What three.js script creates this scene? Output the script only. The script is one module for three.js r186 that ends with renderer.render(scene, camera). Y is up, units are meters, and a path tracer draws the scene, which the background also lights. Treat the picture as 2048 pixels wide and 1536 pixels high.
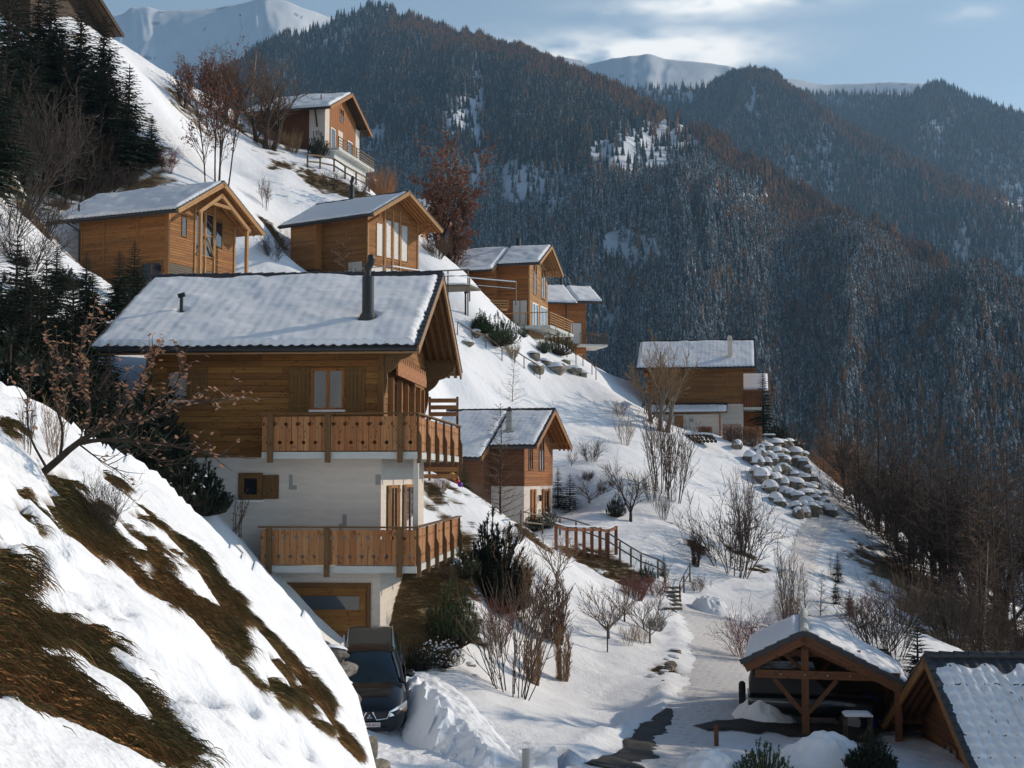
import * as THREE from 'three';
import { mergeGeometries } from 'three/addons/utils/BufferGeometryUtils.js';

// ---------------------------------------------------------------- camera, sky, sun, exposure
// y = 0 is the height of the photographer's eye, -z looks along the valley; metres.
const FOCAL = 2700, PITCH = Math.atan(182 / 2700);
const scene = new THREE.Scene();
const camera = new THREE.PerspectiveCamera(2 * Math.atan(768 / FOCAL) * 180 / Math.PI, 2048 / 1536, 0.5, 14000);
camera.rotation.x = PITCH;
const renderer = new THREE.WebGLRenderer({ antialias: true });
renderer.toneMapping = THREE.LinearToneMapping;
renderer.toneMappingExposure = 1.03;
renderer.shadowMap.enabled = true;

const SUN_AZ = 68 * Math.PI / 180, SUN_EL = 24 * Math.PI / 180;
const sunDir = new THREE.Vector3(Math.cos(SUN_EL) * Math.sin(SUN_AZ), Math.sin(SUN_EL), -Math.cos(SUN_EL) * Math.cos(SUN_AZ));
const sun = new THREE.DirectionalLight(new THREE.Color().setRGB(1.0, 0.85, 0.67), 5.0);
sun.name = 'sun';
sun.position.copy(sunDir).multiplyScalar(300).add(new THREE.Vector3(0, 0, -70));
sun.target.position.set(0, 0, -70);
sun.castShadow = true;
Object.assign(sun.shadow.camera, { left: -110, right: 110, top: 90, bottom: -90, near: 10, far: 700 });
sun.shadow.mapSize.set(4096, 4096);
scene.add(sun, sun.target);

// ---------------------------------------------------------------- numbers
const { sin, cos, abs, min, max, floor, sqrt, PI, hypot, atan2, pow, exp } = Math;
const lerp = (a, b, t) => a + (b - a) * t, clamp = (v, a = 0, b = 1) => min(b, max(a, v));
const smooth = (a, b, v) => { const t = clamp((v - a) / (b - a)); return t * t * (3 - 2 * t); };
let seedState = 7;
function rnd() { seedState = (seedState + 0x6D2B79F5) | 0; let t = Math.imul(seedState ^ (seedState >>> 15), 1 | seedState); t = (t + Math.imul(t ^ (t >>> 7), 61 | t)) ^ t; return ((t ^ (t >>> 14)) >>> 0) / 4294967296; }
const seed = s => { seedState = s * 7919 + 13; };
const rr = (a, b) => a + (b - a) * rnd();
function hash3(x, y, z) { let h = Math.imul(x, 374761393) + Math.imul(y, 668265263) + Math.imul(z, 2147483647 ^ 0x5bd1e995); h = Math.imul(h ^ (h >>> 13), 1274126177); h ^= h >>> 16; return (h >>> 0) / 4294967296; }
function noise(x, y, z = 0) {                              // value noise, -1..1
  const xi = floor(x), yi = floor(y), zi = floor(z); let u = x - xi, v = y - yi, w = z - zi;
  u = u * u * (3 - 2 * u); v = v * v * (3 - 2 * v); w = w * w * (3 - 2 * w);
  const q = (k) => { const a = lerp(hash3(xi, yi, k), hash3(xi + 1, yi, k), u), b = lerp(hash3(xi, yi + 1, k), hash3(xi + 1, yi + 1, k), u); return lerp(a, b, v); };
  return (w === 0 ? q(zi) : lerp(q(zi), q(zi + 1), w)) * 2 - 1;
}
function fbm(x, y, o = 4, z = 0) { let s = 0, a = 0.5, f = 1; for (let i = 0; i < o; i++) { s += a * noise(x * f + i * 17.3, y * f - i * 9.1, z * f); a *= 0.5; f *= 2.03; } return s; }
const cosP = cos(PITCH), sinP = sin(PITCH);
// a sight line through a point of the photograph: sideways and upwards per metre ahead
function sight(px, py) { const a = (px - 1024) / FOCAL, b = (768 - py) / FOCAL, d = cosP - b * sinP; return [a / d, (sinP + b * cosP) / d]; }
function at(px, py, w) { const [a, b] = sight(px, py); return new THREE.Vector3(a * w, b * w, -w); }
function toPhoto(x, y, w) { const zc = w * cosP + y * sinP, yc = y * cosP - w * sinP; return [1024 + FOCAL * x / zc, 768 - FOCAL * yc / zc]; }
const rgb = (r, g, b) => new THREE.Color().setRGB(r, g, b);

// sky: clear winter air with a few thin clouds over the ridges
{
  const W = 4096, Hh = 2048, data = new Float32Array(W * Hh * 4);
  const sunAz = SUN_AZ;
  for (let j = 0; j < Hh; j++) for (let i = 0; i < W; i++) {
    const el = ((j + 0.5) / Hh - 0.5) * PI, az = ((i + 0.5) / W - 0.5) * 2 * PI + PI / 2; // az: 0 is ahead (-z), positive to the right
    const e = el * 180 / PI;
    const q0 = min(0.55, exp(-max(e, 0) / 12.5)), side = max(0.12, 0.45 + 0.55 * cos(az - sunAz)); let r = lerp(0.045, 3.5, q0) * side, g = lerp(0.12, 4.7, q0) * side, b = lerp(0.30, 5.7, q0) * side;
    const ca = cos(el) * cos(SUN_EL) * cos(az - sunAz) + sin(el) * sin(SUN_EL);
    const glow = 0.22 * pow(max(0, ca), 6) + 0.5 * pow(max(0, ca), 60);
    r += glow * 1.1; g += glow; b += glow * 0.85;
    if (e > 0 && e < 38) {
      const cx = az * 180 / PI, n = fbm(cx * 0.16 + 3, e * 0.55 + 1, 5) + 0.4 * fbm(cx * 0.7, e * 1.7, 4);
      const azOf = px => Math.atan((px - 1024) / FOCAL) * 180 / PI, elOf = py => Math.atan((950 - py) / FOCAL) * 180 / PI;
      let c = smooth(0.30, 0.62, n - 0.02 * abs(e - 22) + (e > 30 ? -0.04 * (e - 30) : 0)) * 0.12;
      if (abs(cx) < 32 && e < 21) {
        for (const [px, py, sx, sy, s] of [[1270, 98, 4.6, 0.8, 1.3], [1400, 118, 3.0, 0.5, 0.9], [1430, 2, 4.0, 0.55, 0.8], [1960, 62, 1.0, 0.28, 0.5], [1180, 95, 2.2, 0.4, 0.5]]) {
          const q = exp(-pow((cx - azOf(px)) / sx, 2) - pow((e - elOf(py)) / sy, 2));
          c = max(c, clamp(q * s * (0.95 + 1.7 * fbm(cx * 0.55 + 11, e * 1.9, 6))));
        }
      }
      r = lerp(r, 2.3, c); g = lerp(g, 2.25, c); b = lerp(b, 2.15, c);
    }
    if (e < 0) { const d = smooth(0, -25, e); r = lerp(r, 0.30, d); g = lerp(g, 0.32, d); b = lerp(b, 0.36, d); }
    const o = (j * W + i) * 4; data[o] = r; data[o + 1] = g; data[o + 2] = b; data[o + 3] = 1;
  }
  const tex = new THREE.DataTexture(data, W, Hh, THREE.RGBAFormat, THREE.FloatType);
  tex.mapping = THREE.EquirectangularReflectionMapping; tex.magFilter = THREE.LinearFilter; tex.minFilter = THREE.LinearFilter; tex.needsUpdate = true;
  scene.background = tex; scene.environment = tex;
  scene.backgroundIntensity = 0.8; scene.environmentIntensity = 0.8;
}

// ---------------------------------------------------------------- naming
const taken = {};
function numbered(n) { const k = taken[n] = (taken[n] ?? -1) + 1; return k ? `${n}_${String(k).padStart(3, '0')}` : n; }
function tag(o, label, category, group) { o.userData.label = label; o.userData.category = category; if (group) o.userData.group = group; return o; }
function thing(name, label, category, pos = [0, 0, 0], turn = 0, group) {
  const o = new THREE.Group(); o.name = numbered(name); o.position.set(...pos); o.rotation.y = turn; scene.add(o); return tag(o, label, category, group);
}
function part(parent, name, geo, mat, label) {
  const m = new THREE.Mesh(geo, mat); m.name = name; m.castShadow = m.receiveShadow = true; parent.add(m);
  if (label) m.userData.label = label; return m;
}
function single(name, geo, mat, label, category, group) { const m = part(scene, numbered(name), geo, mat); return tag(m, label, category, group); }
function setting(name, geo, mat) { const m = part(scene, numbered(name), geo, mat); m.userData.kind = 'structure'; return m; }
function copyOf(src, pos, turn, scale, label, name) {
  const c = src.clone(); c.name = numbered(name || src.name.replace(/_\d\d\d$/, '')); c.userData = { ...src.userData, label };
  c.position.set(...pos); c.rotation.y = turn; if (typeof scale === 'number') c.scale.setScalar(scale); else c.scale.set(...scale); scene.add(c); return c;
}

// ---------------------------------------------------------------- geometry collector
class Shape3 {
  constructor() { this.p = []; this.n = []; this.t = []; this.c = null; this.col = null; }
  colored() { this.c = []; return this; }
  v(x, y, z, nx, ny, nz, u, w) { this.p.push(x, y, z); this.n.push(nx, ny, nz); this.t.push(u, w); if (this.c) this.c.push(...(this.col || [1, 1, 1])); }
  tri(a, b, c, ua = [0, 0], ub = [1, 0], uc = [0, 1]) {
    const ux = b[0] - a[0], uy = b[1] - a[1], uz = b[2] - a[2], vx = c[0] - a[0], vy = c[1] - a[1], vz = c[2] - a[2];
    let nx = uy * vz - uz * vy, ny = uz * vx - ux * vz, nz = ux * vy - uy * vx; const l = hypot(nx, ny, nz) || 1; nx /= l; ny /= l; nz /= l;
    this.v(...a, nx, ny, nz, ...ua); this.v(...b, nx, ny, nz, ...ub); this.v(...c, nx, ny, nz, ...uc); return this;
  }
  quad(a, b, c, d, u0 = 0, v0 = 0, u1 = 1, v1 = 1) { this.tri(a, b, c, [u0, v0], [u1, v0], [u1, v1]); this.tri(a, c, d, [u0, v0], [u1, v1], [u0, v1]); return this; }
  // box between two corners; f maps (x, y, z) to the owner's space; the wood grain runs along the longest side
  box(x0, x1, y0, y1, z0, z1, f) {
    const P = (x, y, z) => f ? f(x, y, z) : [x, y, z], ou = rnd() * 7, ov = rnd() * 5, sx = x1 - x0, sy = y1 - y0, sz = z1 - z0, ax = sx >= sy && sx >= sz ? 0 : sy >= sz ? 1 : 2;
    const q = (a, b, c, d, du, dv, alongU) => { const U = [[0, 0], [du, 0], [du, dv], [0, dv]].map(([u, v]) => alongU ? [ou + u / 2.4, ov + v / 0.45] : [ou + v / 2.4, ov + u / 0.45]); this.tri(a, b, c, U[0], U[1], U[2]); this.tri(a, c, d, U[0], U[2], U[3]); };
    const A = P(x0, y0, z0), Bq = P(x1, y0, z0), C = P(x1, y1, z0), D = P(x0, y1, z0), E = P(x0, y0, z1), Fq = P(x1, y0, z1), G = P(x1, y1, z1), Hq = P(x0, y1, z1);
    q(E, Fq, G, Hq, sx, sy, ax !== 1); q(Bq, A, D, C, sx, sy, ax !== 1); q(Fq, Bq, C, G, sz, sy, ax === 2); q(A, E, Hq, D, sz, sy, ax === 2); q(Hq, G, C, D, sx, sz, ax !== 2); q(A, Bq, Fq, E, sx, sz, ax !== 2);
    return this;
  }
  // square timber between two points
  beam(a, b, w, h, up = [0, 1, 0]) {
    const A = new THREE.Vector3(...a), d = new THREE.Vector3(...b).sub(A), L = d.length(); d.normalize();
    const U = new THREE.Vector3(...up); let S = new THREE.Vector3().crossVectors(d, U); if (S.lengthSq() < 1e-6) S.set(1, 0, 0); S.normalize(); const V = new THREE.Vector3().crossVectors(S, d);
    return this.box(0, L, -h / 2, h / 2, -w / 2, w / 2, (x, y, z) => [A.x + d.x * x + V.x * y + S.x * z, A.y + d.y * x + V.y * y + S.y * z, A.z + d.z * x + V.z * y + S.z * z]);
  }
  // round tube through points with radii
  tube(pts, rad, sides = 5, cap = false) {
    const n = pts.length; let S = null; const rings = [];
    for (let i = 0; i < n; i++) {
      const a = pts[max(0, i - 1)], b = pts[min(n - 1, i + 1)]; let dx = b[0] - a[0], dy = b[1] - a[1], dz = b[2] - a[2]; const l = hypot(dx, dy, dz) || 1; dx /= l; dy /= l; dz /= l;
      if (!S) S = abs(dy) < 0.9 ? [dz, 0, -dx] : [1, 0, 0];
      let k = S[0] * dx + S[1] * dy + S[2] * dz; S = [S[0] - k * dx, S[1] - k * dy, S[2] - k * dz]; const sl = hypot(...S) || 1; S = S.map(q => q / sl);
      const T = [dy * S[2] - dz * S[1], dz * S[0] - dx * S[2], dx * S[1] - dy * S[0]], r = Array.isArray(rad) ? rad[i] : rad, ring = [];
      for (let j = 0; j <= sides; j++) { const an = j / sides * 2 * PI, c = cos(an), s = sin(an), nx = S[0] * c + T[0] * s, ny = S[1] * c + T[1] * s, nz = S[2] * c + T[2] * s; ring.push([pts[i][0] + nx * r, pts[i][1] + ny * r, pts[i][2] + nz * r, nx, ny, nz]); }
      rings.push(ring);
    }
    for (let i = 0; i < n - 1; i++) for (let j = 0; j < sides; j++) {
      const a = rings[i][j], b = rings[i][j + 1], c = rings[i + 1][j + 1], d = rings[i + 1][j], u0 = j / sides, u1 = (j + 1) / sides;
      this.v(...a, u0, i); this.v(...b, u1, i); this.v(...c, u1, i + 1); this.v(...a, u0, i); this.v(...c, u1, i + 1); this.v(...d, u0, i + 1);
    }
    if (cap) for (const e of [0, n - 1]) for (let j = 0; j < sides; j++) this.tri(e ? rings[e][j].slice(0, 3) : rings[e][j + 1].slice(0, 3), e ? rings[e][j + 1].slice(0, 3) : rings[e][j].slice(0, 3), pts[e].slice(0, 3));
    return this;
  }
  add(geo, m) {
    let g = geo.index ? geo.toNonIndexed() : geo.clone(); if (m) g.applyMatrix4(m);
    const p = g.attributes.position.array, n = g.attributes.normal.array, t = g.attributes.uv?.array;
    for (let i = 0; i < p.length / 3; i++) this.v(p[3 * i], p[3 * i + 1], p[3 * i + 2], n[3 * i], n[3 * i + 1], n[3 * i + 2], t ? t[2 * i] : 0, t ? t[2 * i + 1] : 0);
    return this;
  }
  build() {
    const g = new THREE.BufferGeometry();
    g.setAttribute('position', new THREE.BufferAttribute(new Float32Array(this.p), 3)); g.setAttribute('normal', new THREE.BufferAttribute(new Float32Array(this.n), 3)); g.setAttribute('uv', new THREE.BufferAttribute(new Float32Array(this.t), 2));
    if (this.c) g.setAttribute('color', new THREE.BufferAttribute(new Float32Array(this.c), 3));
    return g;
  }
}
const S3 = () => new Shape3();
// sheet over a grid: f(i / nu, j / nv) -> [x, y, z, u, v, r, g, b]; smooth normals
function sheet(nu, nv, f, flip) {
  const P = new Float32Array((nu + 1) * (nv + 1) * 3), T = new Float32Array((nu + 1) * (nv + 1) * 2); let C = null; const I = [];
  for (let j = 0; j <= nv; j++) for (let i = 0; i <= nu; i++) {
    const q = f(i / nu, j / nv), k = j * (nu + 1) + i; P.set([q[0], q[1], q[2]], k * 3); T.set([q[3] ?? 0, q[4] ?? 0], k * 2);
    if (q.length > 5) { C ||= new Float32Array(P.length); C.set([q[5], q[6], q[7]], k * 3); }
    if (i < nu && j < nv) { const a = k, b = k + 1, c = k + nu + 2, d = k + nu + 1; if (flip) I.push(a, c, b, a, d, c); else I.push(a, b, c, a, c, d); }
  }
  const g = new THREE.BufferGeometry(); g.setAttribute('position', new THREE.BufferAttribute(P, 3)); g.setAttribute('uv', new THREE.BufferAttribute(T, 2)); if (C) g.setAttribute('color', new THREE.BufferAttribute(C, 3));
  g.setIndex(I); g.computeVertexNormals(); return g;
}

// ---------------------------------------------------------------- textures and materials
function canvasTex(N, M, f, srgb) {
  const d = new Uint8Array(N * M * 4);
  for (let j = 0; j < M; j++) for (let i = 0; i < N; i++) { const q = f(i / N, j / M), o = (j * N + i) * 4; d[o] = clamp(q[0]) * 255; d[o + 1] = clamp(q[1]) * 255; d[o + 2] = clamp(q[2]) * 255; d[o + 3] = 255; }
  const t = new THREE.DataTexture(d, N, M); t.wrapS = t.wrapT = THREE.RepeatWrapping; t.magFilter = THREE.LinearFilter; t.minFilter = THREE.LinearMipmapLinearFilter; t.generateMipmaps = true; if (srgb) t.colorSpace = THREE.SRGBColorSpace; t.needsUpdate = true; return t;
}
// noise that repeats with the tile: blend of two shifted copies
const tileN = (u, v, fx, fy, o) => { const a = fbm(u * fx, v * fy, o), b = fbm((u - 1) * fx, v * fy, o), c = fbm(u * fx, (v - 1) * fy, o), d = fbm((u - 1) * fx, (v - 1) * fy, o); return lerp(lerp(a, b, u), lerp(c, d, u), v) * 1.35; };
seed(3);
const knots = Array.from({ length: 16 }, () => [rnd(), rnd(), rr(0.006, 0.014)]);
const woodTex = canvasTex(512, 512, (u, v) => {
  let g = 0.80 + 0.17 * tileN(u, v, 5, 42, 4) + 0.12 * tileN(u, v, 2, 9, 3), kn = 0;
  for (const [x, y, r] of knots) { const dx = abs(u - x), dy = abs(v - y); const d = hypot(min(dx, 1 - dx) * 1.0, min(dy, 1 - dy) * 0.45) / r; kn = max(kn, exp(-d * d * 0.7)); }
  g *= 1 - 0.55 * kn; return [g, g * (0.985 - 0.05 * kn), g * (0.96 - 0.08 * kn)];
}, true);
const grainBump = canvasTex(256, 256, (u, v) => { const g = 0.5 + 0.4 * tileN(u, v, 4, 40, 4); return [g, g, g]; });
const roughBump = canvasTex(256, 256, (u, v) => { const g = 0.5 + 0.45 * tileN(u, v, 24, 24, 4); return [g, g, g]; });
const snowBump = canvasTex(512, 512, (u, v) => { const g = 0.5 + 0.34 * tileN(u, v, 9, 9, 5) + 0.14 * tileN(u, v, 60, 60, 3); return [g, g, g]; });
const stoneTex = canvasTex(256, 256, (u, v) => { const g = 0.74 + 0.30 * tileN(u, v, 7, 7, 5) + 0.12 * tileN(u, v, 40, 40, 3); return [g, g * 0.985, g * 0.95]; }, true);
const plasterTex = canvasTex(512, 512, (u, v) => { const g = 0.93 + 0.06 * tileN(u, v, 5, 5, 5) + 0.03 * tileN(u, v, 60, 60, 2); return [g, g * 0.995, g * 0.985]; }, true);
const asphaltTex = canvasTex(256, 256, (u, v) => { const g = 0.75 + 0.4 * tileN(u, v, 30, 30, 3) + 0.15 * tileN(u, v, 4, 4, 3); return [g, g, g]; }, true);
const std = (o) => new THREE.MeshStandardMaterial({ roughness: 0.85, metalness: 0, ...o });
const wood = (r, g, b, rough = 0.78) => { const o = { color: rgb(r, g, b), map: woodTex, bumpMap: grainBump, bumpScale: 0.002, roughness: rough }, m = std(o); m.toned = std({ ...o, vertexColors: true }); return m; };
const M = {
  snow: std({ color: rgb(0.86, 0.88, 0.91), bumpMap: snowBump, bumpScale: 0.02, roughness: 0.92 }),
  ground: std({ color: rgb(1, 1, 1), vertexColors: true, bumpMap: snowBump, bumpScale: 0.05, roughness: 0.93 }),
  roofSnow: std({ color: rgb(0.88, 0.89, 0.91), bumpMap: snowBump, bumpScale: 0.005, roughness: 0.9 }),
  plaster: std({ color: rgb(0.74, 0.67, 0.60), map: plasterTex, bumpMap: roughBump, bumpScale: 0.004, roughness: 0.95 }),
  mortar: std({ color: rgb(0.30, 0.30, 0.29), bumpMap: roughBump, bumpScale: 0.004, roughness: 0.95 }),
  concrete: std({ color: rgb(0.62, 0.63, 0.60), map: plasterTex, bumpMap: roughBump, bumpScale: 0.003 }),
  tile: std({ color: rgb(0.035, 0.036, 0.040), roughness: 0.6, bumpMap: roughBump, bumpScale: 0.002 }),
  metalDark: std({ color: rgb(0.022, 0.024, 0.026), roughness: 0.42, metalness: 0.4 }),
  steel: std({ color: rgb(0.42, 0.43, 0.44), roughness: 0.4, metalness: 0.8 }),
  gutter: std({ color: rgb(0.020, 0.021, 0.023), roughness: 0.5 }),
  glass: new THREE.MeshPhysicalMaterial({ color: rgb(0.018, 0.022, 0.026), roughness: 0.04, metalness: 0, specularIntensity: 1, clearcoat: 1, clearcoatRoughness: 0.02 }),
  blind: std({ color: rgb(0.50, 0.49, 0.47), roughness: 0.5, metalness: 0.2 }),
  white: std({ color: rgb(0.75, 0.74, 0.72), roughness: 0.6 }),
  wall: [wood(0.40, 0.17, 0.032), wood(0.34, 0.145, 0.026), wood(0.44, 0.205, 0.042), wood(0.29, 0.12, 0.022)],
  wallTrim: wood(0.27, 0.125, 0.032),
  shutter: wood(0.25, 0.125, 0.03),
  timber: wood(0.24, 0.13, 0.045),
  board: [wood(0.62, 0.28, 0.105), wood(0.56, 0.235, 0.085), wood(0.67, 0.335, 0.14), wood(0.52, 0.205, 0.07), wood(0.64, 0.30, 0.12)],
  barge: wood(0.50, 0.29, 0.14),
  larch: wood(0.52, 0.225, 0.062), larchLight: wood(0.62, 0.335, 0.13), larchRed: wood(0.50, 0.19, 0.05), larchDeep: wood(0.33, 0.155, 0.045), chestnut: wood(0.22, 0.085, 0.03), oldWood: wood(0.085, 0.05, 0.028), greyWood: wood(0.24, 0.20, 0.15), fenceWood: wood(0.28, 0.20, 0.13), redRail: wood(0.36, 0.12, 0.05),
  stone: [0.40, 0.33, 0.45, 0.28].map((v, i) => std({ color: rgb(v * 1.05, v * 0.95, v * (0.78 + 0.03 * i)), map: stoneTex, bumpMap: roughBump, bumpScale: 0.02, roughness: 0.92 })),
  bark: std({ color: rgb(0.085, 0.062, 0.045), roughness: 0.95, map: stoneTex, bumpMap: roughBump, bumpScale: 0.01 }), barkGrey: std({ color: rgb(0.16, 0.135, 0.11), roughness: 0.95 }), barkBirch: std({ color: rgb(0.42, 0.36, 0.29), roughness: 0.9 }),
  twigBrown: std({ color: rgb(0.135, 0.085, 0.055), roughness: 0.95 }), twigDark: std({ color: rgb(0.055, 0.04, 0.032), roughness: 0.95 }), twigRed: std({ color: rgb(0.17, 0.055, 0.05), roughness: 0.95 }), twigOrange: std({ color: rgb(0.36, 0.17, 0.06), roughness: 0.95 }), twigTan: std({ color: rgb(0.26, 0.165, 0.085), roughness: 0.95 }),
  asphalt: std({ color: rgb(0.075, 0.07, 0.065), map: asphaltTex, roughness: 0.85, bumpMap: roughBump, bumpScale: 0.004 }),
};
M.leafRust = new THREE.MeshPhysicalMaterial({ color: rgb(0.21, 0.075, 0.035), roughness: 0.9, transmission: 0.25, thickness: 0, side: THREE.DoubleSide });
M.leafTan = new THREE.MeshPhysicalMaterial({ color: rgb(0.34, 0.17, 0.085), roughness: 0.9, transmission: 0.25, thickness: 0, side: THREE.DoubleSide });
M.needle = std({ color: rgb(0.048, 0.090, 0.030), roughness: 0.85, side: THREE.DoubleSide }); M.needleDark = std({ color: rgb(0.018, 0.034, 0.017), roughness: 0.85, side: THREE.DoubleSide }); M.needleOlive = std({ color: rgb(0.06, 0.085, 0.028), roughness: 0.85, side: THREE.DoubleSide });
M.farTree = std({ vertexColors: true, roughness: 0.95, side: THREE.DoubleSide });
M.grass = std({ vertexColors: true, roughness: 0.95, side: THREE.DoubleSide });
// ---------------------------------------------------------------- the hillside
// thin-plate surface through measured points [x, ahead, height]
function surface(pts, lambda) {
  const n = pts.length, N = n + 3, S = 40, A = Array.from({ length: N }, () => new Float64Array(N + 1)), U = r2 => r2 < 1e-12 ? 0 : r2 * Math.log(r2);
  for (let i = 0; i < n; i++) {
    for (let j = 0; j < n; j++) A[i][j] = U(((pts[i][0] - pts[j][0]) ** 2 + (pts[i][1] - pts[j][1]) ** 2) / S / S);
    A[i][i] += lambda; A[i][n] = A[n][i] = 1; A[i][n + 1] = A[n + 1][i] = pts[i][0] / S; A[i][n + 2] = A[n + 2][i] = pts[i][1] / S; A[i][N] = pts[i][2];
  }
  for (let c = 0; c < N; c++) {
    let p = c; for (let r = c + 1; r < N; r++) if (abs(A[r][c]) > abs(A[p][c])) p = r; [A[c], A[p]] = [A[p], A[c]];
    for (let r = 0; r < N; r++) if (r !== c) { const k = A[r][c] / A[c][c]; if (k) for (let q = c; q <= N; q++) A[r][q] -= k * A[c][q]; }
  }
  const w = A.map((r, i) => r[N] / r[i]);
  return (x, d) => { let s = w[n] + w[n + 1] * x / S + w[n + 2] * d / S; for (let i = 0; i < n; i++) s += w[i] * U(((x - pts[i][0]) ** 2 + (d - pts[i][1]) ** 2) / S / S); return s; };
}
const meas = list => list.map(([px, py, w]) => { const v = at(px, py, w); return [v.x, w, v.y]; });
const hillPts = meas([
  // drive and lane
  [740, 1478, 33], [690, 1310, 38.5], [800, 1540, 29.5], [1000, 1536, 30], [1100, 1500, 32.5], [1250, 1536, 32.5], [1350, 1400, 42.6], [1450, 1350, 48], [1420, 1250, 62], [1430, 1225, 67], [1520, 1400, 43], [1470, 1430, 40], [1610, 1482, 37.5], [1750, 1482, 37.4], [1500, 1545, 32.5], [1700, 1545, 32.5], [1950, 1560, 32],
  // bank between the big chalet and the lane
  [900, 1345, 38.5], [1330, 1370, 45.5], [1250, 1300, 50], [1150, 1300, 47.5], [1050, 1400, 40], [1130, 1380, 42.8], [950, 1400, 36.5], [1000, 1300, 43.5], [960, 1200, 46], [830, 1260, 40.5], [880, 1180, 43], [930, 1130, 46],
  [1200, 1180, 60], [1300, 1200, 65], [1350, 1195, 67], [1400, 1170, 71], [1100, 1100, 61], [1000, 1060, 62], [940, 1030, 68], [880, 965, 55], [950, 995, 56], [1010, 1035, 58], [860, 1080, 49],
  // orchard slope
  [1200, 1030, 76], [1270, 1047, 75.5], [1330, 1030, 80], [1300, 950, 88], [1200, 950, 85], [1180, 870, 95], [1100, 800, 100], [1250, 800, 105], [1300, 850, 103], [1350, 900, 100], [1540, 872, 113], [1500, 935, 103], [1450, 1000, 92], [1500, 1080, 82], [1480, 1150, 74], [1560, 1000, 98], [1600, 1050, 92], [1640, 1040, 95], [1690, 1000, 106], [1600, 1150, 78], [1560, 1230, 68], [1650, 1200, 72], [1750, 1250, 66], [1800, 1300, 60],
  [930, 905, 82], [1030, 860, 92],
  // under the wood on the right
  [1760, 1080, 95], [1850, 1210, 84], [1950, 1330, 74], [2060, 1230, 95], [2080, 1400, 58], [2200, 1500, 50],
  // upper village
  [1130, 695, 113], [1200, 745, 117], [1265, 768, 119], [950, 625, 100], [1000, 705, 98], [1100, 748, 104], [930, 750, 92], [900, 800, 90], [1000, 782, 98], [540, 485, 92], [520, 440, 96],
  [100, 495, 72], [430, 330, 105], [560, 370, 106], [620, 340, 116], [650, 392, 110], [740, 390, 118], [800, 440, 118], [870, 505, 115], [905, 540, 112], [600, 305, 123], [500, 245, 124], [400, 222, 115], [300, 170, 106], [230, 112, 101], [120, 60, 98], [340, 370, 92], [280, 300, 93], [200, 385, 90], [100, 425, 84], [0, 430, 62], [0, 300, 73], [60, 570, 55], [0, 610, 45], [0, 720, 35], [-250, 300, 60], [-250, 650, 35], [200, 900, 40], [330, 960, 36], [500, 1110, 37.5], [560, 1190, 36.5], [430, 780, 46],
]);
for (const p of [[-45, 150, 34], [-20, 152, 18], [0, 150, -4], [20, 150, -14], [50, 150, -28], [60, 110, -26], [55, 70, -18], [45, 40, -14], [-60, 60, 32], [-60, 110, 48], [12, 132, 0], [27, 128, -12], [-8, 138, 14], [20, 20, -9.5], [0, 18, -8.5], [-12, 18, -8], [-20.1, 78, 9.6], [-17.4, 84, 9.6], [-26, 80.7, 11.8], [-29, 80, 13.0], [-32, 84, 15.5], [-18.6, 76, 9.0], [-9.98, 92, 12.0], [-6.8, 96.7, 11.6], [-15.2, 95.5, 14], [-8.0, 90, 11.2], [1.44, 112, 11.3], [4.4, 111, 9.7], [-5.2, 114, 14.2], [0.66, 75, -3.1], [2.4, 81.2, -2.7], [-4.3, 76.4, -0.4], [1.6, 73, -3.3], [19.2, 112, 2.7], [11.4, 111, 4.6], [15, 110, 3.4], [18, 109.5, 2.8], [-17.2, 122, 29.3], [-15, 131, 27.5], [-23.6, 124, 31.5], [-15.5, 121, 27.5]]) hillPts.push(p);
const hill = surface(hillPts, 0.002);
const crest = [[-30, 17], [-7.2, 19], [-6.56, 21.5], [-5.91, 23], [-5.2, 24.5], [-4.47, 26], [-3.66, 27.4], [-3.4, 27.8], [-3.1, 27.8], [4, 29]];
const bankPts = meas([[0, 1536, 4.6], [0, 1200, 7], [0, 950, 11.5], [300, 1536, 6], [300, 1250, 10], [300, 1050, 16], [550, 1536, 9], [500, 1300, 15], [650, 1500, 15], [650, 1400, 20], [0, 772, 19], [200, 888, 21.5], [330, 966, 23], [450, 1086, 24.5], [560, 1178, 26], [664, 1290, 27.4], [676, 1400, 27.8], [714, 1500, 27.8], [-400, 600, 16], [-400, 1000, 7], [-200, 1536, 3.7], [760, 1640, 20], [720, 1750, 12], [400, 1800, 4.6]]);
for (const p of [[0, 3, -1.9], [0, 0, -1.6], [-4, 0, 1.6], [2, 6, -5], [3, 12, -7.5], [1.5, 20, -8], [-14, 12, 9]]) bankPts.push(p);
const bank = surface(bankPts, 0.001);
function crestAt(x) { for (let i = 1; i < crest.length; i++) if (x < crest[i][0]) { const [a, b] = crest[i - 1], [c, d] = crest[i]; return lerp(b, d, clamp((x - a) / (c - a))); } return 30; }
const BANK = { x0: -13, x1: 1, w0: 3, w1: 32 };
const inBank = (x, w) => w < 34 && x < 4;
function softMax(a, b, k) { const h = clamp(0.5 + 0.5 * (a - b) / k); return lerp(b, a, h) + k * h * (1 - h); }
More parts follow.
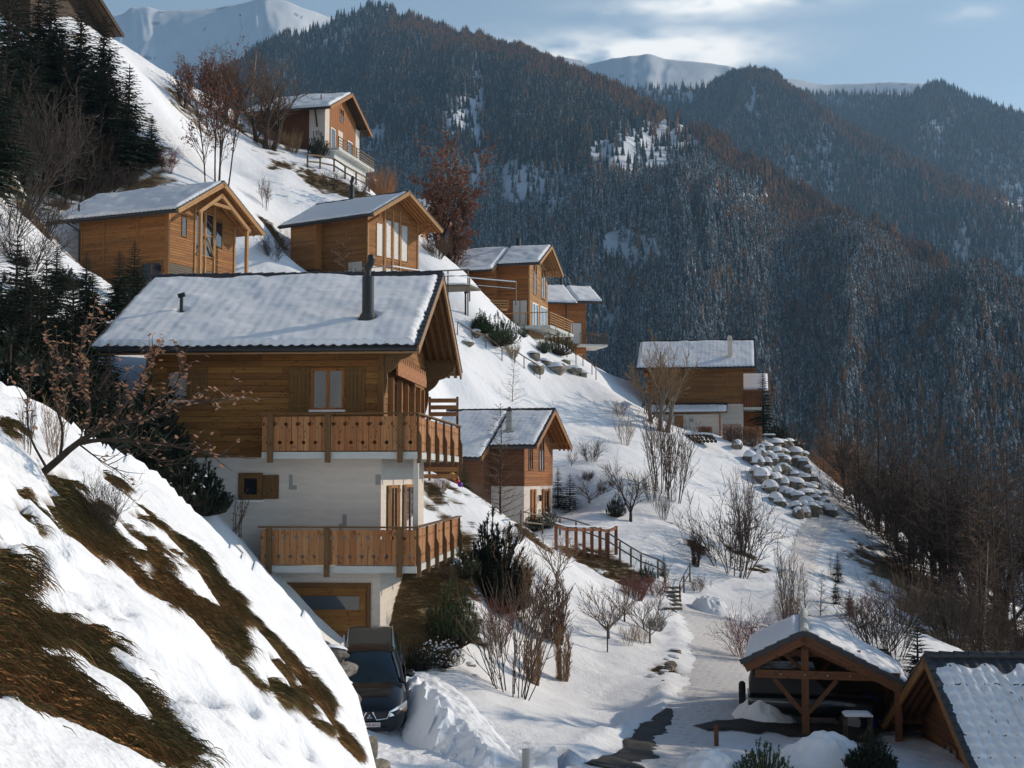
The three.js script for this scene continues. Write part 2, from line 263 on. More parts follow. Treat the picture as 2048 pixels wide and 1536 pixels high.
// lane: centre line on the ground with its half width
const laneLine = [[1215, 1600, 1.15], [1300, 1536, 1.15], [1372, 1470, 1.1], [1425, 1400, 1.1], [1447, 1340, 1.15], [1440, 1290, 1.2], [1425, 1250, 1.4], [1405, 1225, 1.5]];
function outer(x, w) {                                     // far flanks and the valley floor
  let y = -26 - 0.28 * max(0, x - 40);
  y += 0.62 * max(0, -30 - x) + (x < -30 ? 40 : lerp(40, 0, clamp((x + 30) / 60)));
  y = lerp(y, -95, smooth(140, 330, w + 0.4 * x)); return max(-95, min(90, y));
}
function baseHeight(x, w) {
  let h = hill(clamp(x, -62, 62), clamp(w, 14, 155));
  if (inBank(x, w)) {
    const c = crestAt(x) + 0.35 * noise(x * 1.3, 3.7), b = bank(max(x, -14), max(w, 0)), over = w - c;
    const foot = x - (-3.28 + (28.5 - w) * 0.14), steep = foot > 0 ? 2.2 * foot * smooth(16, 20, w) : 0;
    h = softMax(-steep + (over > 0 ? b - 1.5 * over - 0.5 * over * over : b - 0.25 * exp(-over * over * 1.5)), h, 0.3);
  }
  const out = max(smooth(40, 62, abs(x)), smooth(135, 158, w));
  if (out > 0) h = lerp(h, outer(x, w), out);
  return h;
}
let laneWorld = null;
function laneDist(x, w) { let best = 1e9; if (!laneWorld || w > 75 || w < 26 || x < -2 || x > 16) return best; for (let i = 1; i < laneWorld.length; i++) { const a = laneWorld[i - 1], b = laneWorld[i], dx = b[0] - a[0], dw = b[1] - a[1], t = clamp(((x - a[0]) * dx + (w - a[1]) * dw) / (dx * dx + dw * dw)), d = hypot(x - a[0] - dx * t, w - a[1] - dw * t) - lerp(a[2], b[2], t); if (d < best) best = d; } return best; }
function height(x, w) {
  let h = baseHeight(x, w);
  const k = smooth(-0.1, 0.9, laneDist(x, w)), far = smooth(20, 60, w);
  h += k * ((0.16 + 0.16 * far) * fbm(x * 0.32, w * 0.32, 3) + 0.10 * fbm(x * 1.3 + 5, w * 1.3, 3) + 0.05 * far * fbm(x * 2.9, w * 2.9, 2)) + 0.02 * fbm(x * 4, w * 4, 2);
  if (k < 1) h += 0;
  h += 0.22 * exp(-pow((laneDist(x, w) - 0.45) / 0.35, 2)) * (0.6 + 0.8 * noise(x * 1.7, w * 1.7)) * (w < 46 && x > 4.2 + (w - 32) * 0.12 ? 0.1 : 1);   // ploughed edge of the lane
  return h;
}
function meet(px, py, from = 3, to = 160) {                // where a sight line meets the ground
  const [a, b] = sight(px, py); let w = from, prev = from;
  for (; w < to; w += max(0.12, w * 0.006)) { if (b * w < height(a * w, w)) { let lo = prev, hi = w; for (let i = 0; i < 12; i++) { const m = (lo + hi) / 2; if (b * m < height(a * m, m)) hi = m; else lo = m; } return { x: a * hi, y: height(a * hi, hi), w: hi }; } prev = w; }
  return null;
}
laneWorld = null;
laneWorld = laneLine.map(([px, py, hw]) => { const g = meet(px, py, 26) || { x: 0, w: 40 }; return [g.x, g.w, hw]; });
// dry turf showing through the snow of the near bank: outlines seen from the camera's place, laid on the slope
const z7 = l => l.map(([x, y]) => [x / 3.2, 1056 + y / 3.2]), z6 = l => l.map(([x, y]) => [x / 3.2, 700 + y / 3.2]);
const turf = [
  z7([[-300, 380], [0, 450], [200, 520], [330, 580], [500, 620], [600, 760], [740, 900], [900, 1020], [1000, 1150], [1150, 1300], [1280, 1600], [960, 1600], [820, 1490], [700, 1400], [500, 1330], [330, 1270], [200, 1260], [150, 1100], [90, 1080], [0, 1160], [-300, 1300]]),
  z7([[400, 0], [640, -10], [760, 100], [880, 190], [960, 200], [1080, 320], [1200, 450], [1280, 480], [1350, 600], [1420, 620], [1500, 780], [1420, 830], [1350, 760], [1280, 740], [1180, 640], [1080, 570], [1000, 540], [940, 460], [870, 330], [760, 240], [680, 180], [600, 200], [560, 140], [480, 80]]),
  z7([[860, -30], [960, 20], [1130, 90], [1220, 140], [1290, 230], [1380, 340], [1480, 430], [1560, 520], [1640, 620], [1700, 700], [1790, 820], [1900, 920], [2000, 1020], [2060, 1100], [2060, 1210], [1960, 1130], [1880, 1060], [1880, 960], [1800, 900], [1740, 830], [1650, 720], [1600, 640], [1500, 600], [1430, 620], [1380, 520], [1330, 420], [1250, 300], [1120, 180], [1000, 90], [900, 60]]),
  z7([[1230, 420], [1330, 480], [1420, 560], [1450, 640], [1500, 780], [1400, 720], [1300, 600]]),
  z7([[1400, 800], [1480, 860], [1600, 930], [1680, 1010], [1800, 1060], [1900, 1180], [1850, 1170], [1740, 1090], [1620, 1010], [1480, 900]]),
  z7([[0, 100], [40, 170], [30, 240], [110, 320], [90, 390], [0, 400], [-200, 300]]),
  z7([[1960, 1240], [2060, 1300], [2040, 1330], [1950, 1260]]),
  z6([[300, 800], [420, 830], [520, 930], [600, 1000], [640, 1080], [660, 1200], [760, 1260], [880, 1330], [960, 1420], [1100, 1500], [1200, 1560], [900, 1560], [760, 1420], [640, 1330], [560, 1290], [420, 1180], [330, 1060], [270, 940]]),
  z6([[600, 750], [640, 800], [740, 880], [800, 940], [900, 1010], [1010, 1110], [930, 1070], [840, 1000], [760, 920], [660, 860]]),
  z6([[830, 1050], [900, 1090], [960, 1140], [1010, 1200], [1120, 1220], [1220, 1270], [1300, 1370], [1370, 1470], [1440, 1560], [1330, 1560], [1200, 1400], [1100, 1320], [1000, 1260], [930, 1200], [850, 1110]]),
  z6([[730, 1110], [800, 1140], [880, 1210], [960, 1290], [1040, 1370], [1100, 1440], [1020, 1400], [900, 1290], [800, 1210]]),
  z6([[60, 870], [110, 930], [180, 1010], [230, 1080], [180, 1110], [100, 1040], [80, 960]]),
  z6([[-60, 420], [0, 430], [40, 490], [70, 540], [0, 545], [-60, 540]]),
  z6([[-60, 1240], [10, 1260], [40, 1340], [20, 1380], [70, 1420], [110, 1500], [60, 1550], [-60, 1550]]),
  [[640, 1440], [665, 1455], [700, 1500], [720, 1520], [690, 1505], [655, 1470]],
];
const turfBox = turf.map(p => [min(...p.map(q => q[0])) - 8, max(...p.map(q => q[0])) + 8, min(...p.map(q => q[1])) - 8, max(...p.map(q => q[1])) + 8]);
function inside(poly, x, y) { let c = false; for (let i = 0, j = poly.length - 1; i < poly.length; j = i++) { const [xi, yi] = poly[i], [xj, yj] = poly[j]; if ((yi > y) !== (yj > y) && x < (xj - xi) * (y - yi) / (yj - yi) + xi) c = !c; } return c; }
function turfAt(x, y, w) {                                 // 1 where the turf is bare of snow
  let [px, py] = toPhoto(x, y, w); const k = 110 / w;
  px += k * (1.6 * noise(x * 2.2, w * 2.2) + 0.9 * noise(x * 7, w * 7 + 9)); py += k * (1.6 * noise(x * 2.2 + 40, w * 2.2) + 0.9 * noise(x * 7 + 30, w * 7));
  for (let i = 0; i < turf.length; i++) { const b = turfBox[i]; if (px > b[0] && px < b[1] && py > b[2] && py < b[3] && inside(turf[i], px, py)) return noise(x * 3.1 + 7, w * 1.6) + 0.5 * noise(x * 9, w * 5) > 0.5 ? 0 : 1; }
  return 0;
}
// trodden and wind-scooped hollows in the snow
const hollows = [];
seed(21);
for (const [x, y, s] of [[180, 170, 1], [210, 200, 0.8], [130, 170, 0.8], [350, 150, 1], [440, 110, 0.9], [500, 190, 0.8], [400, 360, 1], [370, 420, 1.1], [590, 430, 1], [500, 500, 0.8], [670, 550, 1], [760, 555, 0.8], [850, 650, 1], [690, 670, 0.8], [1000, 780, 0.9], [1090, 830, 1.2], [1200, 860, 0.8], [1220, 940, 1.2], [1120, 1010, 0.9], [1070, 1110, 1], [1270, 1130, 1.1], [1410, 1020, 1.5], [1380, 1080, 1.2], [1520, 1090, 1.2], [1570, 1150, 1.2], [1340, 1220, 0.9], [1640, 1270, 1.1], [1660, 1110, 0.9], [1800, 1330, 1.0], [1940, 1450, 1], [1620, 1430, 0.9], [1750, 1390, 0.8], [640, 350, 0.8], [480, 260, 0.9], [760, 700, 0.7], [900, 800, 0.8], [980, 880, 0.8], [560, 300, 0.9], [1500, 1230, 0.8], [1860, 1230, 0.7]]) {
  const g = meet(x / 3.2, 1056 + y / 3.2, 3); if (g) hollows.push([g.x, g.w, 0.09 * s, 0.17 * s, 0.17 * s]);
}
for (let i = 0; i < 60; i++) hollows.push([rr(-9, -2), rr(6, 26), rr(0.04, 0.08), rr(0.1, 0.4), rr(0.02, 0.06)]);
function nearHeight(x, w) {
  const base = height(x, w), t = turfAt(x, base, w); let y = base;
  let th = 1; if (!t) { for (const [a, b] of [[0.06, 0], [-0.06, 0], [0, 0.09], [0, -0.09]]) if (turfAt(x + a, base, w + b)) th -= 0.22; }
  if (!t) { y += 0.10 * th + 0.05 * fbm(x * 2.4, w * 1.1, 3) + 0.025 * fbm(x * 7, w * 3, 2); for (const h of hollows) { const dx = (x - h[0]) / h[2], dw = (w - h[1]) / h[3]; if (abs(dx) < 2.2 && abs(dw) < 2.2) y -= h[4] * exp(-(dx * dx + dw * dw)); } }
  else y += 0.05 * noise(x * 5, w * 5);
  return [y, t];
}
const SNOW = [0.86, 0.88, 0.91];
{
  const { x0, x1, w0 } = BANK, nu = 330, nv = 620;
  const g = sheet(nu, nv, (a, b) => {
    const x = lerp(x0, x1, a), c = crestAt(x), w = b < 0.9 ? lerp(w0, c + 0.2, pow(b / 0.9, 1.5)) : lerp(c + 0.2, c + 4.2, (b - 0.9) / 0.1), [y, t] = nearHeight(x, w);
    const n = 0.5 + 0.5 * noise(x * 6, w * 6), col = t ? [0.085 + 0.05 * n, 0.055 + 0.03 * n, 0.025 + 0.014 * n] : SNOW;
    return [x, y, -w, x / 1.6, w / 1.6, ...col];
  });
  setting('snowy_bank', g, M.ground);
}
// bare earth, scree and leaf litter on the wider hillside: [photo x, y, radius across in metres, radius along, strength]
const earthSpots = [[822, 1200, 1.3, 2.2, 1], [815, 1290, 1.4, 2.0, 1], [850, 1170, 1.6, 2.0, 1], [900, 1150, 1.0, 1.6, 0.9], [650, 365, 3.2, 3.0, 0.9], [700, 385, 3.0, 2.6, 0.95], [560, 330, 1.6, 3, 0.6], [520, 290, 2, 3, 0.6], [1190, 1120, 1.9, 2.6, 0.9], [1240, 1150, 1.6, 2.2, 0.85], [1330, 1350, 0.7, 1.0, 0.8], [60, 430, 3, 4, 0.8], [130, 420, 2, 3, 0.7], [30, 380, 4, 5, 0.7], [180, 350, 3, 4, 0.75], [250, 350, 2, 3, 0.8], [290, 360, 2, 3, 0.6], [100, 250, 5, 6, 0.75], [200, 240, 3, 5, 0.6], [380, 225, 3, 4, 0.7], [450, 240, 3, 3, 0.6], [890, 990, 1.6, 2, 0.6], [930, 1100, 1.5, 2, 0.8], [1800, 1150, 4, 6, 0.75], [1870, 1220, 4, 6, 0.8], [1950, 1250, 6, 8, 0.85], [1780, 1080, 3, 5, 0.7], [2000, 1330, 6, 6, 0.8], [1500, 1130, 1.4, 1.4, 0.5], [1390, 1090, 0.7, 1.0, 0.8], [870, 570, 2, 2, 0.4], [540, 460, 1.2, 1.0, 0.8], [1470, 1105, 1.0, 1.0, 0.5], [1060, 1080, 1.0, 1.4, 0.7], [1100, 1010, 1.2, 1.4, 0.3]]
  .map(([px, py, a, b, s]) => { const g = meet(px, py, 34); return g && [g.x, g.w, a, b, s]; }).filter(Boolean);
function earthAt(x, w) {
  let e = 0; for (const [ex, ew, a, b, s] of earthSpots) { const dx = (x - ex) / a, dw = (w - ew) / b, q = dx * dx + dw * dw; if (q < 3) e = max(e, s * exp(-q * 0.8)); }
  return e > 0.12 && e + 0.42 * fbm(x * 0.9, w * 0.9, 3) + 0.2 * noise(x * 4, w * 4) > 0.52 ? 1 : 0;
}
function groundSheet(x0, x1, w0, w1, nu, nv, drop, hole) {
  return sheet(nu, nv, (a, b) => {
    const x = lerp(x0, x1, a), w = lerp(w0, w1, b); let y = height(x, w); const e = drop ? 0 : earthAt(x, w);
    if (drop && hole(x, w)) y -= drop; else if (!e) y += 0.10;
    const n = 0.5 + 0.5 * noise(x * 2.3, w * 2.3), wild = x > 36 ? 0.55 : 0;
    const c = e ? [0.15 + 0.12 * n, 0.112 + 0.09 * n, 0.068 + 0.055 * n] : wild && n > wild ? [0.12, 0.10, 0.08] : SNOW;
    return [x, y - (!drop && x > BANK.x0 && x < BANK.x1 && w < crestAt(x) + 3.4 ? 0.5 : 0), -w, x / 2.4, w / 2.4, ...c];
  });
}
setting('snowy_hillside', groundSheet(-44, 44, 17, 146, 270, 400, 0), M.ground);
setting('valley_ground', groundSheet(-420, 520, -60, 760, 150, 140, 3, (x, w) => abs(x) < 47 && w > 0 && w < 149), M.ground);
// lane of packed snow, with wheel-polished asphalt where the plough has cut through
function ribbon(line, lift, nAcross, seg = 0.35) {
  const c = new THREE.CatmullRomCurve3(line.map(([x, w]) => new THREE.Vector3(x, 0, -w))), n = Math.ceil(c.getLength() / seg), wd = new THREE.CatmullRomCurve3(line.map((p, i) => new THREE.Vector3(i, p[2], p[3] ?? p[2])));
  return sheet(nAcross, n, (a, b) => { const p = c.getPointAt(b), t = c.getTangentAt(b), q = wd.getPoint(b), e = (a - 0.5) * 2, wob = 1 + (lift > 0.05 ? 0.45 : 0.18) * (noise(b * n * 0.35, a > 0.5 ? 3 : 8) + 0.6 * noise(b * n * 1.1, a > 0.5 ? 13 : 28)), s = (e < 0 ? q.y : q.z) * e * wob, x = p.x - t.z * s, w = -(p.z + t.x * s); return [x, height(x, w) + 0.10 + lift - 0.05 * pow(abs(e), 6), -w, x / 1.1, w / 1.1]; }, true);
}
M.packed = std({ color: rgb(0.80, 0.80, 0.81), map: canvasTex(256, 256, (u, v) => { const n = tileN(u, v, 12, 12, 4), g = 0.94 + 0.07 * n - (n < -0.36 ? 0.10 : 0); return [g, g * 0.99, g * 0.98]; }, true), bumpMap: snowBump, bumpScale: 0.03, roughness: 0.8 });
setting('lane', ribbon(laneWorld, 0.035, 12), M.packed);
const onGround = l => l.map(([px, py, a, b]) => { const g = meet(px, py, 26); return [g.x, g.w, a, b]; });
setting('path', ribbon([[1500, 1262, 0.5], [1565, 1225, 0.8], [1600, 1150, 0.9], [1616, 1085, 0.9], [1645, 1040, 1.0], [1690, 1006, 1.0]].map(([px, py, a]) => { const g = meet(px, py, 45); return [g.x, g.w, a]; }), 0.03, 8), M.packed);
setting('lane_asphalt', ribbon(onGround([[1205, 1548, 0.32, 0.62], [1262, 1510, 0.30, 0.52], [1300, 1470, 0.24, 0.36], [1338, 1428, 0.16, 0.14]]), 0.075, 8, 0.2), M.asphalt);
setting('carport_forecourt', ribbon(onGround([[1405, 1468, 0.35, 0.25], [1470, 1462, 0.7, 0.6], [1540, 1465, 1.3, 1.0], [1640, 1470, 1.6, 1.6], [1760, 1478, 1.6, 1.8]]), 0.08, 10, 0.25), M.asphalt);
// ---------------------------------------------------------------- wooded mountains across the valley and the snow peaks behind
function resample(list) { const pts = list.map(p => at(...p)), c = new THREE.CatmullRomCurve3(pts, false, 'centripetal'); return c; }
function mountain(name, base, ridge, o) {
  const cb = resample(base), cr = resample(ridge), a = new THREE.Vector3(), b = new THREE.Vector3();
  const surf = (s, t) => {
    cb.getPoint(s, a); cr.getPoint(s, b);
    const back = t > 1, k = min(t, 1), bell = sin(PI * min(k * 0.96, 1)), L = cr.getLength?.() ?? 1000;
    let x = lerp(a.x, b.x, k), z = lerp(a.z, b.z, k), y = lerp(a.y, b.y, pow(k, o.curve ?? 1));
    const f = o.freq, n = fbm(x / f, z / f, 5), g = fbm(s * o.gully + 0.35 * n, t * 1.1 + o.seed, 4);
    const amp = o.amp * (0.25 + 0.75 * bell) * (back ? max(0, 1 - (t - 1) * 3) : 1);
    y += amp * (n * 0.8 + (0.35 - abs(g)) * 0.9) * (k > 0.97 ? 0.35 + 0.65 * (1 - k) / 0.03 : 1); y += o.rough * noise(s * (o.rf ?? 120), o.seed) * smooth(0.9, 1, k);
    if (back) { y -= (t - 1) * o.fall; z -= (t - 1) * o.fall * 1.1; x += (t - 1) * o.fall * 0.2; }
    return [x, y, z];
  };
  const g = sheet(o.nu ?? 220, o.nv ?? 130, (i, j) => { const t = j * 1.25, p = surf(i, t); const c = o.color ? o.color(...p, i, t) : [0.80, 0.83, 0.87]; return [...p, p[0] / 60, p[2] / 60, ...c]; });
  setting(name, g, M.mountainSnow);
  return surf;
}
M.mountainSnow = std({ vertexColors: true, roughness: 0.95 });
function farConifer(layers, points, rad, snow, green, shoot) {
  const s = S3().colored(); const q = (c) => { s.col = c; };
  for (let l = 0; l < layers; l++) {
    const f = l / layers, y0 = 0.06 + 0.94 * f, r = rad * pow(1 - f, 0.85) * (0.9 + 0.25 * rnd()) + 0.01, dy = 0.16 * (1 - f) + 0.05;
    for (let k = 0; k < points; k++) {
      const an = (k + 0.5 * (l % 2) + rr(-0.25, 0.25)) / points * 2 * PI, da = PI / points * rr(0.8, 1.25), R = r * rr(0.7, 1.15), top = [0, min(1, y0 + dy * 1.25), 0];
      const A = [cos(an - da) * R * 0.62, y0 + rr(-0.01, 0.02), sin(an - da) * R * 0.62], T = [cos(an) * R, y0 - dy * rr(0.1, 0.5), sin(an) * R], B = [cos(an + da) * R * 0.62, y0 + rr(-0.01, 0.02), sin(an + da) * R * 0.62];
      const v = rr(0.7, 1.3); const dust = () => { const f = snow > 0.06 ? pow(rnd(), 1.7) * 0.9 : rnd() < snow ? 0.6 : 0; return [0.72, 0.76, 0.80].map((c, j) => lerp(green[j] * v, c, f)); }; q(dust()); s.tri(top, B, T); q(dust()); s.tri(top, T, A);
    }
  }
  q(shoot); s.tube([[0, 0, 0], [0, 0.5, 0]], [0.012, 0.006], 3); s.tri([-0.012, 0.92, 0], [0.012, 0.92, 0], [0, 1.05, 0]);
  return s.build();
}
seed(5);
const GREEN = [0.026, 0.046, 0.042], LARCH = [0.32, 0.15, 0.055];
const farKinds = {
  snowy: [0, 1, 2].map(() => farConifer(7, 6, 0.19, 0.12, GREEN, [0.05, 0.04, 0.03])),
  dark: [0, 1].map(() => farConifer(7, 6, 0.17, 0.05, GREEN, [0.05, 0.04, 0.03])),
  larch: [0, 1].map(() => farConifer(8, 6, 0.165, 0.0, LARCH, [0.06, 0.045, 0.035])),
};
function forest(name, label, geo, mats) {
  if (!mats.length) return; const im = new THREE.InstancedMesh(geo, M.farTree, mats.length); mats.forEach((m, i) => im.setMatrixAt(i, m)); im.name = numbered(name); im.castShadow = im.receiveShadow = true; im.userData = { kind: 'stuff', label, category: 'forest' }; scene.add(im);
}
function plant(surf, count, o) {
  const out = { snowy: [[], [], []], dark: [[], []], larch: [[], []] }, m = new THREE.Matrix4(), q = new THREE.Quaternion(), up = new THREE.Vector3(0, 1, 0), sc = new THREE.Vector3(), ps = new THREE.Vector3();
  for (let i = 0; i < count; i++) {
    const s = rnd(), t = o.t0 + (o.t1 - o.t0) * pow(rnd(), o.bias ?? 1), [x, y, z] = surf(s, t), [px, py] = toPhoto(x, y, -z);
    if (px < -60 || px > 2110 || py > 1250 || py < -40) { if (rnd() < 0.6) continue; }
    const wob = 12 * noise(x * 0.02, z * 0.02) + 9 * noise(x * 0.06, z * 0.06); let open = 0;
    for (const [cx, cy, rx, ry, rot, dens] of o.clear) { const dx = px + wob - cx, dy = py + wob * 0.6 - cy, c = cos(rot), sn = sin(rot), u = (dx * c + dy * sn) / (rx + 4), v = (-dx * sn + dy * c - 10) / (ry + 22); if (u * u + v * v < 1) open = max(open, dens ?? 0.93); }
    if (rnd() < open) continue;
    if (o.thin && rnd() < o.thin(px, py, t, x, z)) continue;
    const k = o.kind(px, py, t, x, z), L = out[k], h = rr(0.65, 1.25) * (k === 'larch' ? o.h * 0.95 : o.h);
    q.setFromAxisAngle(up, rnd() * 6.28); ps.set(x, y - 0.4, z); sc.set(h * rr(0.9, 1.15), h, h * rr(0.9, 1.15)); m.compose(ps, q, sc); L[floor(rnd() * L.length)].push(m.clone());
  }
  for (const k in out) out[k].forEach((l, i) => forest({ snowy: 'snow_dusted_spruce_wood', dark: 'dark_spruce_wood', larch: 'larch_wood' }[k], { snowy: 'snow dusted spruces', dark: 'dark green spruces', larch: 'rusty brown winter larches' }[k] + ' ' + o.where, farKinds[k][i], l));
}
// nearest wooded mountain, its ridge running down to the right
const ridgeA = [[-250, 330, 1700], [120, 270, 1900], [380, 190, 2100], [560, 88, 2300], [650, 48, 2400], [720, 18, 2450], [760, 14, 2450], [800, 32, 2400], [880, 58, 2350], [960, 80, 2250], [1020, 106, 2200], [1090, 132, 2100], [1160, 158, 2050], [1250, 200, 1950], [1330, 238, 1880], [1400, 268, 1800], [1480, 312, 1720], [1560, 358, 1640], [1640, 402, 1560], [1720, 448, 1480], [1810, 496, 1400], [1920, 560, 1300], [2060, 622, 1200], [2400, 760, 1000]];
const baseA = [[-900, 1180, 900], [-400, 1180, 880], [-150, 1190, 860], [0, 1200, 840], [150, 1200, 820], [300, 1200, 800], [420, 1210, 780], [540, 1210, 770], [640, 1220, 760], [740, 1220, 750], [830, 1230, 740], [920, 1240, 720], [1000, 1240, 700], [1090, 1260, 680], [1170, 1270, 660], [1260, 1280, 640], [1350, 1300, 620], [1440, 1310, 610], [1540, 1320, 600], [1650, 1340, 580], [1780, 1350, 570], [1950, 1360, 560], [2200, 1380, 540], [2700, 1400, 500]];
const bare = (k) => (x, y, z) => { const n = fbm(x / 40, z / 40, 4), r = fbm(x / 120 + 9, y / 30, 4); return r + 0.5 * n > k ? [0.16, 0.15, 0.145] : [0.78, 0.81, 0.86]; };
const surfA = mountain('wooded_mountain', baseA, ridgeA, { curve: 1.02, freq: 520, gully: 9, amp: 95, rough: 7, seed: 3.1, fall: 500, color: bare(0.85) });
const ridgeB = [[700, 300, 4000], [900, 190, 3800], [1080, 178, 3600], [1180, 172, 3500], [1290, 180, 3400], [1400, 176, 3350], [1450, 166, 3300], [1495, 146, 3250], [1540, 156, 3200], [1600, 198, 3100], [1700, 262, 2900], [1800, 312, 2750], [1900, 362, 2600], [2060, 418, 2400], [2400, 540, 2100]];
const baseB = ridgeB.map(([px, py, w]) => [px - 260, py + 620, w - 1250]);
const surfB = mountain('far_wooded_mountain', baseB, ridgeB, { curve: 1, freq: 600, gully: 8, amp: 110, rough: 8, seed: 8.3, fall: 600, color: bare(0.8) });
const ridgeC = [[1350, 260, 4700], [1500, 190, 4600], [1640, 192, 4500], [1750, 186, 4300], [1830, 186, 4200], [1880, 172, 4100], [1950, 200, 4000], [2060, 240, 3800], [2400, 360, 3400]];
const baseC = ridgeC.map(([px, py, w]) => [px - 200, py + 480, w - 1300]);
const surfC = mountain('right_wooded_mountain', baseC, ridgeC, { curve: 1, freq: 700, gully: 7, amp: 110, rough: 9, seed: 15.7, fall: 700, color: bare(0.8) });
const ridgeD = [[-300, 60, 6400], [-60, 50, 6400], [150, 34, 6400], [240, 26, 6400], [285, 14, 6400], [330, 24, 6400], [420, 16, 6400], [500, 5, 6400], [535, -2, 6400], [600, 14, 6400], [660, 32, 6500], [760, 62, 6700], [900, 72, 7000], [980, 80, 7000], [1040, 96, 7000], [1110, 112, 7000], [1180, 124, 7000], [1235, 117, 6900], [1290, 109, 6900], [1350, 122, 6900], [1440, 132, 6900], [1490, 144, 6900], [1580, 160, 7000], [1700, 170, 7100], [1850, 168, 7100], [1960, 205, 7100], [2400, 300, 7000]];
const baseD = ridgeD.map(([px, py, w]) => [px, py + 420, w - 2100]);
mountain('snow_peaks', baseD, ridgeD, { curve: 1.25, freq: 420, gully: 16, amp: 110, rough: 10, rf: 60, seed: 22.1, fall: 900, nu: 420, nv: 120, color: bare(0.62) });
seed(77);
const clearA = [[1290, 300, 110, 40, -0.15, 0.96], [1320, 280, 70, 30, 0, 0.96], [955, 200, 8, 60, 0.08, 0.97], [957, 250, 12, 60, 0.05, 0.97], [955, 310, 12, 60, 0.05, 0.97], [930, 225, 24, 20, 0.2, 0.9], [915, 235, 20, 16, 0.3], [760, 275, 12, 22, 0.3], [1080, 370, 70, 36, 0.1, 0.88], [1030, 366, 36, 34, 0, 0.95], [1265, 498, 56, 22, 0.1, 0.95], [1505, 385, 50, 16, -0.4, 0.85], [1440, 395, 10, 40, 0.1, 0.7], [1215, 655, 26, 30, 0.2, 0.8], [700, 52, 90, 30, -0.25, 0.82], [640, 62, 60, 20, -0.2, 0.8], [1590, 555, 40, 18, 0, 0.7], [1690, 560, 16, 40, 0, 0.6], [1860, 690, 60, 18, 0.2, 0.8], [1990, 690, 60, 14, 0.2, 0.8], [1750, 660, 20, 50, 0, 0.5], [830, 290, 14, 30, 0.2, 0.6], [1160, 380, 22, 30, 0, 0.6], [990, 175, 20, 12, 0, 0.5], [1480, 540, 14, 30, 0.1, 0.5]];
plant(surfA, 150000, { t0: 0.10, t1: 1.005, bias: 0.85, h: 18, clear: clearA, where: 'on the near slope across the valley', thin: (px, py, t, x, z) => 0.12 + 0.35 * noise(x / 70, z / 300) + 0.25 * noise(x / 22, z / 90), kind: (px, py, t, x, z) => { const n = noise(x / 90, z / 90) + 0.4 * noise(x / 25, z / 25); if (t > 0.86 + 0.08 * n && px > 780) return rnd() < 0.72 ? 'larch' : 'dark'; if (rnd() < 0.10 + 0.13 * (n > 0.35) + (px > 1450 ? 0.16 : 0)) return 'larch'; return py > 330 + 60 * n && rnd() < 0.72 ? 'snowy' : rnd() < 0.12 ? 'snowy' : 'dark'; } });
plant(surfB, 70000, { t0: 0.25, t1: 1.0, bias: 0.75, h: 21, clear: [[1510, 215, 8, 40, 0], [1640, 270, 40, 14, -0.2, 0.6], [1610, 335, 50, 22, 0, 0.6], [1745, 350, 14, 40, 0, 0.7], [1660, 350, 10, 30, 0, 0.7], [1300, 172, 140, 12, 0, 0.75], [1935, 460, 20, 60, 0.1, 0.6], [2030, 420, 40, 30, 0, 0.6], [1250, 180, 80, 10, 0, 0.6]], where: 'on the middle mountain', thin: (px, py, t, x, z) => 0.25 + 0.3 * noise(x / 60, z / 200), kind: (px, py, t, x, z) => t > 0.9 + 0.05 * noise(x / 90, z / 90) && px > 1480 ? (rnd() < 0.65 ? 'larch' : 'dark') : rnd() < 0.15 ? 'larch' : rnd() < 0.22 ? 'snowy' : 'dark' });
plant(surfC, 40000, { t0: 0.35, t1: 1.0, bias: 0.7, h: 23, clear: [[1870, 270, 30, 20, 0.2, 0.7], [1920, 225, 20, 14, 0, 0.6], [1740, 185, 90, 10, 0, 0.6]], where: 'on the right-hand mountain', thin: (px, py, t, x, z) => 0.3 + 0.35 * noise(x / 50, z / 260), kind: (px, py, t) => rnd() < 0.2 ? 'larch' : rnd() < 0.15 ? 'snowy' : 'dark' });
scene.fog = new THREE.FogExp2(rgb(0.40, 0.68, 1.0), 0.00012);
// ---------------------------------------------------------------- chalets
// A chalet's own axes: x along the ridge towards its gable front, z out of its long side wall, origin at the corner between the two, y = 0 at its base.
// map() turns (across, up, out) on a wall into those axes.
const sideMap = (u, v, d) => [-u, v, d];                    // long wall, u runs back from the front corner
const gableMap = (u, v, d) => [d, v, -u];                   // gable front, u runs away from the corner
function plank(s, map, a0, a1, b0, b1, v0, v1, d0, d1) {     // board whose lower edge spans a0..a1 and upper edge b0..b1
  const ou = rnd() * 7, ov = rnd() * 5, P = [[a0, v0, d0], [a1, v0, d0], [b1, v1, d0], [b0, v1, d0], [a0, v0, d1], [a1, v0, d1], [b1, v1, d1], [b0, v1, d1]], W = P.map(p => map(...p)), t = p => [ou + p[0] / 2.4, ov + p[1] / 0.45];
  const f = (i, j, k, l) => { s.tri(W[i], W[j], W[k], t(P[i]), t(P[j]), t(P[k])); s.tri(W[i], W[k], W[l], t(P[i]), t(P[k]), t(P[l])); };
  if (map === sideMap) { f(5, 4, 7, 6); f(4, 0, 3, 7); f(1, 5, 6, 2); f(7, 3, 2, 6); f(0, 4, 5, 1); } else { f(4, 5, 6, 7); f(0, 4, 7, 3); f(5, 1, 2, 6); f(3, 7, 6, 2); f(4, 0, 1, 5); }
}
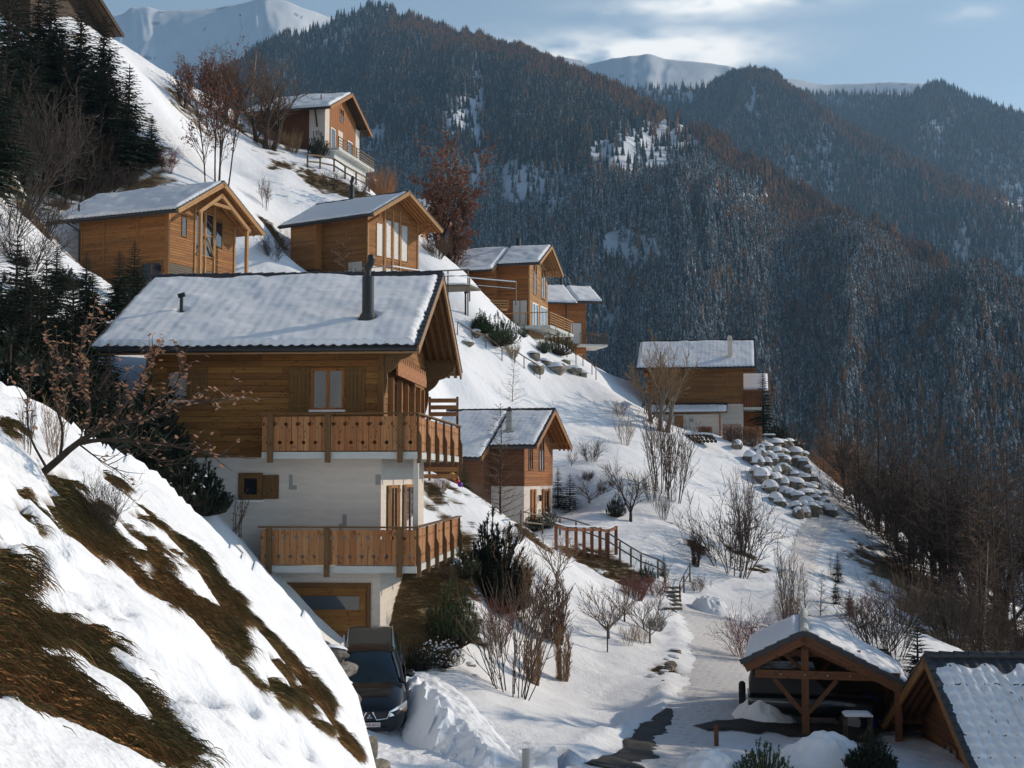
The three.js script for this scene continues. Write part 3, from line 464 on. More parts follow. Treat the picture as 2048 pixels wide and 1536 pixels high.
// courses of horizontal boards with openings [u0, u1, v0, v1]; put(shape, course) gets each board
function courses(map, u0, u1, v0, v1, h, opens, put, o = {}) {
  const lim = o.limit || (() => [u0, u1]), d0 = o.d0 ?? 0, d1 = o.d1 ?? 0.03;
  for (let i = 0, v = v0; v < v1 - 0.02; i++, v += h) {
    const t = min(v + h - (o.gap ?? 0.008), v1), [la, lb] = lim(v), [ta, tb] = lim(t); if (lb - la < 0.08) break;
    let spans = [[max(u0, la), min(u1, lb)]];
    for (const [a, b, c, d] of opens) if (v < d - 0.03 && t > c + 0.03) spans = spans.flatMap(([s, e]) => b <= s || a >= e ? [[s, e]] : [[s, a], [b, e]].filter(q => q[1] - q[0] > 0.03));
    for (const [s, e] of spans) {
      const cuts = [s]; if (o.joints) { let q = s + rr(0.8, o.joints); while (q < e - 0.6) { cuts.push(q); q += rr(1.4, o.joints); } } cuts.push(e);
      for (let k = 1; k < cuts.length; k++) {
        const a = cuts[k - 1] + (k > 1 ? 0.003 : 0), b = cuts[k] - (k < cuts.length - 1 ? 0.003 : 0), g = S3(), out = d1 + (o.uneven ?? 0) * rnd();
        const ba = a <= la + 1e-6 ? max(a, ta) : a, bb = b >= lb - 1e-6 ? min(b, tb) : b; if (bb - ba < 0.02) continue;
        plank(g, map, a, b, ba, bb, v, t, d0, out); put(g, i);
      }
    }
  }
}
function mergeCourses(map, u0, u1, v0, v1, h, opens, oo) { const o = { joints: 3.2, ...oo }; const all = S3().colored(); courses(map, u0, u1, v0, v1, h, opens, g => { const k = rr(0.72, 1.18), q = rr(0.92, 1.06); for (let i = 0; i < g.p.length; i += 3) all.c.push(k, k * q, k * q * q); for (let i = 0; i < g.p.length; i++) all.p.push(g.p[i]); for (const q of g.n) all.n.push(q); for (const q of g.t) all.t.push(q); }, o); return all.build(); }
// window or glazed door on a wall: frame, mullions, pane(s), sill
function windowOn(parent, map, u0, u1, v0, v1, o = {}) {
  const fw = o.fw ?? 0.07, d = o.d ?? 0.02, fm = o.frame || M.wallTrim, s = S3();
  s.box(u0, u1, v0, v0 + fw, d, d + 0.05, map).box(u0, u1, v1 - fw, v1, d, d + 0.05, map).box(u0, u0 + fw, v0 + fw, v1 - fw, d, d + 0.05, map).box(u1 - fw, u1, v0 + fw, v1 - fw, d, d + 0.05, map);
  for (let i = 1; i < (o.cols ?? 1); i++) { const c = lerp(u0, u1, i / o.cols); s.box(c - fw * 0.6, c + fw * 0.6, v0 + fw, v1 - fw, d + 0.002, d + 0.045, map); }
  for (let i = 1; i < (o.rows ?? 1); i++) { const c = lerp(v0, v1, i / o.rows); s.box(u0 + fw, u1 - fw, c - fw * 0.4, c + fw * 0.4, d + 0.003, d + 0.04, map); }
  const w = part(parent, o.name || 'window', s.build(), fm), n = o.cols ?? 1;
  for (let i = 0; i < n; i++) part(w, o.fill ? 'blind' : 'pane', (() => { const a = lerp(u0 + fw * 0.7, u1 - fw * 0.7, i / n), b = lerp(u0 + fw * 0.7, u1 - fw * 0.7, (i + 1) / n), q = S3(); if (o.fill) { const m = max(4, floor((v1 - v0) / 0.09)); for (let k = 0; k < m; k++) { const y0 = lerp(v0 + fw, v1 - fw, k / m), y1 = lerp(v0 + fw, v1 - fw, (k + 1) / m); q.box(a, b, y0, y1 - 0.012, d - 0.01, d + 0.012 + 0.006 * (k % 2), map); } } else q.box(a, b, v0 + fw * 0.6, v1 - fw * 0.6, d - 0.02, d + 0.015, map); return q.build(); })(), o.fill || M.glass);
  if (o.sill) part(w, 'sill', S3().box(u0 - 0.04, u1 + 0.04, v0 - 0.05, v0 + 0.01, d, d + 0.12, map).build(), o.sill);
  return w;
}
function shutterOn(parent, map, u0, u1, v0, v1, mat, d = 0.04) {
  const sh = part(parent, 'shutter', (() => { const s = S3(), n = max(3, Math.round((u1 - u0) / 0.11)); for (let i = 0; i < n; i++) s.box(lerp(u0, u1, i / n) + 0.003, lerp(u0, u1, (i + 1) / n) - 0.003, v0, v1, d, d + 0.03, map); return s.build(); })(), mat);
  part(sh, 'batten', S3().box(u0 + 0.03, u1 - 0.03, v0 + 0.12, v0 + 0.22, d + 0.03, d + 0.048, map).box(u0 + 0.03, u1 - 0.03, v1 - 0.22, v1 - 0.12, d + 0.03, d + 0.048, map).build(), mat);
  return sh;
}
// roof with snow; slopes: near (towards +z) and far
function roofOn(H, o) {
  const { W, ov, rR, rise, ey, Lt } = o, half = W / 2 + ov, S = hypot(half, rise), cp = half / S, sp = rise / S, x1 = rR, x0 = rR - Lt, tw = o.tile ?? 0.3, tc = o.course ?? 0.36;
  const near = (x, s, n) => [x, ey + s * sp + n * cp, ov - s * cp + n * sp], farr = (x, s, n) => [x, ey + s * sp + n * cp, -W - ov + s * cp - n * sp];
  const roof = part(H, 'roof', S3().box(x0 + 0.06, x1 - 0.06, 0.0, S + 0.02, -0.10, -0.02, near).box(x0 + 0.06, x1 - 0.06, 0, S + 0.02, -0.10, -0.02, farr).build(), o.soffit || M.larchDeep);
  const fields = [[near, x0, x1, 0, S, 0]];
  if (o.cat) fields[0] = [near, o.cat.x, x1, 0, S, 0], fields.push([near, x0, o.cat.x, -o.cat.drop, S - (o.cat.top ?? 0), 1]);
  fields.push([farr, x0, x1, 0, S, 2]);
  fields.forEach(([f, a, b, sa, sb, kind]) => {
    const nx = max(12, Math.round((b - a) / (o.res ?? 0.12))), ns = max(10, Math.round((sb - sa) / (o.res ?? 0.12))), flip = kind === 2;
    part(roof, 'tiles', sheet(min(nx * 2, 160), ns, (u, v) => { const x = lerp(a, b, u), s = lerp(sa, sb, v); return [...f(x, s, 0.02 + 0.018 * cos(2 * PI * x / tw) - 0.02 * ((s - sa) / tc % 1)), x, s]; }, flip), M.tile);
    // snow lying on the tiles, ragged where it ends
    const inset = o.inset ?? 0.08, top = o.topInset ?? 0.22, th = o.snow ?? 0.10;
    part(roof, 'snow', sheet(nx, ns, (u, v) => {
      const x = lerp(a, b, u), e0 = 0.5 + 0.5 * noise(x * 3.1, 7 + kind), e1 = 0.5 + 0.5 * noise(x * 2.3, 19 + kind); let sA = sa + 0.02 + inset * e0 + 0.03 * cos(2 * PI * x / tw), sB = sb - top * (0.35 + e1);
      const s = lerp(sA, sB, v), y0 = 0.5 + 0.5 * noise(s * 3.3, 31 + kind), xx = lerp(kind === 1 ? a : a + inset * (0.3 + y0), b - ((o.cat && kind === 1) ? 0.05 : inset * (0.1 + 1.0 * y0) + 0.07 * ((s / tc) % 1)), u);
      const ed = min((x - a), (b - x), (s - sA) * 1.4, (sB - s)) / 0.16, k = sqrt(clamp(ed, 0, 1));
      let n = 0.012 + k * (th * (0.85 + 0.5 * fbm(xx * 0.8, s * 0.8 + kind * 9, 4)) + (o.wave ?? 0.014) * cos(2 * PI * xx / tw) - (o.step ?? 0.016) * ((s - sa) / tc % 1) + (o.fine ?? 0.01) * noise(xx * 5, s * 5));
      for (const [hx, hs, hr] of o.melt || []) if (kind < 2) { const q = hypot(xx - hx, s - hs) / hr; n -= (th * 0.9) * exp(-q * q * q); }
      return [...f(xx, s, max(n, -0.005)), xx / 1.4, s / 1.4];
    }, flip), M.roofSnow);
  });
  // barge boards, fascia and gutter
  const bm = o.barge || M.barge, bd = o.bargeDepth ?? 0.24;
  for (const [f, nm] of [[near, 0], [farr, 1]]) for (const [xa, xb, e0] of [[x1 - 0.045, x1 + 0.015, 0], [x0 - 0.015, x0 + 0.045, o.cat && nm === 0 ? -o.cat.drop : 0]]) part(roof, 'barge_board', S3().box(xa, xb, e0 - 0.02, S + 0.01, -bd, 0.0, f).build(), bm);
  if (o.cat) part(roof, 'barge_board', S3().box(o.cat.x - 0.03, o.cat.x + 0.03, -o.cat.drop, 0.3, -bd, 0.0, near).build(), bm);
  const g = (xa, xb, e, name = 'gutter') => part(roof, name, S3().tube([[xa, ...near(0, e - 0.07, -0.06).slice(1)], [xb, ...near(0, e - 0.07, -0.06).slice(1)]], 0.075, 8, true).build(), M.gutter);
  if (o.cat) { g(o.cat.x, x1 - 0.03, 0); g(x0, o.cat.x - 0.02, -o.cat.drop); } else g(x0, x1 - 0.03, 0);
  part(roof, 'fascia', S3().box(o.cat ? o.cat.x : x0 + 0.03, x1 - 0.05, -0.03, 0.01, -0.22, -0.015, near).build(), o.fascia || bm);
  // ridge caps
  const nr = Math.round(Lt / 0.36), capMat = M.tile;
  if (o.pieces) for (let i = 0; i < nr; i++) { const xa = lerp(x0, x1, i / nr); part(roof, 'ridge_tile', S3().tube([[xa - 0.02, ey + S * sp + 0.012, -W / 2], [xa + Lt / nr, ey + S * sp + 0.03, -W / 2]], [0.10, 0.115], 8, true).build(), capMat); }
  else { const s = S3(); for (let i = 0; i < nr; i++) { const xa = lerp(x0, x1, i / nr); s.tube([[xa - 0.02, ey + S * sp + 0.005, -W / 2], [xa + Lt / nr, ey + S * sp + 0.02, -W / 2]], [0.09, 0.10], 6, true); } part(roof, 'ridge_tiles', s.build(), capMat).userData.kind = 'stuff'; }
  if (o.pieces) for (const f of [near, farr]) for (const xe of [x1]) { const nv = Math.round(S / 0.33); for (let i = 0; i < nv; i++) { const a = S * i / nv; part(roof, 'verge_tile', S3().box(xe - 0.09, xe + 0.035, a, a + S / nv + 0.03, 0.0, 0.055, (x, s, n) => f(x, s, n + 0.02 * (1 - (s - a) / (S / nv)))).build(), capMat); } }
  else { const s = S3(); for (const f of [near, farr]) { const nv = Math.round(S / 0.34); for (let i = 0; i < nv; i++) { const a = S * i / nv; s.box(x1 - 0.12, x1 + 0.03, a, a + S / nv + 0.02, 0, 0.05, (x, q, n) => f(x, q, n + 0.02 * (1 - (q - a) / (S / nv)))); } } part(roof, 'verge_tiles', s.build(), capMat).userData.kind = 'stuff'; }
  // purlins and rafters that carry the overhang
  const tm = o.timber || M.larchDeep;
  for (const z of [0, -W / 2, -W]) part(roof, 'purlin', S3().box(x0 + 0.1, x1 - 0.06, -0.3, -0.1, -0.09, 0.09, (x, y, zz) => [x, (z === -W / 2 ? ey + rise : ey + ov * rise / half) + y, z + zz]).build(), tm);
  if (o.rafters) { const nR = o.rafters; for (let i = 0; i <= nR; i++) { const x = lerp(0.25, rR - 0.2, nR ? i / nR : 0); for (const f of [near, farr]) part(roof, 'rafter', S3().box(x - 0.05, x + 0.05, 0.04, S - 0.05, -0.22, -0.10, f).build(), tm); } }
  return { roof, near, farr, S, cp, sp, x0, x1 };
}
function gableLimit(W, ey, ov, rise) { const half = W / 2 + ov; return v => { const k = (v - ey + 0.06) / rise * half - ov; return k <= 0 ? [0, W] : [min(k, W / 2), max(W - k, W / 2)]; }; }
// solid core behind the cladding, with the gable triangle
function coreOn(H, L, W, y0, y1, apex, mat, name = 'wall', ins = 0) {
  const s = S3(); s.box(-L + ins, -ins, y0, y1, -W + ins, -ins);
  if (apex) { const A = [[-ins, y1, -ins], [-ins, y1, -W + ins], [-ins, apex, -W / 2]], B = A.map(([x, y, z]) => [-L + ins, y, z]); s.tri(A[0], A[1], A[2]); s.tri(B[0], B[2], B[1]); s.quad(A[0], A[2], B[2], B[0]); s.quad(A[2], A[1], B[1], B[2]); }
  return part(H, name, s.build(), mat);
}
function chaletAt(name, label, px, w, phi, base) { const p = at(px, 500, w); return thing(name, label, 'chalet', [p.x, base, -w], -phi); }
function chimneyPipe(H, x, y, z, h, r, cowl = true, mat = M.metalDark) {
  const c = part(H, 'chimney', S3().tube([[x, y - 0.35, z], [x, y + h, z]], r, 14, true).build(), mat);
  part(c, 'flashing', S3().tube([[x, y - 0.1, z], [x, y + 0.16, z]], [r * 1.9, r * 1.15], 14).build(), M.gutter);
  if (cowl) part(c, 'cowl', S3().tube([[x, y + h, z], [x, y + h + 0.12, z], [x - 0.02, y + h + 0.26, z], [x + 0.06, y + h + 0.38, z], [x + 0.10, y + h + 0.50, z], [x + 0.06, y + h + 0.60, z], [x + 0.0, y + h + 0.62, z]], [r * 0.45, r * 0.5, r * 0.75, r * 0.62, r * 0.75, r * 0.6, 0.02], 10, true).build(), mat);
  return c;
}
// ---------------------------------------------------------------- the big chalet in the foreground
{
  seed(101);
  const base = -6.4, Y = v => v - base, H = chaletAt('chalet', 'largest chalet, timber over white plaster, two balconies above a garage', 765, 38.5, 0.078, base);
  const L = 6.9, W = 8.52, ov = 0.97, rise = 2.77, ey = Y(3.6);
  const R = roofOn(H, { W, ov, rR: 1.2, rise, ey, Lt: 9.47, pieces: true, res: 0.065, snow: 0.17, fine: 0.003, wave: 0.003, step: 0.003, tile: 0.3, course: 0.36, topInset: 0.26, inset: 0.10, rafters: 3, timber: M.timber, soffit: M.wallTrim, barge: M.barge, melt: [[-0.55, 1.95, 0.3], [-6.35, 2.7, 0.16]] });
  // masonry below, log wall above
  coreOn(H, L, W, 0, Y(0.6), 0, M.plaster, 'plaster_wall');
  coreOn(H, L, W, Y(0.6), Y(4.0), Y(3.6) + rise - 0.15, M.wall[3], 'timber_wall', 0.02);
  const win = [1.07, 2.04, Y(1.85), Y(3.05)], winL = [5.62, 6.28, Y(2.14), Y(3.0)];
  const doorsUp = [[0.9, 2.5], [3.7, 5.1], [6.3, 7.3]];
  const put = (g, i) => part(H, 'plank', g.build(), M.wall[floor(rnd() * 4)]);
  courses(sideMap, 0, L, Y(0.62), Y(3.98), 0.178, [win, winL], put, { joints: 3.4, uneven: 0.012, gap: 0.012, d1: 0.035 });
  courses(gableMap, 0, W, Y(0.62), Y(6.2), 0.178, doorsUp.map(([a, b]) => [a, b, Y(0.62), Y(2.85)]), put, { joints: 4, uneven: 0.01, gap: 0.012, d1: 0.035, limit: gableLimit(W, ey, ov, rise) });
  part(H, 'corner_post', S3().box(-0.10, 0.075, Y(0.6), Y(4.0), -0.10, 0.075).build(), M.wallTrim);
  part(H, 'sill_beam', S3().box(-L, 0.06, Y(0.5), Y(0.63), -0.05, 0.055).build(), M.wallTrim);
  // rafter ends under the eave
  for (let i = 0; i < 9; i++) part(R.roof, 'rafter_end', S3().box(-L + 0.3 + i * 0.82 - 0.06, -L + 0.3 + i * 0.82 + 0.06, 0.05, 1.1, -0.24, -0.10, R.near).build(), M.timber);
  part(R.roof, 'eave_beam', S3().box(-8.1, 1.05, ey - 0.02, ey + 0.13, 0.72, 0.86).build(), M.larch);
  windowOn(H, sideMap, ...win, { cols: 2, fw: 0.075, frame: M.larchRed, sill: M.white, d: 0.0 });
  windowOn(H, sideMap, ...winL, { cols: 1, fw: 0.06, frame: M.wallTrim, sill: M.white, d: 0.0 });
  shutterOn(H, sideMap, 2.08, 2.66, Y(1.8), Y(3.08), M.shutter, 0.05); shutterOn(H, sideMap, 0.46, 1.03, Y(1.8), Y(3.08), M.shutter, 0.05); shutterOn(H, sideMap, 5.06, 5.6, Y(2.1), Y(3.04), M.shutter, 0.05);
  // small cellar window with one shutter
  const sw = windowOn(H, sideMap, 3.42, 4.12, Y(-0.72), Y(0.06), { cols: 1, fw: 0.16, frame: M.shutter, sill: M.white, d: 0.0 });
  shutterOn(H, sideMap, 2.94, 3.41, Y(-0.68), Y(0.0), M.shutter, 0.03);
  // patches of grey mortar on the plaster
  for (const [name, l] of [['mortar_patch', [[2.55, 2.66, -0.42, 0.01], [2.43, 2.55, -0.42, -0.29]]], ['mortar_patch', [[0.0, 0.16, -0.28, 0.02]]], ['mortar_patch', [[0.98, 1.10, -1.45, -1.12], [1.10, 1.2, -1.55, -1.38]]]]) { const s = S3(); l.forEach(([a, b, c, d], i) => s.box(a, b, Y(c), Y(d), 0.0, 0.008 + 0.002 * i, sideMap)); part(H, name, s.build(), M.mortar); }
  // glazed doors and carved posts on the gable front
  doorsUp.forEach(([a, b]) => { windowOn(H, gableMap, a + 0.12, b - 0.12, Y(0.66), Y(2.8), { cols: 2, fw: 0.08, frame: M.wallTrim, name: 'balcony_door' }); for (const u of [a, b - 0.1]) part(H, 'door_post', S3().box(u, u + 0.10, Y(0.64), Y(2.86), 0.03, 0.20, gableMap).build(), M.board[0]); });
  [[1.4, 2.6], [4.3, 6.2]].forEach(([a, b]) => { windowOn(H, gableMap, a, b, Y(-2.45), Y(-0.3), { cols: 2, fw: 0.09, frame: M.larch, name: 'terrace_door', d: 0.01 }); for (const [c, d] of [[a - 0.5, a - 0.02], [b + 0.02, b + 0.5]]) shutterOn(H, gableMap, c, d, Y(-2.45), Y(-0.3), M.shutter, 0.03); });
  // carved lambrequin over the doors: a rounded board with a row of scallops
  {
    const sh = new THREE.Shape(); sh.moveTo(0.5, 0.02); sh.quadraticCurveTo(0.34, 0.2, 0.55, 0.42); for (let i = 0; i < 14; i++) { const u = 0.55 + i * 0.4; sh.absarc(u + 0.2, 0.42, 0.14, PI, 0, true); sh.lineTo(u + 0.4, 0.42); } sh.quadraticCurveTo(6.4, 0.2, 6.2, 0.02); sh.lineTo(0.5, 0.02);
    const g = new THREE.ExtrudeGeometry(sh, { depth: 0.06, bevelEnabled: false, curveSegments: 8 }); const m = new THREE.Matrix4().makeBasis(new THREE.Vector3(0, 0, -1), new THREE.Vector3(0, 1, 0), new THREE.Vector3(1, 0, 0)); m.setPosition(0.34, Y(2.86), 0);
    g.applyMatrix4(m); part(H, 'lambrequin', g, M.board[1]);
    part(H, 'lambrequin_shelf', S3().box(0.5, 6.2, Y(3.2), Y(3.26), 0.04, 0.34, gableMap).build(), M.timber);
  }
  // curved brackets carrying the purlins at both ends of the gable
  for (const u of [0.05, W - 0.05]) { const sh = new THREE.Shape(); sh.moveTo(0, 0); sh.quadraticCurveTo(0.18, 0.5, 0.12, 0.8); sh.quadraticCurveTo(0.4, 0.95, 0.5, 1.2); sh.quadraticCurveTo(0.8, 1.25, 1.05, 1.55); sh.lineTo(1.05, 1.72); sh.lineTo(0, 1.72); sh.lineTo(0, 0); const g = new THREE.ExtrudeGeometry(sh, { depth: 0.14, bevelEnabled: false }); g.translate(0.03, Y(2.1), -u - 0.07); part(R.roof, 'bracket', g, M.timber); }
  // balconies
  const boardShape = (w, h, topL, tooth) => {                // one vertical board with half round cut-outs on its edges
    const r = 0.052, a = h * 0.78, b = h * 0.24, yl = topL ? a : b, yr = topL ? b : a, s = new THREE.Shape(), q = 0.004;
    s.moveTo(q, 0); if (tooth) { s.lineTo(w * 0.32, 0); s.lineTo(w * 0.32, 0.0); } s.lineTo(w - q, 0); s.lineTo(w - q, yr - r); s.absarc(w - q, yr, r, -PI / 2, PI / 2, true); s.lineTo(w - q, h);
    if (tooth) s.quadraticCurveTo(w / 2, h + 0.035, q, h); else s.lineTo(q, h);
    s.lineTo(q, yl + r); s.absarc(q, yl, r, PI / 2, -PI / 2, true); s.lineTo(q, 0);
    const g = new THREE.ExtrudeGeometry(s, { depth: 0.025, bevelEnabled: false, curveSegments: 4 }), p = g.attributes.position, uv = g.attributes.uv, o = rnd() * 5, o2 = rnd() * 5;
    for (let i = 0; i < p.count; i++) uv.setXY(i, o + p.getY(i) / 2.4, o2 + (p.getX(i) + p.getZ(i)) / 0.45); return g;
  };
  function balcony(floor, tooth) {
    const yf = Y(floor), xl = -3.16, xr = 1.2, zf = 1.2, zb = -9.0, hB = 0.95, s = S3();
    s.box(xl, xr, yf - 0.19, yf, 0.0, zf - 0.05); s.box(0.0, xr - 0.002, yf - 0.188, yf - 0.002, zb, 0.0);
    const B = part(H, 'balcony', s.build(), M.concrete), variants = [0, 1, 2].flatMap(() => [boardShape(0.163, hB, true, tooth), boardShape(0.163, hB, false, tooth)]);
    const nF = 26, nS = 61;
    for (let i = 0; i < nF; i++) { const m = part(B, 'board', variants[(floor2(i * 7) % 3) * 2 + i % 2], M.board[floor2(rnd() * 5)]); m.position.set(xl + 0.02 + i * 0.1665, yf + 0.03 + rr(-0.004, 0.004), zf - 0.05 + rr(0, 0.004)); }
    for (let i = 0; i < nS; i++) { const m = part(B, 'board', variants[(i * 5 % 3) * 2 + i % 2], M.board[floor2(rnd() * 5)]); m.rotation.y = PI / 2; m.position.set(xr - 0.05, yf + 0.03 + rr(-0.004, 0.004), zf - 0.06 - i * 0.1665); }
    for (const y of [yf + 0.12, yf + 0.82]) part(B, 'cross_rail', S3().box(xl, xr - 0.09, y, y + 0.09, zf - 0.10, zf - 0.055).box(xr - 0.10, xr - 0.055, y, y + 0.09, zb, zf - 0.10).build(), M.timber);
    for (const x of [-2.9, -1.28, 0.74]) part(B, 'post', S3().box(x - 0.075, x + 0.075, yf - 0.30, yf + 1.04, zf - 0.02, zf + 0.07).build(), M.timber);
    for (const z of [0.95, -0.9, -2.8, -4.7, -6.6, -8.9]) {
      const sh = new THREE.Shape(); sh.moveTo(0, -0.32); sh.lineTo(0.10, -0.30); sh.lineTo(0.13, -0.2); sh.lineTo(0.13, 0.42); sh.lineTo(0.06, 0.60); sh.lineTo(0.055, 1.04); sh.lineTo(0, 1.04); sh.lineTo(0, -0.32);
      const g = new THREE.ExtrudeGeometry(sh, { depth: 0.11, bevelEnabled: false }); g.translate(xr - 0.02, yf, z); part(B, 'post', g, M.timber);
    }
    part(B, 'handrail', S3().box(xl - 0.05, xr + 0.06, yf + 1.04, yf + 1.085, zf - 0.11, zf + 0.06).box(xr - 0.09, xr + 0.07, yf + 1.04, yf + 1.083, zb, zf - 0.111).build(), M.timber);
    part(B, 'return_boards', S3().box(xl, xl + 0.03, yf + 0.03, yf + 0.98, 0.1, zf - 0.06).build(), M.board[3]);
    return B;
  }
  function floor2(v) { return Math.floor(v); }
  const up = balcony(0.64, false), low = balcony(-2.5, true);
  for (const y of [2.06, 2.30, 2.54]) part(up, 'screen_board', S3().box(0.1, 1.12, Y(y), Y(y) + 0.15, -9.05, -9.02).build(), M.board[2]);
  for (const y of [0.12, -0.12]) part(up, 'screen_board', S3().box(-0.1, 1.12, Y(y), Y(y) + 0.15, -9.05, -9.02).build(), M.board[2]);
  for (const x of [0.12, 1.1]) part(up, 'screen_post', S3().box(x - 0.04, x + 0.04, Y(-0.2), Y(2.75), -9.10, -9.05).build(), M.timber);
  part(H, 'column', S3().box(0.98, 1.12, Y(-2.5), Y(0.45), 0.2, 0.34).build(), M.plaster);
  // sectional garage door
  const gd = part(H, 'garage_door', S3().box(0.34, 2.72, Y(-5.5), Y(-3.12), -0.02, 0.012, sideMap).build(), M.shutter);
  for (let i = 0; i < 11; i++) { const y0 = Y(-5.4) + i * 0.2; if (y0 > Y(-3.92) && y0 < Y(-3.42)) { part(gd, 'panel_board', S3().box(0.42, 0.60, y0, y0 + 0.19, 0.012, 0.03, sideMap).build(), M.wall[i % 3]); part(gd, 'panel_board', S3().box(2.52, 2.66, y0, y0 + 0.19, 0.012, 0.03, sideMap).build(), M.wall[i % 3]); } else part(gd, 'panel_board', S3().box(0.40, 2.67, y0, y0 + 0.193, 0.012, 0.03, sideMap).build(), M.wall[i % 3]); }
  part(gd, 'pane', S3().box(0.60, 2.52, Y(-3.96), Y(-3.43), 0.012, 0.022, sideMap).build(), M.glass);
  part(gd, 'frame', S3().box(0.27, 2.79, Y(-3.12), Y(-3.05), 0, 0.05, sideMap).box(0.27, 0.36, Y(-5.5), Y(-3.12), 0, 0.05, sideMap).box(2.70, 2.79, Y(-5.5), Y(-3.12), 0, 0.05, sideMap).build(), M.wallTrim);
  const lamp = part(H, 'wall_lamp', S3().tube([[-2.96, Y(-2.86), 0.0], [-2.96, Y(-2.86), 0.14]], 0.03, 6, true).build(), M.metalDark); part(lamp, 'globe', new THREE.SphereGeometry(0.10, 14, 10).translate(-2.96, Y(-2.92), 0.18), M.steel);
  // chimney, vent, gutter pipe
  const c0 = R.near(-0.55, 1.95, 0.05); chimneyPipe(H, c0[0], c0[1], c0[2], 1.25, 0.175);
  const c1 = R.near(-6.35, 2.7, 0.05), vent = part(H, 'vent_pipe', S3().tube([[c1[0], c1[1] - 0.2, c1[2]], [c1[0], c1[1] + 0.44, c1[2]]], 0.055, 9).build(), M.metalDark); part(vent, 'vent_hood', S3().tube([[c1[0] - 0.1, c1[1] + 0.47, c1[2]], [c1[0] + 0.1, c1[1] + 0.52, c1[2]]], 0.07, 9, true).build(), M.metalDark);
}
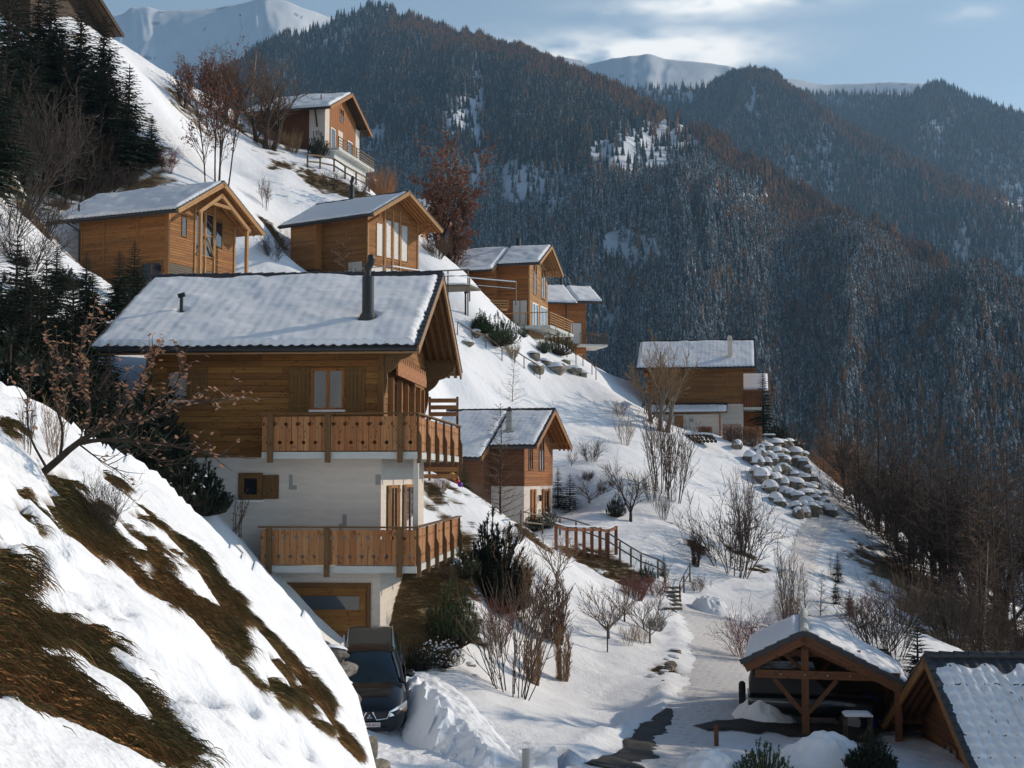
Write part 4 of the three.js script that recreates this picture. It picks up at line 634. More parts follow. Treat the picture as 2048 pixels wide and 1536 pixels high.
// ---------------------------------------------------------------- the other chalets on the slope
{ // left, with a tall timber porch
  seed(201);
  const base = 9.4, Y = v => v - base, H = chaletAt('chalet', 'larch chalet with tall open timber porch, behind left end of the big roof', 334.4, 78, 0.42, base);
  const L = 6.6, W = 6.56, ov = 1.056, rise = 2.41, ey = Y(15.2), rR = 1.569;
  const R = roofOn(H, { W, ov, rR, rise, ey, Lt: 9.73, res: 0.12, snow: 0.2, wave: 0.004, step: 0.006, inset: 0.05, topInset: 0.02, rafters: 2, timber: M.larch, soffit: M.larchDeep, barge: M.larchLight, bargeDepth: 0.26, fascia: M.gutter, melt: [[-6.6, 1.2, 0.25]] });
  coreOn(H, L, W, 0, ey + 0.45, ey + rise - 0.15, M.larchDeep, 'wall', 0.01);
  const g1 = [0.05, 6.4, Y(10.1), Y(12.35)], up = [[2.0, 2.55, 0], [2.7, 3.5, 1], [3.65, 4.4, 1], [4.55, 5.35, 0]];
  part(H, 'side_cladding', mergeCourses(sideMap, 0.12, L, Y(10), ey + 0.45, 0.15, [[0.25, 1.9, Y(10), Y(12.5)]], { d1: 0.03, gap: 0.02 }), M.larch.toned).userData.kind = 'stuff';
  part(H, 'front_cladding', mergeCourses(gableMap, 0.1, W, Y(12.4), ey + 3, 0.15, [[1.25, 1.75, Y(14.1), Y(15.3)], [2.5, 4.35, Y(13.2), Y(15.9)], [4.5, 5.25, Y(14.0), Y(15.6)]], { d1: 0.03, gap: 0.02, limit: gableLimit(W, ey, ov, rise) }), M.larch.toned).userData.kind = 'stuff';
  windowOn(H, gableMap, 1.25, 1.75, Y(14.1), Y(15.3), { fw: 0.06, frame: M.larchDeep }); windowOn(H, gableMap, 2.5, 4.35, Y(13.2), Y(15.9), { cols: 2, rows: 2, fw: 0.07, frame: M.larchLight }); windowOn(H, gableMap, 4.5, 5.25, Y(14.0), Y(15.6), { fw: 0.06, frame: M.larchDeep });
  for (const u of [0, 2.45, 3.45, 4.35, W - 0.14]) part(H, 'stud', S3().box(u, u + 0.13, Y(9.6), ey + (u > 0 && u < 6 ? 1.2 : 0.4), 0.0, 0.10, gableMap).build(), M.larchLight);
  for (const u of [2.1, 4.6, 6.3]) part(H, 'stud', S3().box(u, u + 0.12, Y(9.6), ey + 0.4, 0.0, 0.07, sideMap).build(), M.larch);
  part(H, 'stud', S3().box(0.0, 0.13, Y(9.6), ey + 0.4, 0.0, 0.07, sideMap).build(), M.larch);
  for (const [a, b] of [[0.15, 2.4], [2.62, 3.42], [3.6, 4.32], [4.5, 6.4]]) part(H, 'louvre', (() => { const s = S3(); for (let y = Y(10.2); y < Y(12.3); y += 0.13) s.box(a, b, y, y + 0.07, 0.0, 0.03, gableMap); s.box(a, b, Y(10.1), Y(12.35), -0.02, -0.005, gableMap); return s.build(); })(), M.greyWood);
  windowOn(H, sideMap, 0.28, 1.85, Y(10.0), Y(12.45), { cols: 2, fw: 0.07, frame: M.larchDeep, name: 'patio_door', d: 0.0 });
  for (const [a, b] of [[[0.16, Y(13.2), -2.55], [0.16, Y(14.4), -3.4]], [[0.16, Y(14.4), -3.52], [0.16, Y(13.2), -4.3]]]) part(H, 'brace', S3().beam(a, b, 0.05, 0.09, [1, 0, 0]).build(), M.larchLight);
  // porch frame
  const fp = (z, y) => [rR - 0.25, y, z];
  for (const [z, y] of [[-1.35, Y(15.6)], [-6.0, Y(15.1)]]) part(H, 'porch_post', S3().box(rR - 0.34, rR - 0.16, Y(9.2), y, z - 0.09, z + 0.09).build(), M.larchLight);
  part(H, 'porch_rafter', S3().beam(fp(-1.2, Y(15.45)), fp(-3.4, Y(16.85)), 0.16, 0.22).build(), M.larchLight); part(H, 'porch_rafter', S3().beam(fp(-3.3, Y(16.85)), fp(-6.3, Y(15.1)), 0.16, 0.22).build(), M.larchLight); part(H, 'collar_beam', S3().beam(fp(-2.5, Y(16.2)), fp(-4.4, Y(16.2)), 0.12, 0.18).build(), M.larchLight);
  part(H, 'porch_railing', S3().box(1.2, 1.28, Y(11.0), Y(11.1), -5.8, 1.2).box(1.2, 1.28, Y(10.5), Y(10.58), -5.8, 1.2).box(-0.6, 1.2, Y(11.0), Y(11.1), 1.15, 1.22).build(), M.greyWood);
  const v = R.near(-6.6, 1.2, 0.1); part(H, 'vent_pipe', S3().tube([[v[0], v[1] - 0.1, v[2]], [v[0], v[1] + 0.45, v[2]]], [0.05, 0.07], 8, true).build(), M.metalDark);
  part(H, 'downpipe', S3().tube([[-6.9, ey - 0.1, 0.8], [-6.5, ey - 0.5, 0.1], [-6.45, Y(10), 0.08]], 0.05, 6).build(), M.gutter);
}
{ // middle, glazed front with lowered blinds
  seed(202);
  const base = 11.6, Y = v => v - base, H = chaletAt('chalet', 'larch chalet with lowered grey blinds across its glazed gable', 733.7, 92, 0.59, base);
  const L = 6.3, W = 5.7, ov = 1.086, rise = 2.166, ey = Y(17.68), rR = 1.462;
  const R = roofOn(H, { W, ov, rR, rise, ey, Lt: 8.74, res: 0.14, snow: 0.13, wave: 0.006, step: 0.01, inset: 0.1, topInset: 0.16, rafters: 3, timber: M.larch, soffit: M.larch, barge: M.larchLight, fascia: M.gutter });
  coreOn(H, L, W, 0, ey + 0.42, ey + rise - 0.15, M.larchDeep, 'wall', 0.01);
  const wn = [[0.95, 1.72, 15.15, 17.55], [1.98, 2.66, 15.15, 17.9], [2.84, 3.5, 15.15, 17.9], [3.68, 4.5, 15.15, 17.8]];
  part(H, 'side_cladding', mergeCourses(sideMap, 0.1, L, Y(12), ey + 0.4, 0.15, [[0.3, 1.7, Y(12), Y(14.8)]], { d1: 0.03, gap: 0.02 }), M.larchDeep.toned).userData.kind = 'stuff';
  part(H, 'front_cladding', mergeCourses(gableMap, 0.1, W, Y(14.55), ey + 3, 0.15, wn.map(([a, b, c, d]) => [a, b, Y(c), Y(d)]), { d1: 0.03, gap: 0.02, limit: gableLimit(W, ey, ov, rise) }), M.larch.toned).userData.kind = 'stuff';
  wn.forEach(([a, b, c, d]) => windowOn(H, gableMap, a, b, Y(c), Y(d), { fw: 0.06, fill: M.blind, frame: M.larch }));
  for (const [a, b] of [[0.15, 1.75], [1.98, 2.68], [2.82, 3.52], [3.66, 5.5]]) windowOn(H, gableMap, a, b, Y(12.1), Y(14.5), { fw: 0.05, fill: M.blind, frame: M.larch, name: 'terrace_window' });
  windowOn(H, sideMap, 0.32, 1.68, Y(12), Y(14.75), { fw: 0.05, fill: M.blind, frame: M.larchDeep, name: 'side_window' });
  for (const u of [0, 1.8, 2.7, 3.54, W - 0.13]) part(H, 'stud', S3().box(u, u + 0.13, Y(11.8), ey + (u > 0.5 && u < 5 ? 1.0 : 0.4), 0, 0.09, gableMap).build(), M.larchLight);
  // bay that juts out of the side wall
  const bay = part(H, 'bay', S3().box(-6.5, -4.15, Y(14.4), ey + 0.3, 0.0, 0.62).build(), M.larchDeep); part(bay, 'bay_cladding', mergeCourses((u, v, d) => [-u, v, d + 0.62], 4.15, 6.5, Y(14.4), ey + 0.2, 0.15, [], { d1: 0.03, gap: 0.02 }), M.larch.toned).userData.kind = 'stuff';
  part(bay, 'bay_cheek', S3().box(-4.15, -4.11, Y(14.4), ey + 0.2, 0.0, 0.65).build(), M.larch); part(H, 'cellar_wall', S3().box(-6.2, -4.5, Y(11.5), Y(14.4), 0, 0.04).build(), M.mortar);
  chimneyPipe(H, -4.2, ey + rise * 0.95, -W / 2 - 0.4, 1.3, 0.2);
  for (const z of [0, -W]) part(H, 'bracket', S3().beam([0.05, ey - 0.3, z], [1.2, ey + (z ? 0.1 : 0.1), z], 0.1, 0.16).build(), M.larch);
  // terrace rail in front
  const rail = S3(); const pts = [[0.4, 1.6], [3.2, 1.2], [3.6, -2.2], [4.4, -6.0], [6.0, -9.5]]; for (let i = 1; i < pts.length; i++) { const [a, b] = pts[i - 1], [c, d] = pts[i]; rail.beam([a, Y(13.9), b], [c, Y(13.9), d], 0.06, 0.07); rail.beam([a, Y(13.4), b], [c, Y(13.4), d], 0.02, 0.03); }
  const tr = part(H, 'terrace_railing', rail.build(), M.steel); for (const [a, b] of pts) part(tr, 'rail_post', S3().box(a - 0.035, a + 0.035, Y(12.2), Y(13.95), b - 0.035, b + 0.035).build(), M.greyWood);
}
{ // upper right, stepped roof and a balcony
  seed(203);
  const base = 9.0, Y = v => v - base, H = chaletAt('chalet', 'larch chalet with stepped eave and railed balcony at the hill edge', 1058.4, 112, 0.292, base);
  const L = 6.9, W = 5.8, ov = 0.969, rise = 1.994, ey = Y(17.57), rR = 1.217;
  const R = roofOn(H, { W, ov, rR, rise, ey, Lt: 8.6, res: 0.15, snow: 0.22, wave: 0.0, step: 0.004, inset: 0.05, topInset: 0.02, rafters: 3, timber: M.larchLight, soffit: M.larchLight, barge: M.larchLight, fascia: M.gutter, cat: { x: -2.55, drop: 1.35 } });
  coreOn(H, L, W, 0, ey + 0.35, ey + rise - 0.15, M.larchDeep, 'wall', 0.01); part(H, 'lean_to_wall', S3().box(-L, -2.7, 0, ey - 0.35, 0.0, 0.85).build(), M.larchRed);
  part(H, 'side_cladding', mergeCourses(sideMap, 0.1, 2.75, Y(11), ey + 0.35, 0.16, [], { d1: 0.03, gap: 0.02 }), M.larchRed.toned).userData.kind = 'stuff'; part(H, 'lean_to_cladding', mergeCourses((u, v, d) => [-u, v, d + 0.85], 2.7, L, Y(11), ey - 0.35, 0.16, [[4.3, 5.4, Y(14.3), Y(16.1)]], { d1: 0.03, gap: 0.02 }), M.larchRed.toned).userData.kind = 'stuff';
  windowOn(H, (u, v, d) => [-u, v, d + 0.85], 4.3, 5.4, Y(14.3), Y(16.1), { fw: 0.06, fill: M.blind, frame: M.larchRed });
  part(H, 'front_cladding', mergeCourses(gableMap, 0.1, W, Y(14.7), ey + 3, 0.16, [[1.1, 2.2, Y(15.2), Y(17.9)], [3.6, 5.0, Y(15.0), Y(17.9)]], { d1: 0.03, gap: 0.02, limit: gableLimit(W, ey, ov, rise) }), M.larchLight.toned).userData.kind = 'stuff'; part(H, 'lower_front', S3().box(0.0, W, Y(11), Y(14.68), 0, 0.035, gableMap).build(), M.larchLight);
  for (const [a, b] of [[1.1, 2.2], [3.6, 5.0]]) { windowOn(H, gableMap, a, b, Y(15.2), Y(17.9), { cols: 2, rows: 2, fw: 0.1, frame: M.larchLight, d: 0.03 }); windowOn(H, gableMap, a - 0.4, b + 0.3, Y(12.3), Y(14.5), { cols: 2, fw: 0.12, frame: M.white, name: 'balcony_door', d: 0.04 }); }
  part(H, 'corner_post', S3().box(-0.07, 0.06, Y(11), ey + 0.3, -0.07, 0.06).build(), M.larchLight); windowOn(H, sideMap, 0.15, 1.45, Y(12.2), Y(14.6), { cols: 2, fw: 0.04, fill: M.blind, frame: M.greyWood, name: 'side_shutter' });
  const B = part(H, 'balcony', S3().box(-2.1, 2.2, Y(12.05), Y(12.28), -W - 0.6, 1.4).build(), M.concrete); part(H, 'plinth', S3().box(-L, 0.0, 0, Y(12.04), -W + 0.2, -0.3).build(), M.concrete);
  for (let i = 0; i < 5; i++) { const x = lerp(-2.05, 2.15, i / 4); part(B, 'rail_post', S3().box(x - 0.035, x + 0.035, Y(12.2), Y(13.3), 1.3, 1.37).build(), M.greyWood); } for (let i = 1; i < 6; i++) { const z = lerp(1.33, -W - 0.5, i / 5); part(B, 'rail_post', S3().box(2.1, 2.17, Y(12.2), Y(13.3), z - 0.035, z + 0.035).build(), M.larchLight); }
  for (const y of [12.5, 12.7, 12.9, 13.1]) part(B, 'rail_bar', S3().box(2.1, 2.13, Y(y), Y(y) + 0.06, -W - 0.5, 1.3).build(), M.larchLight); part(B, 'handrail', S3().box(-2.1, 2.2, Y(13.3), Y(13.37), 1.28, 1.4).box(2.08, 2.2, Y(13.3), Y(13.368), -W - 0.6, 1.28).build(), M.larchLight);
  chimneyPipe(H, -1.9, ey + rise * 0.97, -W / 2 - 0.3, 0.9, 0.2, false);
  const v = R.near(-6.2, 1.1, 0.2); part(H, 'vent_pipe', S3().tube([[v[0], v[1] - 0.1, v[2]], [v[0], v[1] + 0.5, v[2]]], [0.06, 0.09], 8, true).build(), M.metalDark);
}
{ // smaller neighbour beyond it
  seed(204);
  const base = 7.5, Y = v => v - base, H = chaletAt('chalet', 'reddish chalet with notched snowy roof, beyond the railed balcony', 1171, 130, -0.25, base);
  const L = 6.0, W = 6.0, ov = 0.9, rise = 1.9, ey = Y(16.7), rR = 1.5;
  roofOn(H, { W, ov, rR, rise, ey, Lt: 8.2, res: 0.16, snow: 0.22, inset: 0.04, topInset: 0.02, wave: 0.004, timber: M.larchRed, soffit: M.larchDeep, barge: M.larchDeep, fascia: M.gutter, cat: { x: -1.2, drop: 0.7 } });
  coreOn(H, L, W, 0, ey + 0.3, ey + rise - 0.15, M.larchDeep, 'wall', 0.01); part(H, 'side_cladding', mergeCourses(sideMap, 0, L, Y(9), ey + 0.3, 0.2, [], { d1: 0.03, gap: 0.025 }), M.larchRed.toned).userData.kind = 'stuff'; part(H, 'front_cladding', mergeCourses(gableMap, 0, W, Y(9), ey + 3, 0.2, [], { d1: 0.03, gap: 0.025, limit: gableLimit(W, ey, ov, rise) }), M.larchRed.toned).userData.kind = 'stuff';
  windowOn(H, sideMap, 0.4, 1.6, Y(12.6), Y(14.7), { fw: 0.05, fill: M.blind, frame: M.larchDeep }); part(H, 'downpipe', S3().tube([[-2.0, ey, 0.1], [-2.0, Y(11), 0.1]], 0.05, 6).build(), M.gutter);
  const B = part(H, 'balcony', S3().box(-1.0, 1.8, Y(12.3), Y(12.5), -3, 1.3).build(), M.concrete); part(B, 'handrail', S3().box(-1.0, 1.8, Y(13.5), Y(13.58), 1.22, 1.3).build(), M.timber); for (let i = 0; i < 15; i++) part(B, 'baluster', S3().box(-0.98 + i * 0.196, -0.94 + i * 0.196, Y(12.5), Y(13.5), 1.24, 1.28).build(), M.timber);
  chimneyPipe(H, -1.6, ey + rise * 0.95, -W / 2, 1.0, 0.18, false);
}
{ // top of the slope, white quoins and board cladding
  seed(205);
  const base = 26.0, Y = v => v - base, H = chaletAt('chalet', 'highest chalet, upright brown boards with white masonry corners', 647, 122, 0.251, base);
  const L = 6.6, W = 8.73, ov = 1.14, rise = 2.7, ey = Y(33.43), rR = 1.015;
  roofOn(H, { W, ov, rR, rise, ey, Lt: 8.6, res: 0.16, snow: 0.26, wave: 0.0, step: 0.0, inset: 0.05, topInset: 0.02, rafters: 2, timber: M.oldWood, soffit: M.oldWood, barge: M.larch, bargeDepth: 0.3, fascia: M.oldWood });
  coreOn(H, L, W, 0, ey + 0.4, ey + rise - 0.2, M.oldWood, 'wall', 0.01);
  part(H, 'plinth', S3().box(-L, 0.02, 0, Y(29.9), -W, 0.03).build(), M.plaster);
  const up = (map, a, b, y0, y1, lim) => { const s = S3(); for (let u = a; u < b - 0.05; u += 0.2) { let t = y1; if (lim) { const k = min(u, W - u - 0.2); t = min(y1, ey + 0.35 + max(0, k) * rise / (W / 2 + ov)); } s.box(u, u + 0.18, y0, t, 0, 0.03 + 0.01 * (floor(u * 5) % 2), map); } return s.build(); };
  part(H, 'side_cladding', up(sideMap, 1.5, L, Y(29.9), ey + 0.4), M.chestnut).userData.kind = 'stuff'; part(H, 'front_cladding', up(gableMap, 1.0, W - 1.0, Y(30), ey + rise, true), M.larchRed).userData.kind = 'stuff';
  part(H, 'masonry_corner', S3().box(-1.5, 0.05, Y(29.9), ey + 0.4, -1.0, 0.05).build(), M.plaster); part(H, 'masonry_corner', S3().box(-0.5, 0.05, Y(29.9), ey + 0.2, -W - 0.02, -W + 1.0).build(), M.plaster); part(H, 'masonry_pier', S3().box(-0.2, 0.06, Y(29.9), Y(32.4), -4.4, -3.2).build(), M.plaster);
  windowOn(H, gableMap, 1.3, 2.4, Y(30.1), Y(32.2), { fw: 0.1, frame: M.white, name: 'balcony_door', d: 0.05 }); windowOn(H, gableMap, 5.6, 6.8, Y(30.1), Y(32.0), { fw: 0.1, frame: M.white, name: 'balcony_door', d: 0.05 }); windowOn(H, gableMap, 3.6, 4.6, Y(33.3), Y(34.6), { cols: 2, rows: 2, fw: 0.08, frame: M.larch, d: 0.04 });
  part(H, 'bracket', S3().beam([-0.7, Y(31.9), 0.06], [-0.7, ey + 0.2, 0.7], 0.12, 0.14).build(), M.oldWood);
  const B = part(H, 'balcony', S3().box(0, 1.5, Y(29.6), Y(29.85), -W - 0.4, 0.2).build(), M.concrete); for (let i = 0; i < 9; i++) { const z = lerp(0.15, -W - 0.3, i / 8); part(B, 'rail_post', S3().box(1.38, 1.46, Y(29.8), Y(30.9), z - 0.04, z + 0.04).build(), M.timber); } for (const y of [30.0, 30.25, 30.5, 30.8]) part(B, 'rail_bar', S3().box(1.42, 1.46, Y(y), Y(y) + 0.09, -W - 0.4, 0.2).build(), y > 30.6 ? M.timber : M.greyWood);
  part(H, 'support_wall', S3().box(-1.0, 0.9, 0, Y(29.6), -W + 0.4, -0.2).build(), M.concrete); const dish = part(H, 'satellite_dish', new THREE.SphereGeometry(0.5, 14, 8, 0, 2 * PI, 0, 0.9).rotateZ(-1.2).translate(1.3, Y(28.6), -W - 0.2), M.steel); part(dish, 'dish_arm', S3().beam([1.2, Y(28.6), -W - 0.2], [0.8, Y(28.2), -W + 0.2], 0.06, 0.06).build(), M.steel);
  for (const [x, s] of [[-0.9, 1.6], [-5.9, 0.9]]) part(H, 'vent_pipe', S3().tube([[x, ey + 1.0, 0.0 - s * 0.8], [x, ey + 1.9, 0.0 - s * 0.8]], 0.06, 7, true).build(), M.metalDark);
}
{ // small chalet below, steep orange front with a catslide roof
  seed(206);
  const base = -4.2, Y = v => v - base, H = chaletAt('chalet', 'small orange fronted chalet with catslide roof, right of the big chalet', 1047.6, 75, 0.279, base);
  const L = 5.2, W = 6.4, ov = 0.96, rise = 2.145, ey = Y(1.635), rR = 1.0;
  roofOn(H, { W, ov, rR, rise, ey, Lt: 6.6, res: 0.1, snow: 0.14, wave: 0.006, step: 0.008, inset: 0.08, topInset: 0.2, rafters: 2, timber: M.larch, soffit: M.larchRed, barge: M.larch, fascia: M.gutter, cat: { x: -1.75, drop: 1.5 }, melt: [[-1.0, 1.7, 0.3]] });
  coreOn(H, L, W, 0, Y(-0.62), 0, M.plaster, 'plaster_wall'); coreOn(H, L, W, Y(-0.62), ey + 0.35, ey + rise - 0.15, M.larchDeep, 'timber_wall', 0.01); part(H, 'lean_to_wall', S3().box(-L - 0.8, -1.9, Y(-1.6), ey - 0.4, 0, 1.4).build(), M.chestnut);
  const o = [[0.85, 1.75, Y(0.25), Y(1.75)], [3.1, 4.3, Y(0.2), Y(2.3)]];
  part(H, 'side_cladding', mergeCourses(sideMap, 0, L, Y(-0.62), ey + 0.35, 0.17, [], { d1: 0.03, gap: 0.02 }), M.chestnut.toned).userData.kind = 'stuff'; part(H, 'front_cladding', mergeCourses(gableMap, 0, W, Y(-0.62), ey + 3, 0.17, o, { d1: 0.03, gap: 0.02, limit: gableLimit(W, ey, ov, rise) }), M.larchRed.toned).userData.kind = 'stuff';
  o.forEach(([a, b, c, d]) => { windowOn(H, gableMap, a, b, c, d, { fw: 0.1, frame: M.chestnut, cols: 2, d: 0.02 }); });
  for (const [a, b] of [[1.35, 2.4], [3.9, 5.6]]) { windowOn(H, gableMap, a, b, Y(-3.0), Y(-0.85), { cols: 2, fw: 0.1, frame: M.larchRed, name: 'garden_door', d: 0.0 }); for (const [c, d] of [[a - 0.02, a + 0.35], [b - 0.35, b + 0.02]]) shutterOn(H, gableMap, c, d, Y(-3.0), Y(-0.8), M.larchRed, 0.05); }
  const lamp = part(H, 'wall_lamp', S3().tube([[0.0, Y(-1.2), -3.1], [0.12, Y(-1.2), -3.1]], 0.03, 6, true).build(), M.metalDark); part(lamp, 'lantern', S3().box(0.06, 0.2, Y(-1.5), Y(-1.15), -3.17, -3.03).build(), M.metalDark);
  const s = 1.7, zc = ov - s * 0.89, yc = ey + s * 0.456; const ch = part(H, 'chimney', S3().tube([[-1.0, yc - 0.3, zc], [-1.0, yc + 1.15, zc]], [0.23, 0.19], 12, true).build(), M.mortar); part(ch, 'cowl', S3().tube([[-1.0, yc + 1.15, zc], [-1.0, yc + 1.3, zc], [-1.0, yc + 1.42, zc]], [0.17, 0.14, 0.05], 10, true).build(), M.metalDark);
}
{ // right, on the terrace above the boulder wall
  seed(207);
  const base = 1.4, Y = v => v - base, H = chaletAt('chalet', 'brown timber chalet on the terrace above the boulder wall', 1483, 112, 0.168, base);
  const L = 7.9, W = 8.0, ov = 0.9, rise = 2.7, ey = Y(8.93), rR = 1.07;
  const R = roofOn(H, { W, ov, rR, rise, ey, Lt: 9.9, res: 0.13, snow: 0.11, wave: 0.012, step: 0.01, tile: 0.34, inset: 0.05, topInset: 0.16, rafters: 2, timber: M.larchDeep, soffit: M.larchDeep, barge: M.larchDeep, fascia: M.larchDeep });
  coreOn(H, L, W, 0, Y(5.9), 0, M.plaster, 'plaster_wall'); coreOn(H, L, W, Y(5.9), ey + 0.35, ey + rise - 0.15, M.larchDeep, 'timber_wall', 0.01);
  part(H, 'side_cladding', mergeCourses(sideMap, 0, L, Y(5.9), ey + 0.35, 0.17, [], { d1: 0.035, gap: 0.025 }), M.larchDeep.toned).userData.kind = 'stuff'; part(H, 'front_cladding', mergeCourses(gableMap, 0, W, Y(5.9), ey + 3, 0.17, [], { d1: 0.035, gap: 0.025, limit: gableLimit(W, ey, ov, rise) }), M.larchDeep.toned).userData.kind = 'stuff';
  // lean-to shed against the plaster
  const shed = part(H, 'lean_to', S3().box(-L - 0.2, -1.75, 0, Y(5.0), 0, 1.7).build(), M.plaster); const sr = (x, s, n) => [x, Y(5.15) + s * 0.36 + n * 0.93, 2.2 - s * 0.93 + n * 0.36];
  part(shed, 'shed_roof', S3().box(-L - 0.4, -1.3, 0, 2.35, -0.1, 0, sr).build(), M.larchDeep); part(shed, 'shed_snow', sheet(70, 14, (u, v) => { const x = lerp(-L - 0.35, -1.36, u), s = lerp(0.08, 1.75, v), k = sqrt(clamp(min(u, 1 - u, v, 1 - v) * 12)); return [...sr(x, s, 0.01 + k * (0.1 + 0.014 * cos(2 * PI * x / 0.34) + 0.03 * noise(x * 2, s * 2))), x, s]; }), M.roofSnow); part(shed, 'shed_tiles', S3().box(-L - 0.4, -1.3, 0, 2.35, 0.0, 0.012, sr).build(), M.tile);
  part(shed, 'shed_door', S3().box(-5.6, -4.9, 0, Y(4.9), 1.7, 1.73).build(), M.larch); part(shed, 'vent', S3().box(-4.4, -4.05, Y(4.35), Y(4.65), 1.7, 1.72).build(), M.mortar); part(shed, 'downpipe', S3().tube([[-1.9, Y(5.0), 1.85], [-1.9, Y(2.4), 1.85]], 0.06, 6).build(), M.larchRed);
  const c = part(H, 'chimney', S3().box(-1.25, -0.85, ey + 0.6, ey + 2.65, -0.95, -0.55).build(), M.plaster); part(c, 'chimney_cap', S3().box(-1.32, -0.78, ey + 2.3, ey + 2.38, -1.02, -0.48).box(-1.2, -0.9, ey + 2.65, ey + 2.75, -0.9, -0.6).build(), M.concrete);
  // gabled annex with a balcony on the far side
  const an = part(H, 'annex', S3().box(0, 1.6, 0, Y(7.4), -W + 1.2, -3.4).build(), M.larchRed); const ar = (x, s, n) => [x, Y(7.1) + s * 0.5 + n * 0.86, -2.4 - s * 0.86 + n * 0.5];
  part(an, 'annex_roof', S3().box(0, 2.2, 0, 3.4, -0.12, 0, ar).build(), M.larch); part(an, 'annex_snow', sheet(20, 24, (u, v) => { const x = lerp(0.02, 2.1, u), s = lerp(0.06, 3.35, v), k = sqrt(clamp(min(1 - u, v, 1 - v) * 10)); return [...ar(x, s, 0.01 + 0.13 * k), x, s]; }), M.roofSnow); part(an, 'annex_barge', S3().box(2.17, 2.24, 0, 3.4, -0.25, 0.0, ar).build(), M.larchLight);
  const B = part(H, 'balcony', S3().box(0, 1.5, Y(5.4), Y(5.6), -3.4, 0.2).build(), M.concrete); for (let i = 0; i < 8; i++) part(B, 'baluster', S3().box(0.04 + i * 0.2, 0.15 + i * 0.2, Y(5.6), Y(7.0), 0.14, 0.18).build(), M.chestnut); part(B, 'handrail', S3().box(0, 1.6, Y(7.0), Y(7.08), 0.08, 0.22).build(), M.chestnut);
  windowOn(H, gableMap, 0.4, 3.0, Y(3.2), Y(5.3), { cols: 2, fw: 0.08, frame: M.chestnut, name: 'terrace_door', d: 0.0 });
}
{ // roof seen behind the brown-leaved tree
  seed(208);
  const base = 16, Y = v => v - base, H = chaletAt('chalet', 'small snowy roofed chalet half hidden behind the rust leaved tree', 842, 120, 0.3, base);
  const W = 5, ov = 0.8, rise = 1.9, ey = Y(23.3); roofOn(H, { W, ov, rR: 0.9, rise, ey, Lt: 6, res: 0.2, snow: 0.2, wave: 0, step: 0, inset: 0.04, topInset: 0.02, timber: M.larchRed, barge: M.larch, soffit: M.larchDeep });
  coreOn(H, 4.4, W, 0, ey + 0.3, ey + rise - 0.15, M.larchDeep, 'wall'); part(H, 'front_cladding', mergeCourses(gableMap, 0, W, Y(18), ey + 3, 0.2, [], { d1: 0.03, limit: gableLimit(W, ey, ov, rise) }), M.larchRed.toned).userData.kind = 'stuff'; windowOn(H, gableMap, 1.6, 3.2, Y(20.6), Y(22.4), { cols: 2, fw: 0.1, frame: M.white, d: 0.04 });
  part(H, 'balcony', S3().box(0, 1.6, Y(19.2), Y(19.4), -W, 0.4).box(1.5, 1.56, Y(19.7), Y(19.85), -W, 0.4).box(1.5, 1.56, Y(20.05), Y(20.2), -W, 0.4).box(1.5, 1.56, Y(20.4), Y(20.5), -W, 0.4).build(), M.larch);
}
{ // dark old chalet in the top left corner
  seed(209);
  const base = 26.5, Y = v => v - base, H = chaletAt('chalet', 'old dark chalet among trees in the upper left corner', 48, 96, 0.26, base);
  const W = 9, ov = 1.1, rise = 3.0, ey = Y(34.9), L = 9; roofOn(H, { W, ov, rR: 1.6, rise, ey, Lt: 12, res: 0.25, snow: 0.16, wave: 0, step: 0, inset: 0.3, topInset: 0.05, rafters: 2, timber: M.oldWood, barge: M.oldWood, soffit: M.oldWood, fascia: M.oldWood });
  coreOn(H, L, W, 0, ey + 0.3, ey + rise - 0.2, M.oldWood, 'wall'); part(H, 'front_cladding', mergeCourses(gableMap, 0, W, Y(27), ey + 3, 0.2, [], { d1: 0.03, limit: gableLimit(W, ey, ov, rise) }), M.oldWood.toned).userData.kind = 'stuff';
  const B = part(H, 'balcony', S3().box(-7, 1.4, Y(28.6), Y(28.85), 0, 1.4).box(0, 1.4, Y(28.6), Y(28.848), -W, 0).build(), M.concrete); for (let i = 0; i < 42; i++) part(B, 'baluster', S3().box(-7 + i * 0.2, -6.86 + i * 0.2, Y(28.9), Y(30.1), 1.34, 1.38).build(), M.chestnut); part(B, 'handrail', S3().box(-7, 1.5, Y(30.1), Y(30.2), 1.28, 1.44).build(), M.chestnut);
}
// ---------------------------------------------------------------- trees and shrubs
const nrm = (a) => { const l = hypot(...a) || 1; return [a[0] / l, a[1] / l, a[2] / l]; };
function leafQuad(s, p, size) { const a = rnd() * 6.28, b = rr(-1, 1), d = nrm([cos(a), b, sin(a)]), e = nrm([-sin(a), rr(-0.5, 0.5), cos(a)]), L = size * rr(0.7, 1.3), W = L * 0.42; s.tri(p, [p[0] + d[0] * L * 0.5 + e[0] * W, p[1] + d[1] * L * 0.5 + e[1] * W, p[2] + d[2] * L * 0.5 + e[2] * W], [p[0] + d[0] * L, p[1] + d[1] * L, p[2] + d[2] * L]); s.tri(p, [p[0] + d[0] * L, p[1] + d[1] * L, p[2] + d[2] * L], [p[0] + d[0] * L * 0.5 - e[0] * W, p[1] + d[1] * L * 0.5 - e[1] * W, p[2] + d[2] * L * 0.5 - e[2] * W]); }
